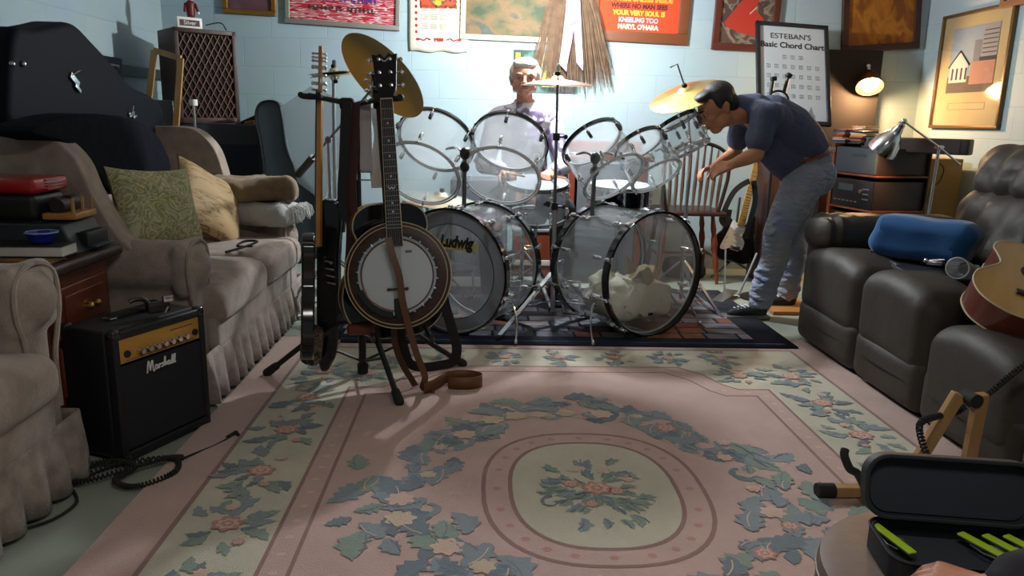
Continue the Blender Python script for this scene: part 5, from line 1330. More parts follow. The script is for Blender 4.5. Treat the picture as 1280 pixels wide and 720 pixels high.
# ---- guitars: shared flat-body builder ----------------------------------
def body_outline(kind, s=1.0):
    if kind == 'acoustic': h = [(0,-.245),(.09,-.240),(.165,-.19),(.198,-.11),(.188,-.03),(.145,.03),(.118,.075),(.128,.13),(.142,.175),(.128,.225),(.085,.255),(.03,.262)]; o = h+[(-x,y) for x,y in reversed(h) if x > 0]
    elif kind == 'strat': o = [(0,-.20),(.09,-.205),(.15,-.16),(.165,-.10),(.150,-.03),(.118,.02),(.125,.07),(.150,.115),(.150,.150),(.118,.150),(.080,.110),(.045,.085),(.02,.085),(-.03,.085),(-.055,.11),(-.085,.165),(-.120,.195),(-.152,.185),(-.150,.13),(-.125,.06),(-.122,.02),(-.15,-.04),(-.165,-.11),(-.14,-.17),(-.08,-.205)]
    return [(p.x*s,p.y*s) for p in cr([(a,b,0) for a,b in o],5,closed=True)]
# ---- dark acoustic behind the banjo
gc = AY(489,340,3.21); Rg = frame_from(V((.16,-.98,.12))); Rg = Rg @ Matrix.Rotation(radians(-2),3,'Z')
def upright_rot(n, roll=0): n = V(n).normalized(); x = V((0,0,1)).cross(n).normalized(); y = n.cross(x); return Matrix((x,y,n)).transposed() @ Matrix.Rotation(radians(roll),3,'Z')
ag = thing('acoustic_guitar', 'black acoustic guitar with cream binding and golden sides hanging behind the banjo', 'guitar', gc, upright_rot((.34,-.94,.10),2))
ob_ = body_outline('acoustic',1.12)
m = MB(); m.prism(ob_, -.052, .048, mi=0, side=1); build('body', m, [M['blackpaint'], M['maple']], ag, angle=50)
for z in (.048,-.052):
    m = MB(); m.tube([(a,b,z) for a,b in ob_], .0028, 5, closed=True); build('binding', m, bpy.data.materials['cream_binding'], ag)
m = MB(); m.lathe([(.05,.0482),(.056,.0492),(.050,.0500),(.001,.0486)], Matrix.Translation((0,.06,0)), 32); build('soundhole', m, M['rosewood'], ag)
m = MB(); m.box((0,.48,.045), (.046,.42,.022), b=.006); nk2 = build('neck', m, M['darkwood'], ag)
m = MB(); m.box((0,.44,.058), (.044,.50,.006)); build('fretboard', m, M['rosewood'], nk2)
m = MB(); m.box((0,.755,.045), (.07,.15,.014), b=.004); hd = build('headstock', m, M['blackpaint'], nk2)
for s in (-1,1):
    for k in range(3): m = MB(); tuner(m, (s*.024,.715+.04*k,.050), (s,0,0), (0,0,1)); build('tuner', m, M['chrome'], hd)
m = MB(); m.box((0,-.09,.053), (.12,.022,.008), b=.002); build('bridge', m, M['rosewood'], ag)
# ---- electric guitar on the left, seen nearly edge-on, maple neck back towards us
q0 = AY(393,272,3.16); q1 = AY(395,56,3.30)
axg = (q1-q0).normalized(); ng = V((-.97,-.22,0)); ng = (ng-axg*ng.dot(axg)).normalized(); sg_ = axg.cross(ng); Re = Matrix((sg_,axg,ng)).transposed()
eg = thing('electric_guitar', 'black electric guitar with maple neck seen edge-on at the left of the stand', 'guitar', q0, Re)
bo = [(a,b-.31) for a,b in body_outline('strat',1.3)]
m = MB(); m.prism(bo, -.026, .026, M=Matrix.Translation((0,0.0,.022))); build('body', m, M['blackpaint'], eg, bevel=.008)
lg_ = (q1-q0).length
m = MB(); vs = []
for y, w in ((-.12,.027),(lg_-.19,.021)): vs += [(-w,y,-.006),(w,y,-.006),(w*.85,y,-.022),(0,y,-.032),(-w*.85,y,-.022)]
m.add(vs, [(0,1,6,5),(1,2,7,6),(2,3,8,7),(3,4,9,8),(4,0,5,9),(4,3,2,1,0),(5,6,7,8,9)]); nk3 = build('neck', m, M['maple'], eg)
m = MB(); m.box((0,(lg_-.31)/2,-.003), (.044,lg_-.07,.006)); build('fretboard', m, M['rosewood'], nk3)
m = MB(); m.box((0,lg_-.105,-.018), (.062,.19,.016), b=.004); hd = build('headstock', m, M['maple'], nk3)
for s in (-1,1):
    for k in range(6 if s < 0 else 4):
        m = MB(); y = lg_-.18+.030*k if s < 0 else lg_-.165+.036*k; m.cyl((s*.02,y,-.035),(s*.02,y,.008),.0045,n=8); m.ell((s*.02,y,.012), .006, n=8, k=5); m.ell((s*.02,y,-.04), (.007,.007,.005), n=8, k=5); build('tuner', m, M['chrome'], hd)
m = MB()
for k in range(5): m.box((-.20,-.36+.035*k,.025), (.02,.008,.05), b=.001)
for k in range(3): m.cyl((.05+.03*k,-.40,.045),(.05+.03*k,-.40,.06),.010,n=12)
build('hardware', m, M['chrome'], eg)
# black instrument bag / bass body hanging just right of it
P = [AY(a,b,3.20) for a,b in ((398,262),(412,250),(426,262),(423,330),(424,400),(421,440),(414,456),(408,464),(398,452),(396,360))]
m = MB(); m.prism([(p.x,p.z) for p in cr([V((p.x,p.z,0)) for p in []] or [V((p.x,p.z,0)) for p in P],3,closed=True)] if False else [(p.x,p.y) for p in cr([V((p.x,p.z,0)) for p in P],3,closed=True)], -.05, .03, M=Matrix.Translation((0,3.22,0)) @ MY)
r = thing('black_electric_guitar', 'second black guitar body with chrome bridge hanging right of the maple-necked guitar', 'guitar', (-.63,3.22,.1))
build('body', m, M['blackpaint'], r, world=True, bevel=.01)
for k in range(4):
    q = AY(411+k*1.2,327+9*k,3.165); m = MB(); m.box(q, (.035,.01,.006), rot=RY(12)); build('bridge_saddle', m, M['chrome'], r, world=True)
for (a,b) in ((396,279),(399,286),(397,292),(413,329)):
    m = MB(); m.ell(AY(a,b,3.165), .006, n=8, k=5); build('control_knob', m, M['chrome'], r, world=True)
m = MB(); a, b = AY(432,128,3.30), AY(426,290,3.27); m.tube([a,b], .019, 8); nk4 = build('neck', m, M['rosewood'], r, world=True)
# patterned cloth bag hung at the bottom
P = [AY(a,b,3.13) for a,b in ((380,408),(402,412),(402,440),(397,456),(377,452),(376,430))]
m = MB(); m.prism([(p.x,p.y) for p in cr([V((p.x,p.z,0)) for p in P],3,closed=True)], -.03, .012, M=Matrix.Translation((0,3.13,0)) @ MY)
o = build('patterned_strap', m, ramp_mat('tapestry', [(0,C(30,22,20)),(.46,C(52,38,30)),(.52,C(132,112,88)),(.6,C(60,44,34)),(1,C(28,20,18))], 26, dist=1), bevel=.008); tag(o, 'brown and beige patterned wide strap hanging at the foot of the edge-on guitar', 'strap')
# ---- straps ---------------------------------------------------------------
def strap(name, label, pts, w, mt, up=(0,-1,0), t=.003, n=7, cat='strap'):
    P = cr([p if isinstance(p, Vector) else AY(*p) for p in pts], n); m = MB(); m.tube(P, 0, flat=(w,t), up=up); o = build(name, m, mt, angle=60); tag(o, label, cat); return o
strap('oxblood_strap', 'dark red-brown strap hanging from the top bar of the stand', [(442,128,3.22),(440,180,3.22),(437,240,3.21),(441,290,3.2),(438,345,3.2)], .055, mat('oxblood_leather', C(66,26,20), .4, bump=(50,.4,.002)))
strap('black_webbing_strap', 'narrow black strap hanging left of the oxblood strap', [(434,128,3.18),(431,180,3.17),(427,240,3.17),(430,275,3.16)], .035, M['strap_black'])
strap('grey_strap', 'wide pale grey strap hanging between oxblood strap and banjo neck', [(456,128,3.30),(457,180,3.30),(458,216,3.29)], .052, mat('grey_satin_strap', C(205,203,206), .5, bump=(60,.3,.002)))
strap('white_strap', 'crumpled white strap with chrome buckle behind the banjo neck', [(468,134,3.36),(474,170,3.35),(469,205,3.34),(471,235,3.33)], .045, mat('white_strap_cloth', C(226,228,230), .7, bump=(40,.5,.004)))
m = MB(); q = AY(455,219,3.27); m.tube([q+V((-.03,0,-.02)),q+V((.03,0,-.02)),q+V((.03,0,.02)),q+V((-.03,0,.02))], .004, 6, closed=True); o = build('strap_buckle', m, M['chrome']); tag(o, 'square chrome buckle at the foot of the wide grey strap', 'buckle')
# brown strap over the banjo head down to the floor, coiled end on the rug
brn = mat('tan_strap', C(104,70,44), .5, bump=(90,.3,.001))
P = [AY(485,297,2.94),AY(491,320,2.925),AY(499,345,2.915),AY(503,375,2.91),AY(510,405,2.93),AY(520,440,2.96),AY(531,470,3.0),V((-.24,3.06,.035)),V((-.19,3.05,.02))]
strap('brown_strap', 'brown leather strap hanging across the white banjo head to the rug', P, [.030]*14+[.026]*100 if False else .027, brn, up=(.25,-1,0))
P = []; 
lc = V((-.075,3.14,0))
for k in range(17):
    a = radians(200-k*21); P.append(V((lc.x+.085*cos(a),lc.y+.055*sin(a),.043+.0*k)))
P = [V((-.235,3.035,.043)),V((-.20,3.06,.043))]+P[1:]; P = cr(P,3)
m = MB(); m.surf(lambda u,v: (lambda q: (q.x,q.y,.0155+.053*v))(P[min(len(P)-1,int(round(u*(len(P)-1))))]), len(P), 3)
o = build('coiled_strap', m, mat('tan_belt_leather', C(112,70,40), .5, bump=(90,.3,.001)), solid=.003, angle=60); tag(o, 'brown leather strap end standing in a loop on the pink rug', 'strap')
m = MB(); P5 = [AY(350,134,4.95),AY(388,108,4.95),AY(446,132,4.95),AY(436,180,4.95),AY(404,252,4.95),AY(372,228,4.95)]
m.prism([(p.x,p.z) for p in P5], -.002, .002, M=Matrix.Translation((0,4.95,0)) @ MY)
r = thing('plastic_sheet', 'cloudy clear plastic sheet leaning on a stand behind the edge-on guitar', 'sheet', (P5[4].x,4.95,0)); build('sheet', m, clear_mat('cloudy_plastic', (.93,.95,.96,1), .35, .2, 1.4, (.72,.78,.82,1)), r, world=True)
m = MB(); m.cyl((P5[4].x-.05,4.97,.01),(P5[4].x-.02,4.97,1.1),.009); m.lathe([(.001,0),(.12,0),(.12,.012),(.01,.02)], MT((P5[4].x-.05,4.97,0)), 24); build('stand', m, M['steel'], r, world=True)
strap('black_strap_loop', 'wide black strap looping from the banjo down to the rug and back', [(549,345,3.06),(556,380,3.08),(566,415,3.1),(571,436,3.12),(566,452,3.14),(548,457,3.14),(528,459,3.12),(512,454,3.10),(505,437,3.07),(497,405,3.05)], .042, M['strap_black'])
strap('dark_brown_strap', 'dark brown strap hanging from under the banjo to the rug', [(492,402,3.02),(494,430,3.03),(503,455,3.05),(515,475,3.06),(519,482,3.07)], .026, M['strap'])
# ============================================================ PEOPLE
def rot_to(f, up=(0,0,1)):
    """columns: x = person's left, y = backwards, z = up of the part, where f is the facing direction"""
    f = V(f).normalized(); u = V(up); u = (u-f*u.dot(f)).normalized(); l = u.cross(f)
    return Matrix((l,-f,u)).transposed()
def head_prims(m, c, R3, s=1.0, old=False, wx=1.0):
    T = MT(c, R3)
    P = lambda x,y,z: T @ V((x*s*wx,y*s,z*s))
    E = lambda p, r, rr=None: m.ell(P(*p), (r[0]*s*wx,r[1]*s,r[2]*s), R3 @ rr if rr is not None else R3, n=20, k=12)
    E((0,.018,.045),(.074,.093,.078)); E((0,-.018,.02),(.068,.076,.085)); E((0,-.028,-.035),(.056,.062,.062)); E((0,-.048,-.078),(.032,.034,.028)); E((0,-.02,-.062),(.05,.055,.035))
    for q in (-1,1):
        E((q*.036,-.064,-.018),(.024,.022,.022)); E((q*.030,-.083,.030),(.024,.012,.008)); E((q*.074,.012,.002),(.011,.020,.032),RZ(q*-18)); E((q*.080,.018,.008),(.006,.018,.024),RZ(q*-25)); E((q*.052,-.01,-.05),(.016,.04,.03))
        E((q*.014,-.094,-.022),(.010,.012,.009)); E((q*.031,-.076,.012),(.014,.010,.010))
    m.cap(P(0,-.086,.022), P(0,-.112,-.016), .009*s, .013*s, n=10); E((0,-.112,-.018),(.013,.013,.011))
    E((0,-.088,-.048),(.026,.012,.006)); E((0,-.086,-.058),(.022,.012,.007))
    if old:
        for q in (-1,1): m.cap(P(q*.022,-.088,-.028), P(q*.036,-.074,-.06), .006*s, .007*s, n=8)
def face_details(parent, c, R3, s, skin_eye, brow, wx=1.0):
    T = MT(c, R3) @ Matrix.Diagonal((wx,1,1,1))
    for q in (-1,1):
        m = MB(); m.ell(T @ V((q*.031*s,-.0775*s,.013*s)), .0108*s, n=14, k=10); e = build('eye', m, EYEW, parent, world=True)
        m = MB(); m.ell(T @ V((q*.031*s,-.0865*s,.010*s)), .0048*s, n=10, k=8); build('iris', m, M['black'], e, world=True)
        m = MB(); m.tube(cr([T @ V((q*x*s,y*s,z*s)) for x,y,z in ((.014,-.096,.032),(.03,-.095,.039),(.048,-.082,.034))],4), [.0025*s]+[.004*s]*7+[.002*s], 6); build('eyebrow', m, brow, parent, world=True)
        m = MB(); m.soft((0,0,0),(.028*s,.014*s,.009*s),.004*s,seg=2,mid=2,M=T @ MT((q*.031*s,-.083*s,.0205*s),RX(20))); build('eyelid', m, skin_eye, parent, world=True)
    m = MB(); m.tube(cr([T @ V((x*s,y*s,z*s)) for x,y,z in ((-.024,-.086,-.0535),(-.010,-.0965,-.052),(0,-.097,-.0535),(.010,-.0965,-.052),(.024,-.086,-.0535))],4), .0022*s, 6); build('mouth_line', m, mat('lip_'+parent.name, C(120,66,58), .5), parent, world=True)
def hand_prims(m, w, d, n, side=1, curl=.5, s=1.0, spread=1.0):
    """w wrist, d direction of the fingers, n out of the back of the hand, side +1: thumb towards n x d"""
    w, d, n = V(w), V(d).normalized(), V(n); n = (n-d*n.dot(d)).normalized(); x = d.cross(n)*side
    P = lambda a,b,c: w+(x*a+d*b+n*c)*s
    for a in (-.024,-.008,.008,.024): m.cap(P(a*.8,.012,0), P(a*1.25,.080,0), .0135*s, .0115*s, n=10)
    m.cap(P(-.012,0,0), P(.012,0,0), .019*s, n=10)
    for i, (a, L_) in enumerate(((.030,.070),(.010,.080),(-.011,.074),(-.031,.058))):
        p = P(a,.082,0); ang = .25; q = p; rad = .0092*s
        for j, f in enumerate((.45,.32,.23)):
            ang += curl*(.55 if j == 0 else .8)*(1+.06*i)
            dirv = d*cos(ang)-n*sin(ang)+x*(a*1.5*spread*(1-.3*j)); q2 = q+dirv.normalized()*L_*f*s; m.cap(q, q2, rad, rad*.90, n=10); q = q2; rad *= .9
    p = P(.026,.022,-.006); t1 = p+(x*.030+d*.030-n*.014)*s; t2 = t1+(x*.008+d*.030-n*.014*(1+curl))*s; t3 = t2+(d*.022-n*.012*(1+curl)-x*.004)*s
    m.cap(p, t1, .0145*s, .0115*s, n=10); m.cap(t1, t2, .0115*s, .0100*s, n=10); m.cap(t2, t3, .0100*s, .0085*s, n=10)
def chain(m, pts, rs, n=16):
    for i in range(len(pts)-1): m.cap(pts[i], pts[i+1], rs[i], rs[i+1], n=n)
denim = mat('faded_denim', C(112,132,172), .85, bump=(16,1,.025,(1,1,2.4)), var=(5,C(176,174,174),(1,1,1),.25))
navy_tee = mat('navy_heather_shirt', C(70,77,102), .85, bump=(9,.6,.02,(1,1,.5)), var=(60,C(80,87,112)))

EYEW = mat('shaded_eye_white', C(170,160,150), .3)  # whites darkened in colour for the shade of the eye sockets
# ------------------------------------------------------------ man bending over at the right
hc = AY(897,137,4.42)                      # head centre
f_dir = V((-.80,-.10,-.50)).normalized(); up_ = V((-.40,0,.92))
Rh = rot_to(f_dir, up_)
r = thing('person', 'man in navy t-shirt and faded jeans bending over beside the drum kit', 'person', (1.86,4.52,0))
pel = V((1.925,4.52,.90)); wai = V((1.87,4.51,1.02)); che = V((1.73,4.48,1.14)); nb = V((1.545,4.455,1.235))
shN = V((1.575,4.30,1.20)); elN = AY(945,193,4.26); wrN = AY(914,206,4.22)
shF = V((1.575,4.64,1.20)); elF = V((1.56,4.72,.97)); wrF = V((1.40,4.58,.90))
hipN, kneN, ankN = V((1.90,4.43,.86)), AY(972,292,4.36), AY(952,374,4.42)
hipF, kneF, ankF = V((1.95,4.62,.86)), AY(990,292,4.64), AY(984,366,4.70)
m = MB()
head_prims(m, hc, Rh, 1.13)
m.cap(hc+Rh @ V((0,.02,-.06)), nb+V((.01,0,-.0)), .058, .066, n=18)
chain(m, [nb, che, wai, pel], [.08,.14,.145,.15])
for a, b, c in ((shN,elN,wrN),(shF,elF,wrF)):
    m.cap(nb+V((.01,0,-.02)), a, .045, .055); m.cap(a, b, .052, .044); m.cap(b, a.lerp(b,.9), .044, .046); m.cap(b, b.lerp(c,.35), .043, .042); m.cap(b.lerp(c,.35), c, .042, .026)
hand_prims(m, wrN, V((-.72,.25,-.30)), V((-.1,-.7,.7)), 1, .55, 1.02)
hand_prims(m, wrF, V((-.8,-.2,-.25)), V((-.1,.3,.9)), -1, .6, 1.02)
for a, b, c in ((hipN,kneN,ankN),(hipF,kneF,ankF)): chain(m, [a,b,c], [.09,.055,.04])
body = build('body', m, M['skin_tan'], r, world=True, remesh=.0055, smooth=3, angle=180)
face_details(r, hc, Rh, 1.13, M['skin_tan'], M['black'])
hairm = mat('black_hair', (.012,.010,.010,1), .55, bump=(160,.8,.003,(1,1,.2)))
m = MB(); T = MT(hc, Rh)
for p, rr_ in (((0,.030,.056),(.080,.090,.079)),((0,.066,.005),(.066,.052,.066)),((0,-.030,.094),(.062,.060,.030)),((.066,.022,.034),(.018,.046,.042)),((-.066,.022,.034),(.018,.046,.042))):
    m.ell(T @ (V(p)*1.13), tuple(q*1.13 for q in rr_), Rh, n=20, k=12)
build('hair', m, hairm, r, world=True, remesh=.006, smooth=7, angle=180)
# t-shirt
m = MB()
bk = V((.02,0,.02))
chain(m, [nb+V((.035,0,-.005)), V((1.68,4.475,1.185)), V((1.78,4.49,1.12)), V((1.855,4.505,1.055)), V((1.895,4.51,1.015))], [.092,.140,.158,.156,.150], 22)
m.cap(V((1.64,4.47,1.08)), V((1.80,4.49,.965)), .105, .125, n=20); m.cap(V((1.80,4.49,.965)), V((1.86,4.5,.93)), .125, .13, n=20)
m.cap(V((1.66,4.36,1.18)), V((1.66,4.60,1.18)), .095, n=18)
for s_, e_, q in ((shN,elN,-1),(shF,elF,1)):
    d_ = (e_-s_).normalized(); m.cap(s_+V((.03,0,.005)), s_, .075, .074, n=18); m.cap(s_, s_+d_*.145, .076, .072, n=18)
m.cap(nb+V((.02,0,.0)), nb+V((-.05,0,.010)), .096, .078, n=18)
m.cap(nb+V((.03,.0,-.01)), shN+V((.02,.01,0)), .082, .078, n=18); m.cap(nb+V((.03,.0,-.01)), shF+V((.02,0,0)), .082, .078, n=18)
build('shirt', m, navy_tee, r, world=True, remesh=.008, smooth=4, angle=180)
# jeans
m = MB()
chain(m, [V((1.905,4.515,.985)), V((1.925,4.515,.955)), V((1.935,4.52,.88))], [.143,.148,.152], 22); m.cap(V((1.965,4.47,.86)), V((1.965,4.57,.86)), .128, n=20)
for a, b, c in ((hipN,kneN,ankN),(hipF,kneF,ankF)):
    k2 = b.lerp(c,.35)+V((.02,0,0)); chain(m, [a+V((0,0,-.02)), a.lerp(b,.5)+V((0,0,0)), b, k2, b.lerp(c,.8), c+V((0,0,-.0)), c+V((-.01,0,-.03))], [.122,.108,.085,.080,.074,.070,.066], 20)
for (kn, an) in ((kneN,ankN),(kneF,ankF)):
    for k in range(5):
        q = kn.lerp(an,.55+.1*k); rr_ = .074; m.add([], []); m.tube([(q.x+rr_*cos(t*pi/6), q.y+rr_*sin(t*pi/6), q.z+.012*sin(t*pi/3+k*2)) for t in range(12)], .010, 6, closed=True)
for k in range(4):
    q = hipN.lerp(kneN,.35+.2*k); m.tube([(q.x-.10+.02*t, q.y-.07-.01*sin(t), q.z+.01*t-.02) for t in range(6)], .010, 6)
jn = build('jeans', m, denim, r, world=True, remesh=.008, smooth=4, angle=180)
# belt, loops, back pocket
m = MB(); bc = V((1.915,4.515,.975)); bn = V((-.30,0,.95)).normalized(); Rb2 = frame_from(bn)
m.tube([bc+Rb2 @ V((.160*cos(t*pi/18),.158*sin(t*pi/18),0)) for t in range(36)], 0, closed=True, flat=(.010,.034)) if False else m.tube([bc+Rb2 @ V((.160*cos(t*pi/18),.156*sin(t*pi/18),0)) for t in range(36)], 0, closed=True, flat=(.036,.010))
build('belt', m, mat('tan_belt', C(128,66,36), .4), r, world=True)
m = MB(); pc_ = V((2.055,4.405,.86))
m.box((0,0,0), (.10,.006,.13), b=.003, M=MT(V((1.995,4.378,.845)), RZ(28))); build('back_pocket', m, denim, jn, world=True)
# shoes
dkshoe = mat('dark_sneaker', C(40,40,46), .6, bump=(60,.3,.002)); sole = mat('grey_sole', C(110,108,104), .6)
for an, dx in ((ankN,-.02),(ankF,0)):
    c_ = V((an.x-.05+dx,an.y-.02,0)); s_ = thing('x','x','x') if False else None
    m = MB(); m.cap(c_+V((.06,0,.055)), c_+V((-.07,-.01,.042)), .044, .034, n=14); m.cap(c_+V((-.07,-.01,.040)), c_+V((-.12,-.015,.035)), .036, .028, n=14); m.cap(c_+V((.06,0,.06)), V((an.x,an.y,.10)), .045, .045, n=14)
    sh = build('shoe', m, dkshoe, r, world=True, remesh=.006, smooth=3, angle=180)
    m = MB(); m.soft(c_+V((-.03,-.005,.016)), (.285,.092,.028), .013, seg=3, mid=6, rot=RZ(4)); build('sole', m, sole, sh, world=True)
    m = MB()
    for k in range(4): m.tube([c_+V((-.02-.022*k,-.03,.082-.006*k)), c_+V((-.03-.022*k,.02,.084-.006*k))], .004, 6)
    build('laces', m, M['white'], sh, world=True)
o = build('wooden_plinth', MB().box((1.96,4.66,.0125), (.30,.34,.025), b=.005), mat('orange_plywood', C(190,128,64), .5, var=(5,C(160,100,46),(1,6,1))))
tag(o, 'low orange plywood board on the floor under the bending man\'s rear shoe', 'board')

# ------------------------------------------------------------ the drummer
hc = AY(656,99,5.02); Rh = rot_to((-.05,-1,-.10))
r = thing('person', 'white-haired man in a pale purple patterned shirt seated behind the drums', 'person', (hc.x,5.12,0))
x0 = hc.x
nb = V((x0+.005,5.07,1.235)); che = V((x0+.01,5.10,1.02)); pel = V((x0+.02,5.16,.66))
shL, shR = V((x0-.175,5.08,1.15)), V((x0+.185,5.08,1.15)); elL, elR = V((x0-.25,4.99,.86)), V((x0+.26,4.99,.86)); wrL, wrR = V((x0-.12,4.80,.84)), V((x0+.16,4.82,.83))
m = MB(); head_prims(m, hc, Rh, 1.0, True, 1.17)
m.cap(hc+V((0,.02,-.06)), nb, .050, .056, n=18)
for q in (-1,1): m.cap(hc+V((q*.03,.0,-.085)), nb+V((q*.018,-.045,.0)), .012, .012, n=8)
chain(m, [nb,che,pel], [.07,.13,.14])
for a, b, c in ((shL,elL,wrL),(shR,elR,wrR)): m.cap(nb,a,.055,.055); m.cap(a,b,.048,.040); m.cap(b,c,.040,.025)
hand_prims(m, wrL, V((.25,-.9,-.15)), V((-.2,.0,1)), 1, .8); hand_prims(m, wrR, V((-.25,-.9,-.15)), V((.2,.0,1)), -1, .8)
knL, knR = V((x0-.22,4.72,.60)), V((x0+.24,4.74,.60)); anL, anR = V((x0-.20,4.66,.13)), V((x0+.24,4.70,.13))
for k_, a_ in ((knL,anL),(knR,anR)): chain(m, [pel,k_,a_], [.09,.055,.04])
build('body', m, M['skin'], r, world=True, remesh=.0055, smooth=2, angle=180)
grey_brow = mat('grey_brow', C(150,140,130), .8)
face_details(r, hc, Rh, 1.0, M['skin'], grey_brow, 1.17)
m = MB(); T = MT(hc, Rh)
for p, rr_ in (((0,.045,.055),(.094,.076,.074)),((0,.09,.0),(.078,.036,.066)),((.080,.010,.040),(.020,.050,.048)),((-.080,.010,.040),(.020,.050,.048)),((.0,.0,.098),(.080,.078,.036)),((.0,-.045,.090),(.066,.034,.028)),((-.080,.035,.0),(.018,.034,.050)),((.080,.035,.0),(.018,.034,.050))):
    m.ell(T @ V(p), rr_, Rh, n=20, k=12)
build('hair', m, mat('white_hair', C(206,200,190), .7, bump=(120,.9,.004,(1,1,.3))), r, world=True, remesh=.006, smooth=6, angle=180)
m = MB()
chain(m, [nb+V((0,0,-.05)), che, V((x0+.015,5.13,.84)), V((x0+.02,5.15,.70))], [.10,.150,.155,.16], 22)
m.cap(shL+V((.03,0,-.01)), shR+V((-.03,0,-.01)), .082, n=18)
for q in (-1,1): m.cap(nb+V((0,0,-.035)), V((x0+q*.15,5.08,1.16)), .070, .078, n=18)
for a, b in ((shL,elL),(shR,elR)): m.cap(a, b, .072, .062, n=18)
for b, c in ((elL,wrL),(elR,wrR)): m.cap(b, b.lerp(c,.8), .060, .045, n=16)
shm = ramp_mat('lilac_print_shirt', [(0,C(88,70,110)),(.44,C(120,104,140)),(.5,C(206,200,212)),(1,C(232,230,234))], 9, dist=1.5, rough=.8)
sh_ = build('shirt', m, shm, r, world=True, remesh=.008, smooth=3, angle=180)
m = MB()
for q in (-1,1):
    m.tube(cr([nb+V((0,.062,.035)), nb+V((q*.062,.03,.028)), nb+V((q*.066,-.03,.010)), nb+V((q*.03,-.085,-.04))],5), 0, flat=(.045,.008), up=(q,-.4,.4))
build('collar', m, shm, sh_, world=True)
m = MB(); dk = mat('dark_trousers', C(34,34,40), .85, bump=(20,.4,.008))
m.cap(pel+V((-.07,0,-.01)), pel+V((.07,0,-.01)), .13, n=18)
for q, k_, a_ in ((-1,knL,anL),(1,knR,anR)): chain(m, [pel+V((q*.09,-.05,-.01)), k_, k_.lerp(a_,.5), a_+V((0,0,-.02))], [.115,.085,.075,.065], 18)
build('trousers', m, dk, r, world=True, remesh=.009, smooth=3, angle=180)
for a_ in (anL,anR):
    m = MB(); m.cap(V((a_.x,a_.y+.04,.072)), V((a_.x,a_.y-.12,.06)), .045, .034, n=14); m.cap(V((a_.x,a_.y+.02,.08)), a_, .045, .045, n=14); m.soft(V((a_.x,a_.y-.04,.035)), (.09,.27,.022), .01, seg=2, mid=2)
    build('shoe', m, M['rubber'], r, world=True, remesh=.007, smooth=2, angle=180)
# stool and sticks
st_ = thing('drum_throne', 'round black drum stool under the seated drummer', 'stool', (x0+.02,5.19,0))
m = MB(); m.lathe([(.05,.455),(.15,.46),(.165,.48),(.165,.525),(.15,.54),(.001,.542)], MT((x0+.02,5.19,0)), 32); build('seat', m, M['black'], st_, world=True)
m = MB(); m.cyl((x0+.02,5.19,.06),(x0+.02,5.19,.46),.014); build('post', m, M['chrome'], st_, world=True)
tripod(st_, x0+.02, 5.19, .26, .22, (90,210,330), M['chrome'], zb=.0)
for w_, lab, dx in ((wrL,'wooden drumstick in the drummer\'s hand over the clear snare',.10),(wrR,'wooden drumstick in the drummer\'s hand nearer the metal snare',.06)):
    s0 = w_+V((0,-.075,-.012)); s1 = s0+V((dx,-.26,.0)); m = MB(); m.tube([s0+(s0-s1)*.25, s1, s1+(s1-s0)*.04], [.0075,.006,.0035], 8); o = build('drumstick', m, M['maple']); tag(o, lab, 'drumstick')
# ============================================================ BEHIND THE KIT
a, b = AY(713,190,5.35), AY(815,190,5.35)
r = thing('wooden_desk', 'reddish wooden desk with grey cloth front and white sheet on top behind the metal snare', 'desk', ((a.x+b.x)/2,5.55,0))
x0d, x1d, zt = a.x, b.x, a.z-.02
m = MB(); m.box(((x0d+x1d)/2,5.56,zt-.02), (x1d-x0d+.04,.44,.04), b=.01); build('desk_top', m, M['redwood'], r, world=True)
for xx in (x0d+.03,x1d-.05):
    for yy in (5.38,5.74): m = MB(); m.box((xx,yy,(zt-.04)/2), (.07,.06,zt-.04), b=.008); build('leg', m, M['redwood'], r, world=True)
m = MB(); m.box(((x0d+x1d)/2,5.70,zt+.05), (x1d-x0d,.06,.08), b=.01); build('back_rail', m, M['redwood'], r, world=True)
m = MB(); m.box(((x0d+x1d)/2-.03,5.36,zt*.5), (x1d-x0d-.13,.02,zt-.12), b=.004); build('front_panel', m, mat('grey_felt', C(92,98,104), .9), r, world=True)
m = MB(); m.surf(lambda u,v: (x0d+.03+(x1d-x0d-.06)*u, 5.36+.30*v, zt+.004+.006*sin(u*5+v*3)), 16, 6)
o = build('white_sheet', m, M['paper'], solid=.003); tag(o, 'large white paper sheet lying on the wooden desk', 'paper')
a, b = AY(654,287,5.55), AY(696,345,5.55)
r = thing('wooden_chest', 'red-brown wooden chest with brass fittings seen between the bass drums', 'chest', ((a.x+b.x)/2,5.7,0))
xc, w, h = (a.x+b.x)/2+.03, .46, a.z
m = MB(); m.box((xc,5.72,h/2), (w,.28,h-.02), b=.01); build('chest_body', m, M['redwood'], r, world=True)
m = MB(); m.box((xc,5.575,h*.30), (w+.004,.012,.04), b=.002); build('pale_band', m, mat('pale_band', C(180,170,160), .6), r, world=True)
for dx in (-.10,.10):
    m = MB(); m.tube(cr([(xc+dx-.045,5.565,h*.62),(xc+dx-.03,5.55,h*.58),(xc+dx,5.545,h*.565),(xc+dx+.03,5.55,h*.58),(xc+dx+.045,5.565,h*.62)],4), .005, 6); m.box((xc+dx,5.574,h*.64), (.11,.006,.018), b=.002); build('brass_handle', m, M['brass'], r, world=True)
m = MB(); m.box((xc,5.72,h-.012), (w+.02,.30,.024), b=.006); build('lid', m, mat('grey_lid', C(110,112,118), .5), r, world=True)
# grey cabinet behind left toms
o = build('grey_cabinet', MB().box((-.02,5.72,.36), (.42,.34,.72), b=.01), mat('slate_cabinet', C(84,88,94), .7, bump=(200,.3,.001)))
tag(o, 'grey cloth-covered cabinet behind the two left toms', 'cabinet')

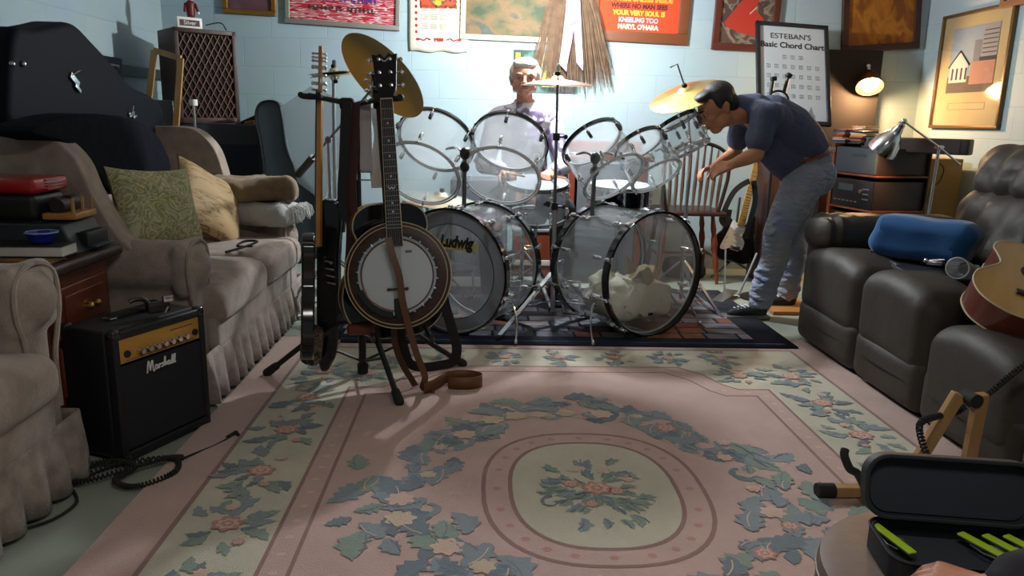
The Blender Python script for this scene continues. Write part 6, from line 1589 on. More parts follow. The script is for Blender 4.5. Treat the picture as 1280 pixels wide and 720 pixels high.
SPW = mat('lit_spindle_wood', C(120,98,84), .5, var=(12,C(84,60,48),(1,1,.3)))  # spindle wood lightened in colour for the light falling on it
# ------------------------------------------------------------ Windsor chair, seen from behind
cxw, yb = 1.505, 5.38
r = thing('windsor_chair', 'dark wooden Windsor chair with hooped spindle back against the wall', 'chair', (cxw,5.6,0), group=None)
zs = AY(858,267,yb).z; zt = AY(858,178,yb).z+.0
wd = .232
m = MB(); m.soft((cxw+.0,yb+.20,zs), (.50,.44,.035), .016, seg=2, mid=6); build('seat', m, M['darkwood'], r, world=True)
hp = [(-.185,zs),(-.215,zs+.15),(-wd,zs+.30),(-.205,zs+.42),(-.12,zt-.02),(0,zt),(.12,zt-.02),(.205,zs+.42),(wd,zs+.30),(.215,zs+.15),(.185,zs)]
lean_ = lambda z: yb-(z-zs)*.12
m = MB(); m.tube(cr([(cxw+x,lean_(z),z) for x,z in hp],5), .013, 10); build('hoop', m, M['darkwood'], r, world=True)
for k in range(9):
    x = -.17+.0425*k; zz = zt-.012-(abs(x)/.23)**2.6*.17; x2 = x*1.12; m = MB(); m.tube(cr([(cxw+x,yb,zs),(cxw+x*1.04,lean_(zs+.2),zs+.2),(cxw+x2,lean_(zz),zz)],4), [.007,.008,.010,.012,.013,.012,.010,.008,.007], 8); build('spindle', m, SPW, r, world=True)
for sx in (-1,1):
    for yy, sp in ((yb+.06,-.05),(yb+.34,.05)):
        t_ = V((cxw+sx*.17,yy,zs-.01)); e = V((cxw+sx*.225,yy+sp,.0)); m = MB()
        n = 14; m.tube([t_.lerp(e,i/n) for i in range(n+1)], [.012,.014,.018,.021,.016,.022,.024,.018,.014,.020,.022,.018,.015,.013,.012], 10); build('leg', m, M['redwood'], r, world=True)
    m = MB(); m.tube([(cxw+sx*.20,yb+.035,.2),(cxw+sx*.20,yb+.365,.2)], [.010,.010], 8); build('stretcher', m, M['redwood'], r, world=True)
m = MB(); m.tube([(cxw-.2,yb+.2,.2),(cxw+.2,yb+.2,.2)], .010, 8); build('stretcher', m, M['redwood'], r, world=True)

o = build('chart_cabinet', MB().box((2.19,5.56,.565), (.26,.34,1.13), b=.008), M['walnut']); tag(o, 'tall dark cabinet behind the bending man carrying the chord chart', 'cabinet')
# ------------------------------------------------------------ black and white electric guitar on a tube stand
yg = 5.62; c = AY(921,294,yg); tp = AY(942,214,yg+.08)
axs = (tp-c).normalized(); ns = V((.05,-1,.12)); ns = (ns-axs*ns.dot(axs)).normalized(); Rs2 = Matrix((axs.cross(ns),axs,ns)).transposed()
sg = thing('solid_body_guitar', 'black electric guitar with white pickguard and maple neck on a stand by the back wall', 'guitar', c, Rs2)
sc_ = 1.02
m = MB(); m.prism([(-a*sc_,b*sc_-.0) for a,b in body_outline('strat')][::-1], -.024, .020); build('body', m, M['blackpaint'], sg, bevel=.008)
pg = [(-.005,.09),(.03,.085),(.062,.10),(.075,.05),(.085,.0),(.10,-.06),(.11,-.12),(.075,-.125),(.03,-.10),(-.03,-.09),(-.055,-.10),(-.06,-.04),(-.03,.0),(-.045,.06)]
m = MB(); m.prism([(-p.x*sc_,p.y*sc_) for p in cr([(a,b,0) for a,b in pg],4,closed=True)][::-1], .0205, .0235); build('pickguard', m, M['white'], sg)
for y in (.05,.0,-.05): m = MB(); m.soft((0,y,.026), (.07,.018,.008), .004, seg=2, mid=1); build('pickup', m, M['white'] if y != .0 else bpy.data.materials['cream_binding'], sg)
m = MB(); m.box((0,-.10,.027), (.075,.035,.010), b=.002); build('bridge', m, M['chrome'], sg)
for k in range(3): m = MB(); m.cyl((-.075-.012*k*.4,-.03-.035*k,.023),(-.075-.012*k*.4,-.03-.035*k,.036),.010,n=14); build('knob', m, M['white'], sg)
m = MB(); m.add([(-.028,.07,.021),(.028,.07,.021),(.021,.52,.021),(-.021,.52,.021),(-.028,.07,.032),(.028,.07,.032),(.021,.52,.032),(-.021,.52,.032)], [(0,3,2,1),(4,5,6,7),(0,1,5,4),(1,2,6,5),(2,3,7,6),(3,0,4,7)]); nk = build('neck', m, mat('light_maple', C(196,150,78), .35, coat=.3), sg)
for k in range(1,19):
    y = .52-.62*(1-2**(-k/12)); m = MB(); m.box((0,y,.0325), (.05,.0024,.002)); build('fret', m, M['chrome'], nk)
m = MB(); m.prism([(-.02,.52),(-.028,.56),(-.040,.60),(-.040,.68),(-.01,.70),(.02,.68),(.024,.60),(.021,.52)], .014, .028); hd = build('headstock', m, bpy.data.materials['light_maple'], nk)
for k in range(6): m = MB(); tuner(m, (-.026,.565+.022*k,.028), (-1,0,0), (0,0,1), .9); build('tuner', m, M['chrome'], hd)
q = AZ(918,334,0); q = V((c.x+.02,yg+.02,0))
r = thing('guitar_tube_stand', 'folding tube stand under the black and white electric guitar', 'guitar stand', q)
m = MB(); m.cyl(q+V((0,.10,.10)), q+V((.04,.16,.60)), .010); build('post', m, M['dchrome'], r, world=True)
for a_ in (-150,-30,90):
    m = MB(); m.tube([q+V((0,.10,.12)), q+V((.22*cos(radians(a_)),.08+.22*sin(radians(a_)),.014))], .009, 8); build('leg', m, M['dchrome'], r, world=True)
for s in (-1,1):
    m = MB(); m.tube(cr([q+V((0,.10,.12)), q+V((s*.07,.06,.14)), q+V((s*.08,-.05,.13)), q+V((s*.08,-.06,.17))],4), .009, 8); build('cradle_arm', m, M['rubber'], r, world=True)
strap('guitar_strap', 'black strap hanging in a loop from the black and white electric guitar', [AY(937,226,yg-.08),AY(926,232,yg-.08),AY(916,242,yg-.08),AY(906,262,yg-.08),AY(902,275,yg-.06),AY(908,280,yg-.06),AY(912,262,yg-.07)], .04, M['strap_black'])
strap('guitar_strap', 'black strap lying down the front of the white pickguard', [AY(942,226,yg-.06),AY(944,250,yg-.06),AY(938,275,yg-.07),AY(932,298,yg-.06)], .04, M['strap_black'])
# folded things under the Windsor chair
o = build('dark_bag', MB().soft((1.55,5.66,.075), (.30,.22,.15), .06, mid=5, fn=lambda p: p+nz(p,9,.02)), M['rubber']); tag(o, 'small dark bag on the floor beneath the Windsor chair', 'bag')

# ============================================================ STEREO CORNER
P0 = V((2.60,4.97,0)); th = -80; lx, ly = V((cos(radians(th)),sin(radians(th)),0)), V((-sin(radians(th)),cos(radians(th)),0))
rc_ = P0-lx*.225+ly*.20
def rz(py): return AY(1104,py,4.97).z
Rk = RZ(th)
r = thing('stereo_cabinet', 'dark brown wooden stereo shelf unit behind the bending man', 'cabinet', rc_, Rk)
H_ = rz(182)-.0
mbw = mat('cherry_edge', C(112,56,32), .45, var=(9,C(86,40,22),(1,1,.2)))
m = MB(); m.box((-.245,0,H_/2), (.03,.42,H_), b=.004); build('side_panel', m, mbw, r)
m = MB(); m.box((-.29,.04,H_/2-.01), (.06,.36,H_-.02), b=.006); build('cupboard', m, M['walnut'], r)
shz = [rz(300)-.02, rz(264), rz(220)]
for z in shz+[.03]: m = MB(); m.box((0,0,z-.008), (.47,.41,.014), b=.003); build('shelf', m, mbw, r)
m = MB(); m.box((0,.20,H_/2), (.47,.01,H_)); build('back_panel', m, M['walnut'], r)
comp_side = mat('component_case', C(40,28,24), .5); facem = mat('component_face', C(20,21,24), .35); facg = mat('grey_component_face', C(46,55,62), .5)
lcd = mat('display_glass', C(50,62,66), .2)
def component(label, z0, z1, fm, kind):
    c = thing('stereo_component', label, 'stereo', rc_+V((0,0,z0)), Rk); h = z1-z0
    m = MB(); m.box((0,.0,h/2), (.43,.38,h), b=.003); build('case', m, comp_side, c)
    m = MB(); m.box((0,-.195,h/2), (.43,.015,h-.004), b=.003); f = build('faceplate', m, fm, c)
    if kind == 1:
        m = MB(); m.box((.04,-.2035,h*.7), (.16,.002,.02)); build('label_strip', m, lcd, f)
    else:
        m = MB(); m.box((-.07,-.2035,h*.72), (.16,.002,h*.25)); build('display', m, lcd, f)
        for k in range(6): m = MB(); m.box((-.17+.045*k,-.205,h*.22), (.026,.006,.010), b=.001); build('button', m, M['steel'], f)
        for k in range(3): m = MB(); m.box((.15,-.205,h*(.35+.18*k)), (.06,.005,.008), b=.001); build('slider', m, M['steel'], f)
        m = MB(); m.cyl((.10,-.20,h*.62),(.10,-.215,h*.62),.014,n=16); build('dial', m, M['steel'], f)
component('grey-fronted stereo unit at the top of the stereo shelves', rz(220)+.001, rz(186), facg, 1)
component('black cassette deck in the middle of the stereo shelves', rz(264)+.001, rz(228), facem, 2)
component('black receiver at the bottom of the visible stereo shelves', rz(300)-.019, rz(272), facem, 2)
component('dark stereo unit low behind the sofa arm', .031, .20, facem, 2)
# top board, keyboard bar and CD stacks
ztop = H_
o = None
q0, q1 = AY(1080,178,5.28), AY(1214,186,4.78)
r = thing('soundbar', 'long black bar speaker lying across the stereo shelves', 'speaker', ((q0+q1)/2))
ax_ = (q1-q0); ax_.z = 0; L_ = ax_.length; ang = math.degrees(atan2(ax_.y,ax_.x)); cz = (q0.z+q1.z)/2
m = MB(); m.box((0,0,0), (L_,.11,.10), b=.012, M=MT((q0+q1)/2, RZ(ang))); build('housing', m, mat('matte_black_brown', C(36,28,26), .5), r, world=True)
m = MB(); m.box((0,-.056,0), (L_-.1,.004,.08), M=MT((q0+q1)/2, RZ(ang))); build('grille', m, mat('bar_grille', C(48,36,32), .8), r, world=True)
SBZ = cz-.05
cols = [C(170,60,40),C(196,190,180),C(60,70,90),C(190,120,50),C(210,206,196),C(90,40,40),C(120,140,150),C(40,44,52),C(200,170,120),C(150,150,154)]
cdm = [mat('disc_case_%d' % i, k, .35) for i,k in enumerate(cols)]
rq = random.Random(12)
cbase = rc_-lx*.225+ly*.0; n_cd = 0
for s_i, (ox, oy, cnt) in enumerate(((-.02,-.12,9),(-.02,.03,11),(.135,-.09,8),(.135,.06,6))):
    for k in range(cnt):
        w_ = cbase+lx*(ox+rq.uniform(-.01,.01))+ly*(oy+rq.uniform(-.01,.01)); z = H_+.0005+.0112*k
        o = build('compact_disc_case', MB().box((w_.x,w_.y,z+.0052), (.142,.125,.0104), b=.001, rot=RZ(th+rq.uniform(-8,8))), cdm[rq.randrange(10)])
        pos = ['leftmost','second','third','rightmost'][s_i]
        tag(o, 'disc case in the %s of the four disc stacks on the stereo cabinet' % pos, 'disc case', group='disc cases in the %s stack' % pos)
# dark panel behind
a, b = AY(1036,62,5.90), AY(1092,158,5.90)
r = thing('dark_panel_speaker', 'dark brown flat panel standing behind the lit desk lamp', 'panel', ((a.x+b.x)/2,5.9,b.z-.1))
m = MB(); m.box(((a.x+b.x)/2,5.92,(a.z+b.z)/2-.15), (b.x-a.x,.08,a.z-b.z+.3), b=.006); build('panel', m, mat('umber_cloth', C(34,27,25), .85), r, world=True)
m = MB(); m.box(((a.x+b.x)/2,5.90,(b.z-.3)/2), (b.x-a.x-.05,.12,b.z-.3), b=.006); build('base_box', m, M['walnut'], r, world=True)
# tan box at right of the shelves
tb = mat('amber_board', C(150,112,56), .7)
r_x = 3.06
o = build('tan_cabinet', MB().box((3.20,5.32,SBZ/2-.02), (.26,.24,SBZ-.04), b=.008), tb); tag(o, 'tan box cabinet right of the stereo shelves under the end of the bar speaker', 'cabinet')
# ---------------- lit lamp
yl = 5.76; lp = AY(1087,108,yl)
brz = mat('bronze_shade', C(120,72,36), .3, .8)
r = thing('lit_desk_lamp', 'lit gooseneck desk lamp with bronze bell shade shining towards the room', 'lamp', (lp.x,yl+.10,.872))
sd = V((-.16,-.62,-.77)).normalized()    # the way the shade opens
apex = lp-sd*.13
Ms = MT(apex, frame_from(sd))
m = MB(); prf = [(.020,-.02),(.026,.0),(.048,.02),(.074,.06),(.092,.105),(.098,.135)]; m.lathe(prf+[(a-.0025,b) for a,b in reversed(prf)], Ms, 36, cap=False); build('lamp_shade', m, brz, r, world=True)
m = MB(); m.cyl(Ms @ V((0,0,-.06)), Ms @ V((0,0,.0)), .018, n=16); m.ell(Ms @ V((0,0,-.07)), .02); build('socket', m, M['chrome'], r, world=True)
m = MB(); m.ell(Ms @ V((0,0,.090)), .070); blb = build('bulb', m, mat('warm_bulb', (1,.8,.5,1), .5, emit=((1,.62,.26,1), 60)), r, world=True)
pz = 1.02
m = MB(); jt = Ms @ V((0,0,-.07)); m.cyl((lp.x-.01,yl+.12,.9), (lp.x,yl+.14,jt.z-.03), .008); m.cyl((lp.x,yl+.14,jt.z-.03), jt, .006); build('pole', m, M['steel'], r, world=True)
m = MB(); m.lathe([(.001,0),(.08,0),(.085,.01),(.07,.025),(.012,.035)], MT((lp.x-.01,yl+.12,.872)), 28); build('base', m, M['black'], r, world=True)
o = build('lamp_table', MB().box((lp.x+.12,5.84,.435), (.40,.26,.87), b=.01), M['walnut']); tag(o, 'dark wooden cabinet carrying the lit lamp behind the stereo', 'cabinet')
wl = lamp('desk_lamp_light', 'POINT', Ms @ V((0,0,.165)), 55, (1,.60,.28), .035)
# ---------------- chrome lamp on an arm
y2 = 4.70
A_ = AY(1130,152,y2); E1 = AY(1174,184,y2); E2 = AY(1199,205,y2); PB = AY(1163,262,y2)
r = thing('chrome_arm_lamp', 'polished chrome desk lamp with cone shade on a jointed arm before the stereo', 'lamp', (PB.x,y2,PB.z))
so = (AY(1104,186,y2+.10)-A_).normalized(); Ms2 = MT(A_+so*.03, frame_from(so))
m = MB(); prf = [(.022,.0),(.032,.03),(.036,.05),(.052,.07),(.078,.12),(.092,.17),(.094,.19)]; m.lathe(prf+[(a-.0025,b) for a,b in reversed(prf)], Ms2, 40, cap=False); build('lamp_shade', m, M['chrome'], r, world=True)
m = MB(); m.lathe([(.001,-.015),(.024,-.012),(.024,.004),(.001,.006)], Ms2, 24); m.ell(A_, .020); m.cyl(A_,Ms2 @ V((0,0,-.01)),.012); build('socket', m, M['chrome'], r, world=True)
m = MB(); m.ell(Ms2 @ V((0,0,.10)), .034); build('bulb', m, mat('warm_bulb_2', (1,.8,.5,1), .5, emit=((1,.6,.25,1), 25)), r, world=True)
m = MB(); m.cyl(A_, E1, .0065); m.cyl(E1, E2, .0065); m.ell(E2, .010); build('arm', m, M['chrome'], r, world=True)
m = MB()
for t in (-.012,.012): m.cyl(E1+V((-.02,t,0)), E1+V((.02,t,0)), .010); 
m.cyl(E1+V((0,-.03,0)), E1+V((0,.03,0)), .012); build('joint', m, M['chrome'], r, world=True)
q = V((PB.x-.02,y2,0)); m = MB(); m.cyl(q+V((0,0,.03)), E1, .009); build('pole', m, M['steel'], r, world=True)
m = MB(); m.lathe([(.001,0),(.12,0),(.125,.012),(.10,.03),(.012,.04)], MT(q), 32); build('base', m, M['dchrome'], r, world=True)
lamp('arm_lamp_light', 'SPOT', Ms2 @ V((0,0,.14)), 14, (1,.62,.30), .03, Ms2 @ V((0,0,1)), 120, .6)
m = MB(); m.tube(cr([E1+V((.02,0,-.1)), E1+V((.05,.0,-.14)), E1+V((.04,.02,-.22)), E1+V((.0,.03,-.26)), E1+V((-.02,.05,-.42)), V((2.72,4.75,.2)), V((2.75,4.8,.012))],5), .0035, 6)
o = build('lamp_wire', m, M['rubber']); tag(o, 'black wire drooping beside the chrome lamp pole', 'wire')
m = MB(); q = AY(1146,272,4.45)  # crumpled shiny lump added to catch the lamp as a bright glint
m.soft((q.x,4.47,q.z-.03), (.16,.12,.07), .03, seg=4, mid=12, fn=lambda p: p+nz(p,24,.02)+nz(p,60,.006))
o = build('glint_wrapping', m, mat('shiny_plastic', C(220,205,180), .12, coat=.8)); tag(o, 'crumpled shiny wrapping added for a bright glint between sofa arm and lamp pole', 'wrapping')
o = build('magazine_rack', MB().box((q.x,4.50,(q.z-.065)/2), (.24,.2,q.z-.065), b=.008), M['walnut']); tag(o, 'dark box holding the shiny wrapping behind the recliner', 'box')
# ---------------- black clip stand behind the man's back
q = AY(972,128,4.95)
r = thing('microphone_stand', 'black stand with ring and two clips showing above the man\'s back', 'microphone stand', (q.x,4.95,0))
m = MB(); m.cyl((q.x,4.95,.02),(q.x,4.95,q.z-.02),.010); build('pole', m, M['black'], r, world=True)
m = MB(); m.tube([(q.x+.072*cos(k*pi/12),4.95,q.z+.0+.072*sin(k*pi/12)) for k in range(24)], .007, 8, closed=True); build('ring', m, M['black'], r, world=True)
for a0, b0 in (((963,112),(966,101)),((980,110),(985,97))):
    m = MB(); u1, u2 = AY(a0[0],a0[1]+6,4.95), AY(*b0,4.95); m.cyl(u1,u2,.012); m.soft(u2+V((0,-.01,.012)), (.035,.04,.03), .008, seg=2, mid=1, rot=RY(30 if a0[0] > 970 else -10)); build('clip', m, M['black'], r, world=True)
m = MB(); m.lathe([(.001,0),(.13,0),(.13,.015),(.012,.03)], MT((q.x,4.95,0)), 28); build('base', m, M['black'], r, world=True)

# ============================================================ RECLINER SOFA
LE = mat('brown_grey_leather', C(56,51,45), .6, bump=(5,.35,.03), var=(3,C(49,44,38)))
sf = thing('recliner_sofa', 'dark brown-grey leather recliner sofa with padded front panels along the right', 'sofa', (2.3,3.0,0))
colsy = [(3.34,3.97),(2.79,3.33),(2.22,2.78),(1.70,2.21)]
for (ya_, yb_) in colsy:
    yc_, w_ = (ya_+yb_)/2, yb_-ya_; dz_ = -.10 if yb_ == 2.78 else 0
    def cushfn(p, W=w_, k=yc_):
        e = max(0,1-(p.y/(W/2))**4)**.5; g = max(0,1-(p.y/(W/2))**2)
        q = nz((p.x,p.y+k*3,p.z),4,.008)
        return (p.x*(.86+.14*e)+q.x, p.y, p.z+(.055*g-.02 if p.z > 0 else -.02*(1-g))+q.z)
    m = MB(); m.soft((1.865,yc_,.355+dz_), (.30,w_+.012,.33), .085, seg=5, mid=8, fn=cushfn); build('front_cushion', m, LE, sf, world=True)
    def lowfn(p, W=w_):
        e = max(0,1-(p.y/(W/2))**4)**.5
        return (p.x*(.88+.12*e), p.y, p.z-.02*(1-e)*(1 if p.z > 0 else 0)-(.03*max(0,1-(p.y/(W/2))**2) if p.z > 0 else 0))
    m = MB(); m.soft((1.855,yc_,.145), (.27,w_+.012,.25), .06, seg=4, mid=8, fn=lowfn); build('footrest_panel', m, LE, sf, world=True)
    m = MB(); m.soft((2.22,yc_,.375+dz_), (.62,w_-.004,.16), .06, seg=3, mid=6, fn=lambda p: p+nz((p.x,p.y+yc_,p.z),5,.012)); build('seat_cushion', m, LE, sf, world=True)
    def bf(p, W=w_, k=yc_):
        cr_ = .018*sin(p.y*40+p.z*9+k)*max(0,-p.x)*6*max(0,1-abs(p.z)*4); e = max(0,1-(p.y/(W/2))**2)**.5
        q = nz((p.x,p.y*3+k,p.z*2),5,.016); return (p.x*(.75+.25*e)+cr_+q.x+p.z*.25, p.y, p.z+q.z)
    m = MB(); m.soft((2.62,yc_+.03,.66), (.26,w_-.004,.38), .10, seg=4, mid=12, fn=bf); build('back_cushion', m, LE, sf, world=True)
    m = MB(); m.soft((2.70,yc_+.03,.94), (.26,w_-.004,.27), .11, seg=4, mid=12, fn=bf); build('head_cushion', m, LE, sf, world=True)
m = MB(); m.soft((2.88,3.0,.54), (.20,2.2,1.0), .09, mid=8, fn=lambda p: (p.x+p.z*.15,p.y,p.z)); m.soft((2.3,2.84,.17), (.9,2.24,.28), .05, mid=6); build('frame', m, LE, sf, world=True)
def armfn(p): return (p.x+nz((p.x,p.y,p.z),9,.006).x, p.y+.010*sin(p.x*95)*max(0,(-p.x-.15))*5, p.z+.012*sin(p.x*80+p.y*20)*max(0,(-p.x-.12))*4-.03*max(0,-p.x-.2)*2)
m = MB(); m.soft((2.12,3.90,.61), (.78,.26,.19), .08, seg=4, mid=24, fn=armfn); m.soft((2.2,3.93,.32), (.72,.08,.44), .03, seg=3, mid=6); build('armrest', m, LE, sf, world=True)
m = MB(); m.soft((2.2,1.56,.34), (.86,.26,.66), .09, seg=4, mid=8); build('armrest', m, LE, sf, world=True)
# on the sofa
r = thing('black_instrument_case', 'flat black instrument case lying open on the recliner seats', 'case', (2.12,3.42,.465), RZ(-12))
m = MB(); m.box((-.02,-.04,.035), (.36,.62,.06), b=.01); build('case_base', m, M['tolex'], r)
m = MB(); m.box((-.185,-.0,.068), (.02,.18,.006), b=.002); build('silver_strip', m, M['steel'], r)
m = MB(); m.box((-.15,.20,.068), (.03,.05,.006), b=.002); build('silver_catch', m, M['steel'], r)
q = V((2.10,3.46,.66))
r = thing('blue_bolster', 'blue soft bolster cushion resting on the black case on the sofa', 'cushion', (q.x-.02,q.y,.54), RZ(-52))
blm = mat('blue_velour', C(26,84,140), .85, bump=(160,.3,.002), sheen=.3)
def bol(p): e = max(0,1-(abs(p.x)/.226)**8); return (p.x+.015*sin(p.z*30)*(abs(p.x) > .17), p.y*(.80+.2*e)+nz(p,8,.008).y, p.z*(.80+.2*e)+nz(p,6,.012).z-.02*(p.x > 0)*p.x)
m = MB(); m.soft((0,0,.105), (.45,.21,.20), .06, seg=5, mid=14, fn=bol); build('cover', m, blm, r)
m = MB(); m.tube(cr([(-.205,-.05,.03),(-.22,-.06,.005),(-.20,-.075,.0)],4), .006, 6); build('drawstring', m, M['strap_black'], r)
q = AX(1165,312,1.93)
r = thing('chrome_clamp', 'small chrome and black clamp lying on the sofa seat by the glass', 'clamp', AZ(1168,332,.545), RZ(-30))
m = MB(); m.box((0,0,.012), (.06,.03,.02), b=.004); m.cyl((-.03,0,.02),(.035,.0,.03),.007); m.ell((-.035,0,.02), .012); build('jaw', m, M['chrome'], r)
m = MB(); m.cyl((.03,0,.012),(.10,.01,.012),.010); m.box((.07,.02,.012), (.05,.03,.02), b=.004); build('grip', m, M['black'], r)
q = AZ(1195,352,.56)
r = thing('drinking_glass', 'clear glass tumbler tipped on its side at the edge of the guitar', 'glass', q)
gd = V((-.75,-.62,.12)).normalized(); Mg = MT(q+V((.03,.05,.045)), frame_from(-gd))
m = MB(); prf = [(.001,0),(.030,.0),(.032,.006),(.038,.06),(.043,.10)]; m.lathe([(a,b-.10) for a,b in prf]+[(a-.003,b-.10+.001) for a,b in reversed(prf)], Mg @ RX(180).to_4x4(), 32, cap=False); build('bowl', m, clear_mat('drink_glass', (.93,.95,.96,1), .10, .03, 1.6), r, world=True)
m = MB(); m.tube([Mg @ V((.042*cos(k*pi/16),.042*sin(k*pi/16),0)) for k in range(32)], .0025, 6, closed=True); build('rim', m, mat('glass_rim', C(206,206,204), .1), r, world=True)
# acoustic guitar lying on the near seat
gp = V((1.98,2.60,.47))
Rq = frame_from(V((-.04,-.10,1)), V((0,1,0)))
_y = V((.5,.78,.34)).normalized(); _z = V((.1,-.35,1)); _z = (_z-_y*_z.dot(_y)).normalized(); Rq = Matrix((_y.cross(_z),_y,_z)).transposed()
r = thing('spruce_top_guitar', 'acoustic guitar with honey spruce top and red-brown sides lying on the recliner', 'guitar', gp, Rq)
ob2 = [(a,b+.108) for a,b in body_outline('acoustic',1.08)]
spr = mat('honey_spruce', C(206,156,72), .35, var=(20,C(196,144,62),(1,.08,1)), coat=.4); mah = mat('mahogany_side', C(96,40,24), .3, coat=.5)
m = MB(); m.prism(ob2, .0, .105, mi=0, side=1); build('body', m, [spr, mah], r, angle=50)
for z in (.002,.104): m = MB(); m.tube([(a*1.003,b*1.0,z) for a,b in ob2], .0035, 6, closed=True); build('binding', m, bpy.data.materials['cream_binding'], r)
m = MB(); m.lathe([(.052,.1052),(.060,.1062),(.055,.107),(.001,.1056)], Matrix.Translation((0,.17,0)), 32); build('soundhole', m, M['rosewood'], r)
m = MB(); m.prism([(.03,.19),(.09,.17),(.10,.08),(.05,.06),(.04,.11)], .1055, .1075); build('pickguard', m, M['blackpaint'], r)
m = MB(); m.box((0,.0,.110), (.15,.03,.009), b=.002); build('bridge', m, M['rosewood'], r)
for k in range(2): m = MB(); m.lathe([(.010,0),(.010,.004),(.005,.016),(.009,.020),(.001,.022)], MT((0.02+.0*k,-.165,.03+.028*k), RX(90)), 14); build('end_pin', m, M['chrome'], r)
m = MB(); m.box((0,.58,.105), (.05,.44,.03), b=.008); nk = build('neck', m, M['darkwood'], r)
m = MB(); m.box((0,.56,.122), (.048,.52,.006)); build('fretboard', m, M['rosewood'], nk)
m = MB(); m.box((0,.88,.10), (.075,.17,.015), b=.004); build('headstock', m, M['darkwood'], nk)

# ============================================================ FOREGROUND
# leather ottoman
oc = V((.93,1.23,0)); OZ = .335
r = thing('ottoman', 'round brown-grey leather ottoman in the bottom right corner', 'ottoman', oc)
m = MB(); m.lathe([(.001,.02),(.25,.02),(.272,.05),(.278,.16),(.276,.27),(.268,.295)], MT(oc), 64, cap=False); build('side', m, mat('taupe_leather', C(112,96,88), .5, bump=(30,.3,.004)), r, world=True)
m = MB(); m.lathe([(.268,.29),(.277,.305),(.272,.325),(.24,OZ),(.12,OZ+.004),(.001,OZ+.004)], MT(oc), 64, cap=False); build('top_pad', m, bpy.data.materials['taupe_leather'], r, world=True)
m = MB(); m.tube([(oc.x+.274*cos(k*pi/32),oc.y+.274*sin(k*pi/32),.298) for k in range(64)], .005, 6, closed=True); build('piping', m, bpy.data.materials['taupe_leather'], r, world=True)
# open zip case
cc_ = V((.915,1.25,OZ+.005)); 
r = thing('zip_case', 'open black zip case holding lime green tools on the ottoman', 'case', cc_, RZ(-9))
dkb = mat('black_eva', (.012,.014,.018,1), .6, bump=(120,.3,.002)); dkl = mat('dark_lining', (.016,.022,.030,1), .75, bump=(10,.4,.01), sheen=.1)
W_, D_, HH = .315, .165, .05
def rr_outline(w, h, r_, n=6):
    o_ = []
    for (sx, sy, a0) in ((1,1,0),(-1,1,90),(-1,-1,180),(1,-1,270)):
        for k in range(n+1): a = radians(a0+90*k/n); o_.append((sx*(w/2-r_)+r_*cos(a), sy*(h/2-r_)+r_*sin(a)))
    return o_
def tray(w, d, h, r_, t=.008, M_=None):
    m = MB(); o1 = rr_outline(w,d,r_); o2 = rr_outline(w-2*t,d-2*t,r_-t*.6); n = len(o1); vs = []
    for (o_, z) in ((o1,0),(o1,h),(o2,h),(o2,t)): vs += [(a,b,z) for a,b in o_]
    fs = [tuple(reversed(range(n)))]+[(L*n+i,L*n+(i+1) % n,(L+1)*n+(i+1) % n,(L+1)*n+i) for L in range(3) for i in range(n)]+[tuple(range(3*n,4*n))]
    m.add(vs, fs, 0, M_); return m
build('case_base', tray(W_,D_,HH,.035), dkb, r, bevel=.002)
Ml = MT((0,D_/2+.004,HH+.004), RX(82)) @ Matrix.Translation((0,.092,-.012)); Ml = MT((.0,D_/2+.006,HH+.002), RX(76)) @ Matrix.Translation((-.004,.064,.0))
build('lid', tray(W_+.01,.128,.032,.045,M_=Ml), dkb, r, bevel=.002)
m = MB(); m.prism(rr_outline(W_-.02,.106,.035), .009, .012, M=Ml); build('lid_lining', m, dkl, r)
m = MB(); m.prism(rr_outline(W_-.02,D_-.02,.03), .009, .02); build('base_lining', m, dkl, r)
m = MB(); m.tube([(a,b,HH) for a,b in rr_outline(W_,D_,.035)], .003, 5, closed=True); build('zip_edge', m, M['rubber'], r)
lime = mat('lime_plastic', C(170,206,50), .4)
for k, (x, y, a) in enumerate(((-.125,.018,20),(.040,.014,30),(.085,.014,30),(.125,.018,30))):
    t = thing('lime_tool', ['lime green tool alone at the left end of the zip case','lime green tool, first of the three together in the zip case','lime green tool, middle of the three together in the zip case','lime green tool, last of the three at the right end of the zip case'][k], 'tool', V(cc_)+RZ(-9) @ V((x,y,.030)), RZ(a-9), group='lime tools in the zip case')
    m = MB(); m.box((0,0,.012), (.019,.105,.005), b=.002); build('handle', m, lime, t)
    m = MB(); m.tube([(.012,-.045,.008),(.020,-.04,.008),(.020,.0,.008),(.012,.01,.008)], .0018, 6); m.tube([(-.014,-.03,.008),(-.020,-.01,.008),(-.014,.02,.008)], .0018, 6); build('wire_clip', m, M['steel'], t)
# little orange piece behind case at right
q = AZ(1277,656,OZ+.03)
o = build('orange_cap', MB().soft((q.x+.02,q.y+.03,OZ+.02), (.03,.03,.03), .008), mat('orange_plastic', C(210,90,40), .4)); tag(o, 'small orange plastic cap at the right edge behind the zip case', 'cap')
# hand and sleeve reaching in from the lower right
r = thing('person', 'hand and dark sleeve of a person reaching to the zip case from the lower right', 'person', (1.10,1.10,OZ))
wr = AZ(1236,738,.415); hd = (AZ(1160,722,.405)-wr); 
m = MB(); hand_prims(m, wr, V((hd.x,hd.y+.012,-.008)), V((.0,-.15,1)), -1, .45, .95); elb = wr+V((.26,-.16,.03)); m.cap(wr, elb, .027, .042, n=16)
build('hand', m, M['skin'], r, world=True, remesh=.0035, smooth=3, angle=180)
m = MB(); m.cap(wr+V((.030,-.010,.006)), elb+V((.05,-.03,.0)), .044, .062, n=20); s1 = AZ(1262,672,.43); m.cap(wr+V((.05,.0,.02)), wr+V((.14,-.02,.045)), .045, .055, n=18)
build('sleeve', m, mat('dark_sleeve', C(26,24,34), .85, bump=(14,.4,.01)), r, world=True, remesh=.006, smooth=4, angle=180)
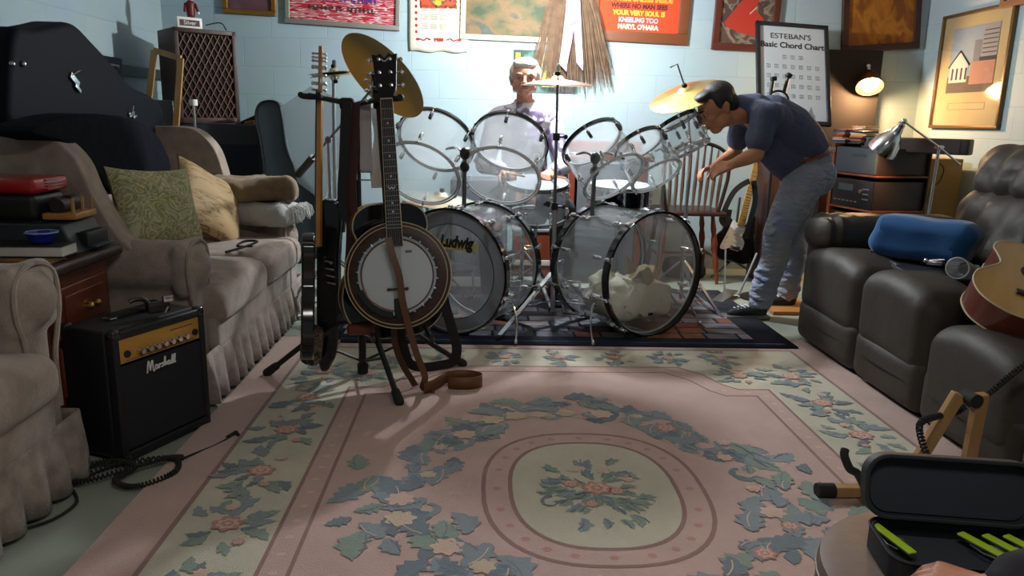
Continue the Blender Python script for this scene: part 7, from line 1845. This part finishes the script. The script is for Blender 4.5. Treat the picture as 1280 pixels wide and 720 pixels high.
# wooden floor guitar stand
r = thing('wooden_guitar_stand', 'pale wooden folding guitar stand with black rubber tips beside the ottoman', 'guitar stand', (1.4,2.18,0))
def plank(p, q, w=.037, t=.028, up=(0,-1,.3)): mm = MB(); mm.tube([p,q], 0, flat=(w,t), up=up); return mm
build('upright', plank(V((1.475,2.16,.355)), V((1.36,2.20,.0155))), M['pine'], r, world=True, bevel=.003)
build('upright', plank(V((1.525,2.13,.365)), V((1.545,2.17,.0155))), M['pine'], r, world=True, bevel=.003)
build('foot_bar', plank(V((1.10,2.15,.034)), V((1.36,2.15,.034)), .034, .034, (0,0,1)), M['pine'], r, world=True, bevel=.003)
m = MB(); m.cyl((1.06,2.15,.034),(1.115,2.15,.034),.0235,n=18); build('rubber_tip', m, M['rubber'], r, world=True)
m = MB(); m.cyl((1.505,2.115,.345),(1.50,2.17,.345),.022,n=18); build('hinge_knob', m, M['rubber'], r, world=True)
m = MB(); m.tube(cr([(1.20,2.12,.045),(1.15,2.04,.10),(1.09,1.98,.175),(1.055,1.96,.20),(1.04,1.97,.235),(1.045,1.98,.25)],5), .012, 10); build('padded_hook', m, M['rubber'], r, world=True)
m = MB(); m.cyl((1.30,2.13,.13),(1.50,2.12,.13),.008); m.ell((1.50,2.11,.13), .016); m.tube(cr([(1.34,2.12,.16),(1.30,2.10,.17),(1.27,2.08,.185)],4), .010, 8); build('cross_rod', m, M['rubber'], r, world=True)
# black coiled guitar lead
def coil(P, r_, turns_per_m, tr=.0035):
    out_ = []; s = 0; n = []
    for i in range(len(P)-1):
        a, b = P[i], P[i+1]; L = (b-a).length; d = (b-a).normalized(); x = d.cross(V((.1,.2,1))).normalized(); y = d.cross(x); k = max(1,int(L*turns_per_m*8))
        for j in range(k):
            ph = (s+L*j/k)*turns_per_m*2*pi; out_.append(a.lerp(b,j/k)+x*r_*cos(ph)+y*r_*sin(ph))
        s += L
    return out_
P = cr([AX(1290,448,1.66),AX(1262,470,1.64),AX(1235,492,1.62),AY(1212,505,2.26),AY(1195,515,2.24),AY(1165,522,2.12),AY(1150,530,2.05),AY(1152,550,2.0),AY(1160,572,1.95),AY(1170,600,1.86)],4)
m = MB(); m.tube(coil(P,.008,85), .0032, 4); o = build('coiled_lead', m, M['rubber']); tag(o, 'black coiled guitar lead draped over the wooden stand from the sofa', 'cable')
P = cr([AZ(1300,618,.03),AZ(1280,624,.02),AZ(1262,632,.02),AZ(1240,645,.02)],5)
m = MB(); m.tube(coil(P,.009,75), .0035, 4); o = build('coiled_lead', m, M['rubber']); tag(o, 'piece of black coiled lead on the floor behind the zip case', 'cable')
# ============================================================ LIGHT AND CAMERA
# bare bulb fixture on the ceiling over the drum kit
LK = V((.44,4.97,2.08))
r = thing('ceiling_bulb', 'bare white ceiling bulb over the drum kit, just above the view', 'ceiling light', (LK.x,LK.y,2.12))
m = MB(); m.lathe([(.055,.02),(.06,.13)], MT((0,0,0)), 20); build('socket_base', m, M['white'], r)
m = MB(); m.ell((0,0,-.10), .05); build('bulb', m, mat('bulb_glow', (1,1,1,1), .5, emit=((.93,.97,1,1), 40)), r)
lamp('drum_light', 'POINT', (LK.x,LK.y,1.97), 225, (.90,.955,1), .06)
# unseen glowing panel and area lamp, added as weak fill from behind
r = thing('fill_panel', 'unseen square glowing panel added as fill light behind the viewer', 'ceiling light', (.3,.6,CEIL-.03))
m = MB(); m.box((0,0,0), (.9,.5,.05), b=.01); build('panel', m, mat('fill_glow', (1,1,1,1), .5, emit=((1,.93,.85,1), .8)), r)
lamp('fill_light', 'AREA', (.3,.6,CEIL-.07), 18, (1,.95,.9), .9, (.3,.9,0), sizey=.5)
w = bpy.data.worlds.new('dim'); bpy.context.scene.world = w; w.use_nodes = True
w.node_tree.nodes['Background'].inputs[0].default_value = (.6,.65,.7,1); w.node_tree.nodes['Background'].inputs[1].default_value = .05

cam = bpy.data.cameras.new('camera'); co = bpy.data.objects.new('camera', cam); COL.objects.link(co)
cam.sensor_width = 36; cam.lens = FPX/1280*36; cam.clip_start = .05; cam.clip_end = 60
co.matrix_world = Matrix.Translation((0,0,EYE)) @ Matrix((_R, _U, -_F)).transposed().to_4x4()
sc = bpy.context.scene; sc.camera = co
sc.view_settings.view_transform = 'Standard'; sc.view_settings.look = 'None'; sc.view_settings.exposure = 0.15; sc.view_settings.gamma = 1
sc.view_settings.use_curve_mapping = False
sc.cycles.max_bounces = 10; sc.cycles.transparent_max_bounces = 48; sc.cycles.diffuse_bounces = 4
sc.cycles.sample_clamp_indirect = 4; sc.cycles.caustics_reflective = False; sc.cycles.caustics_refractive = False
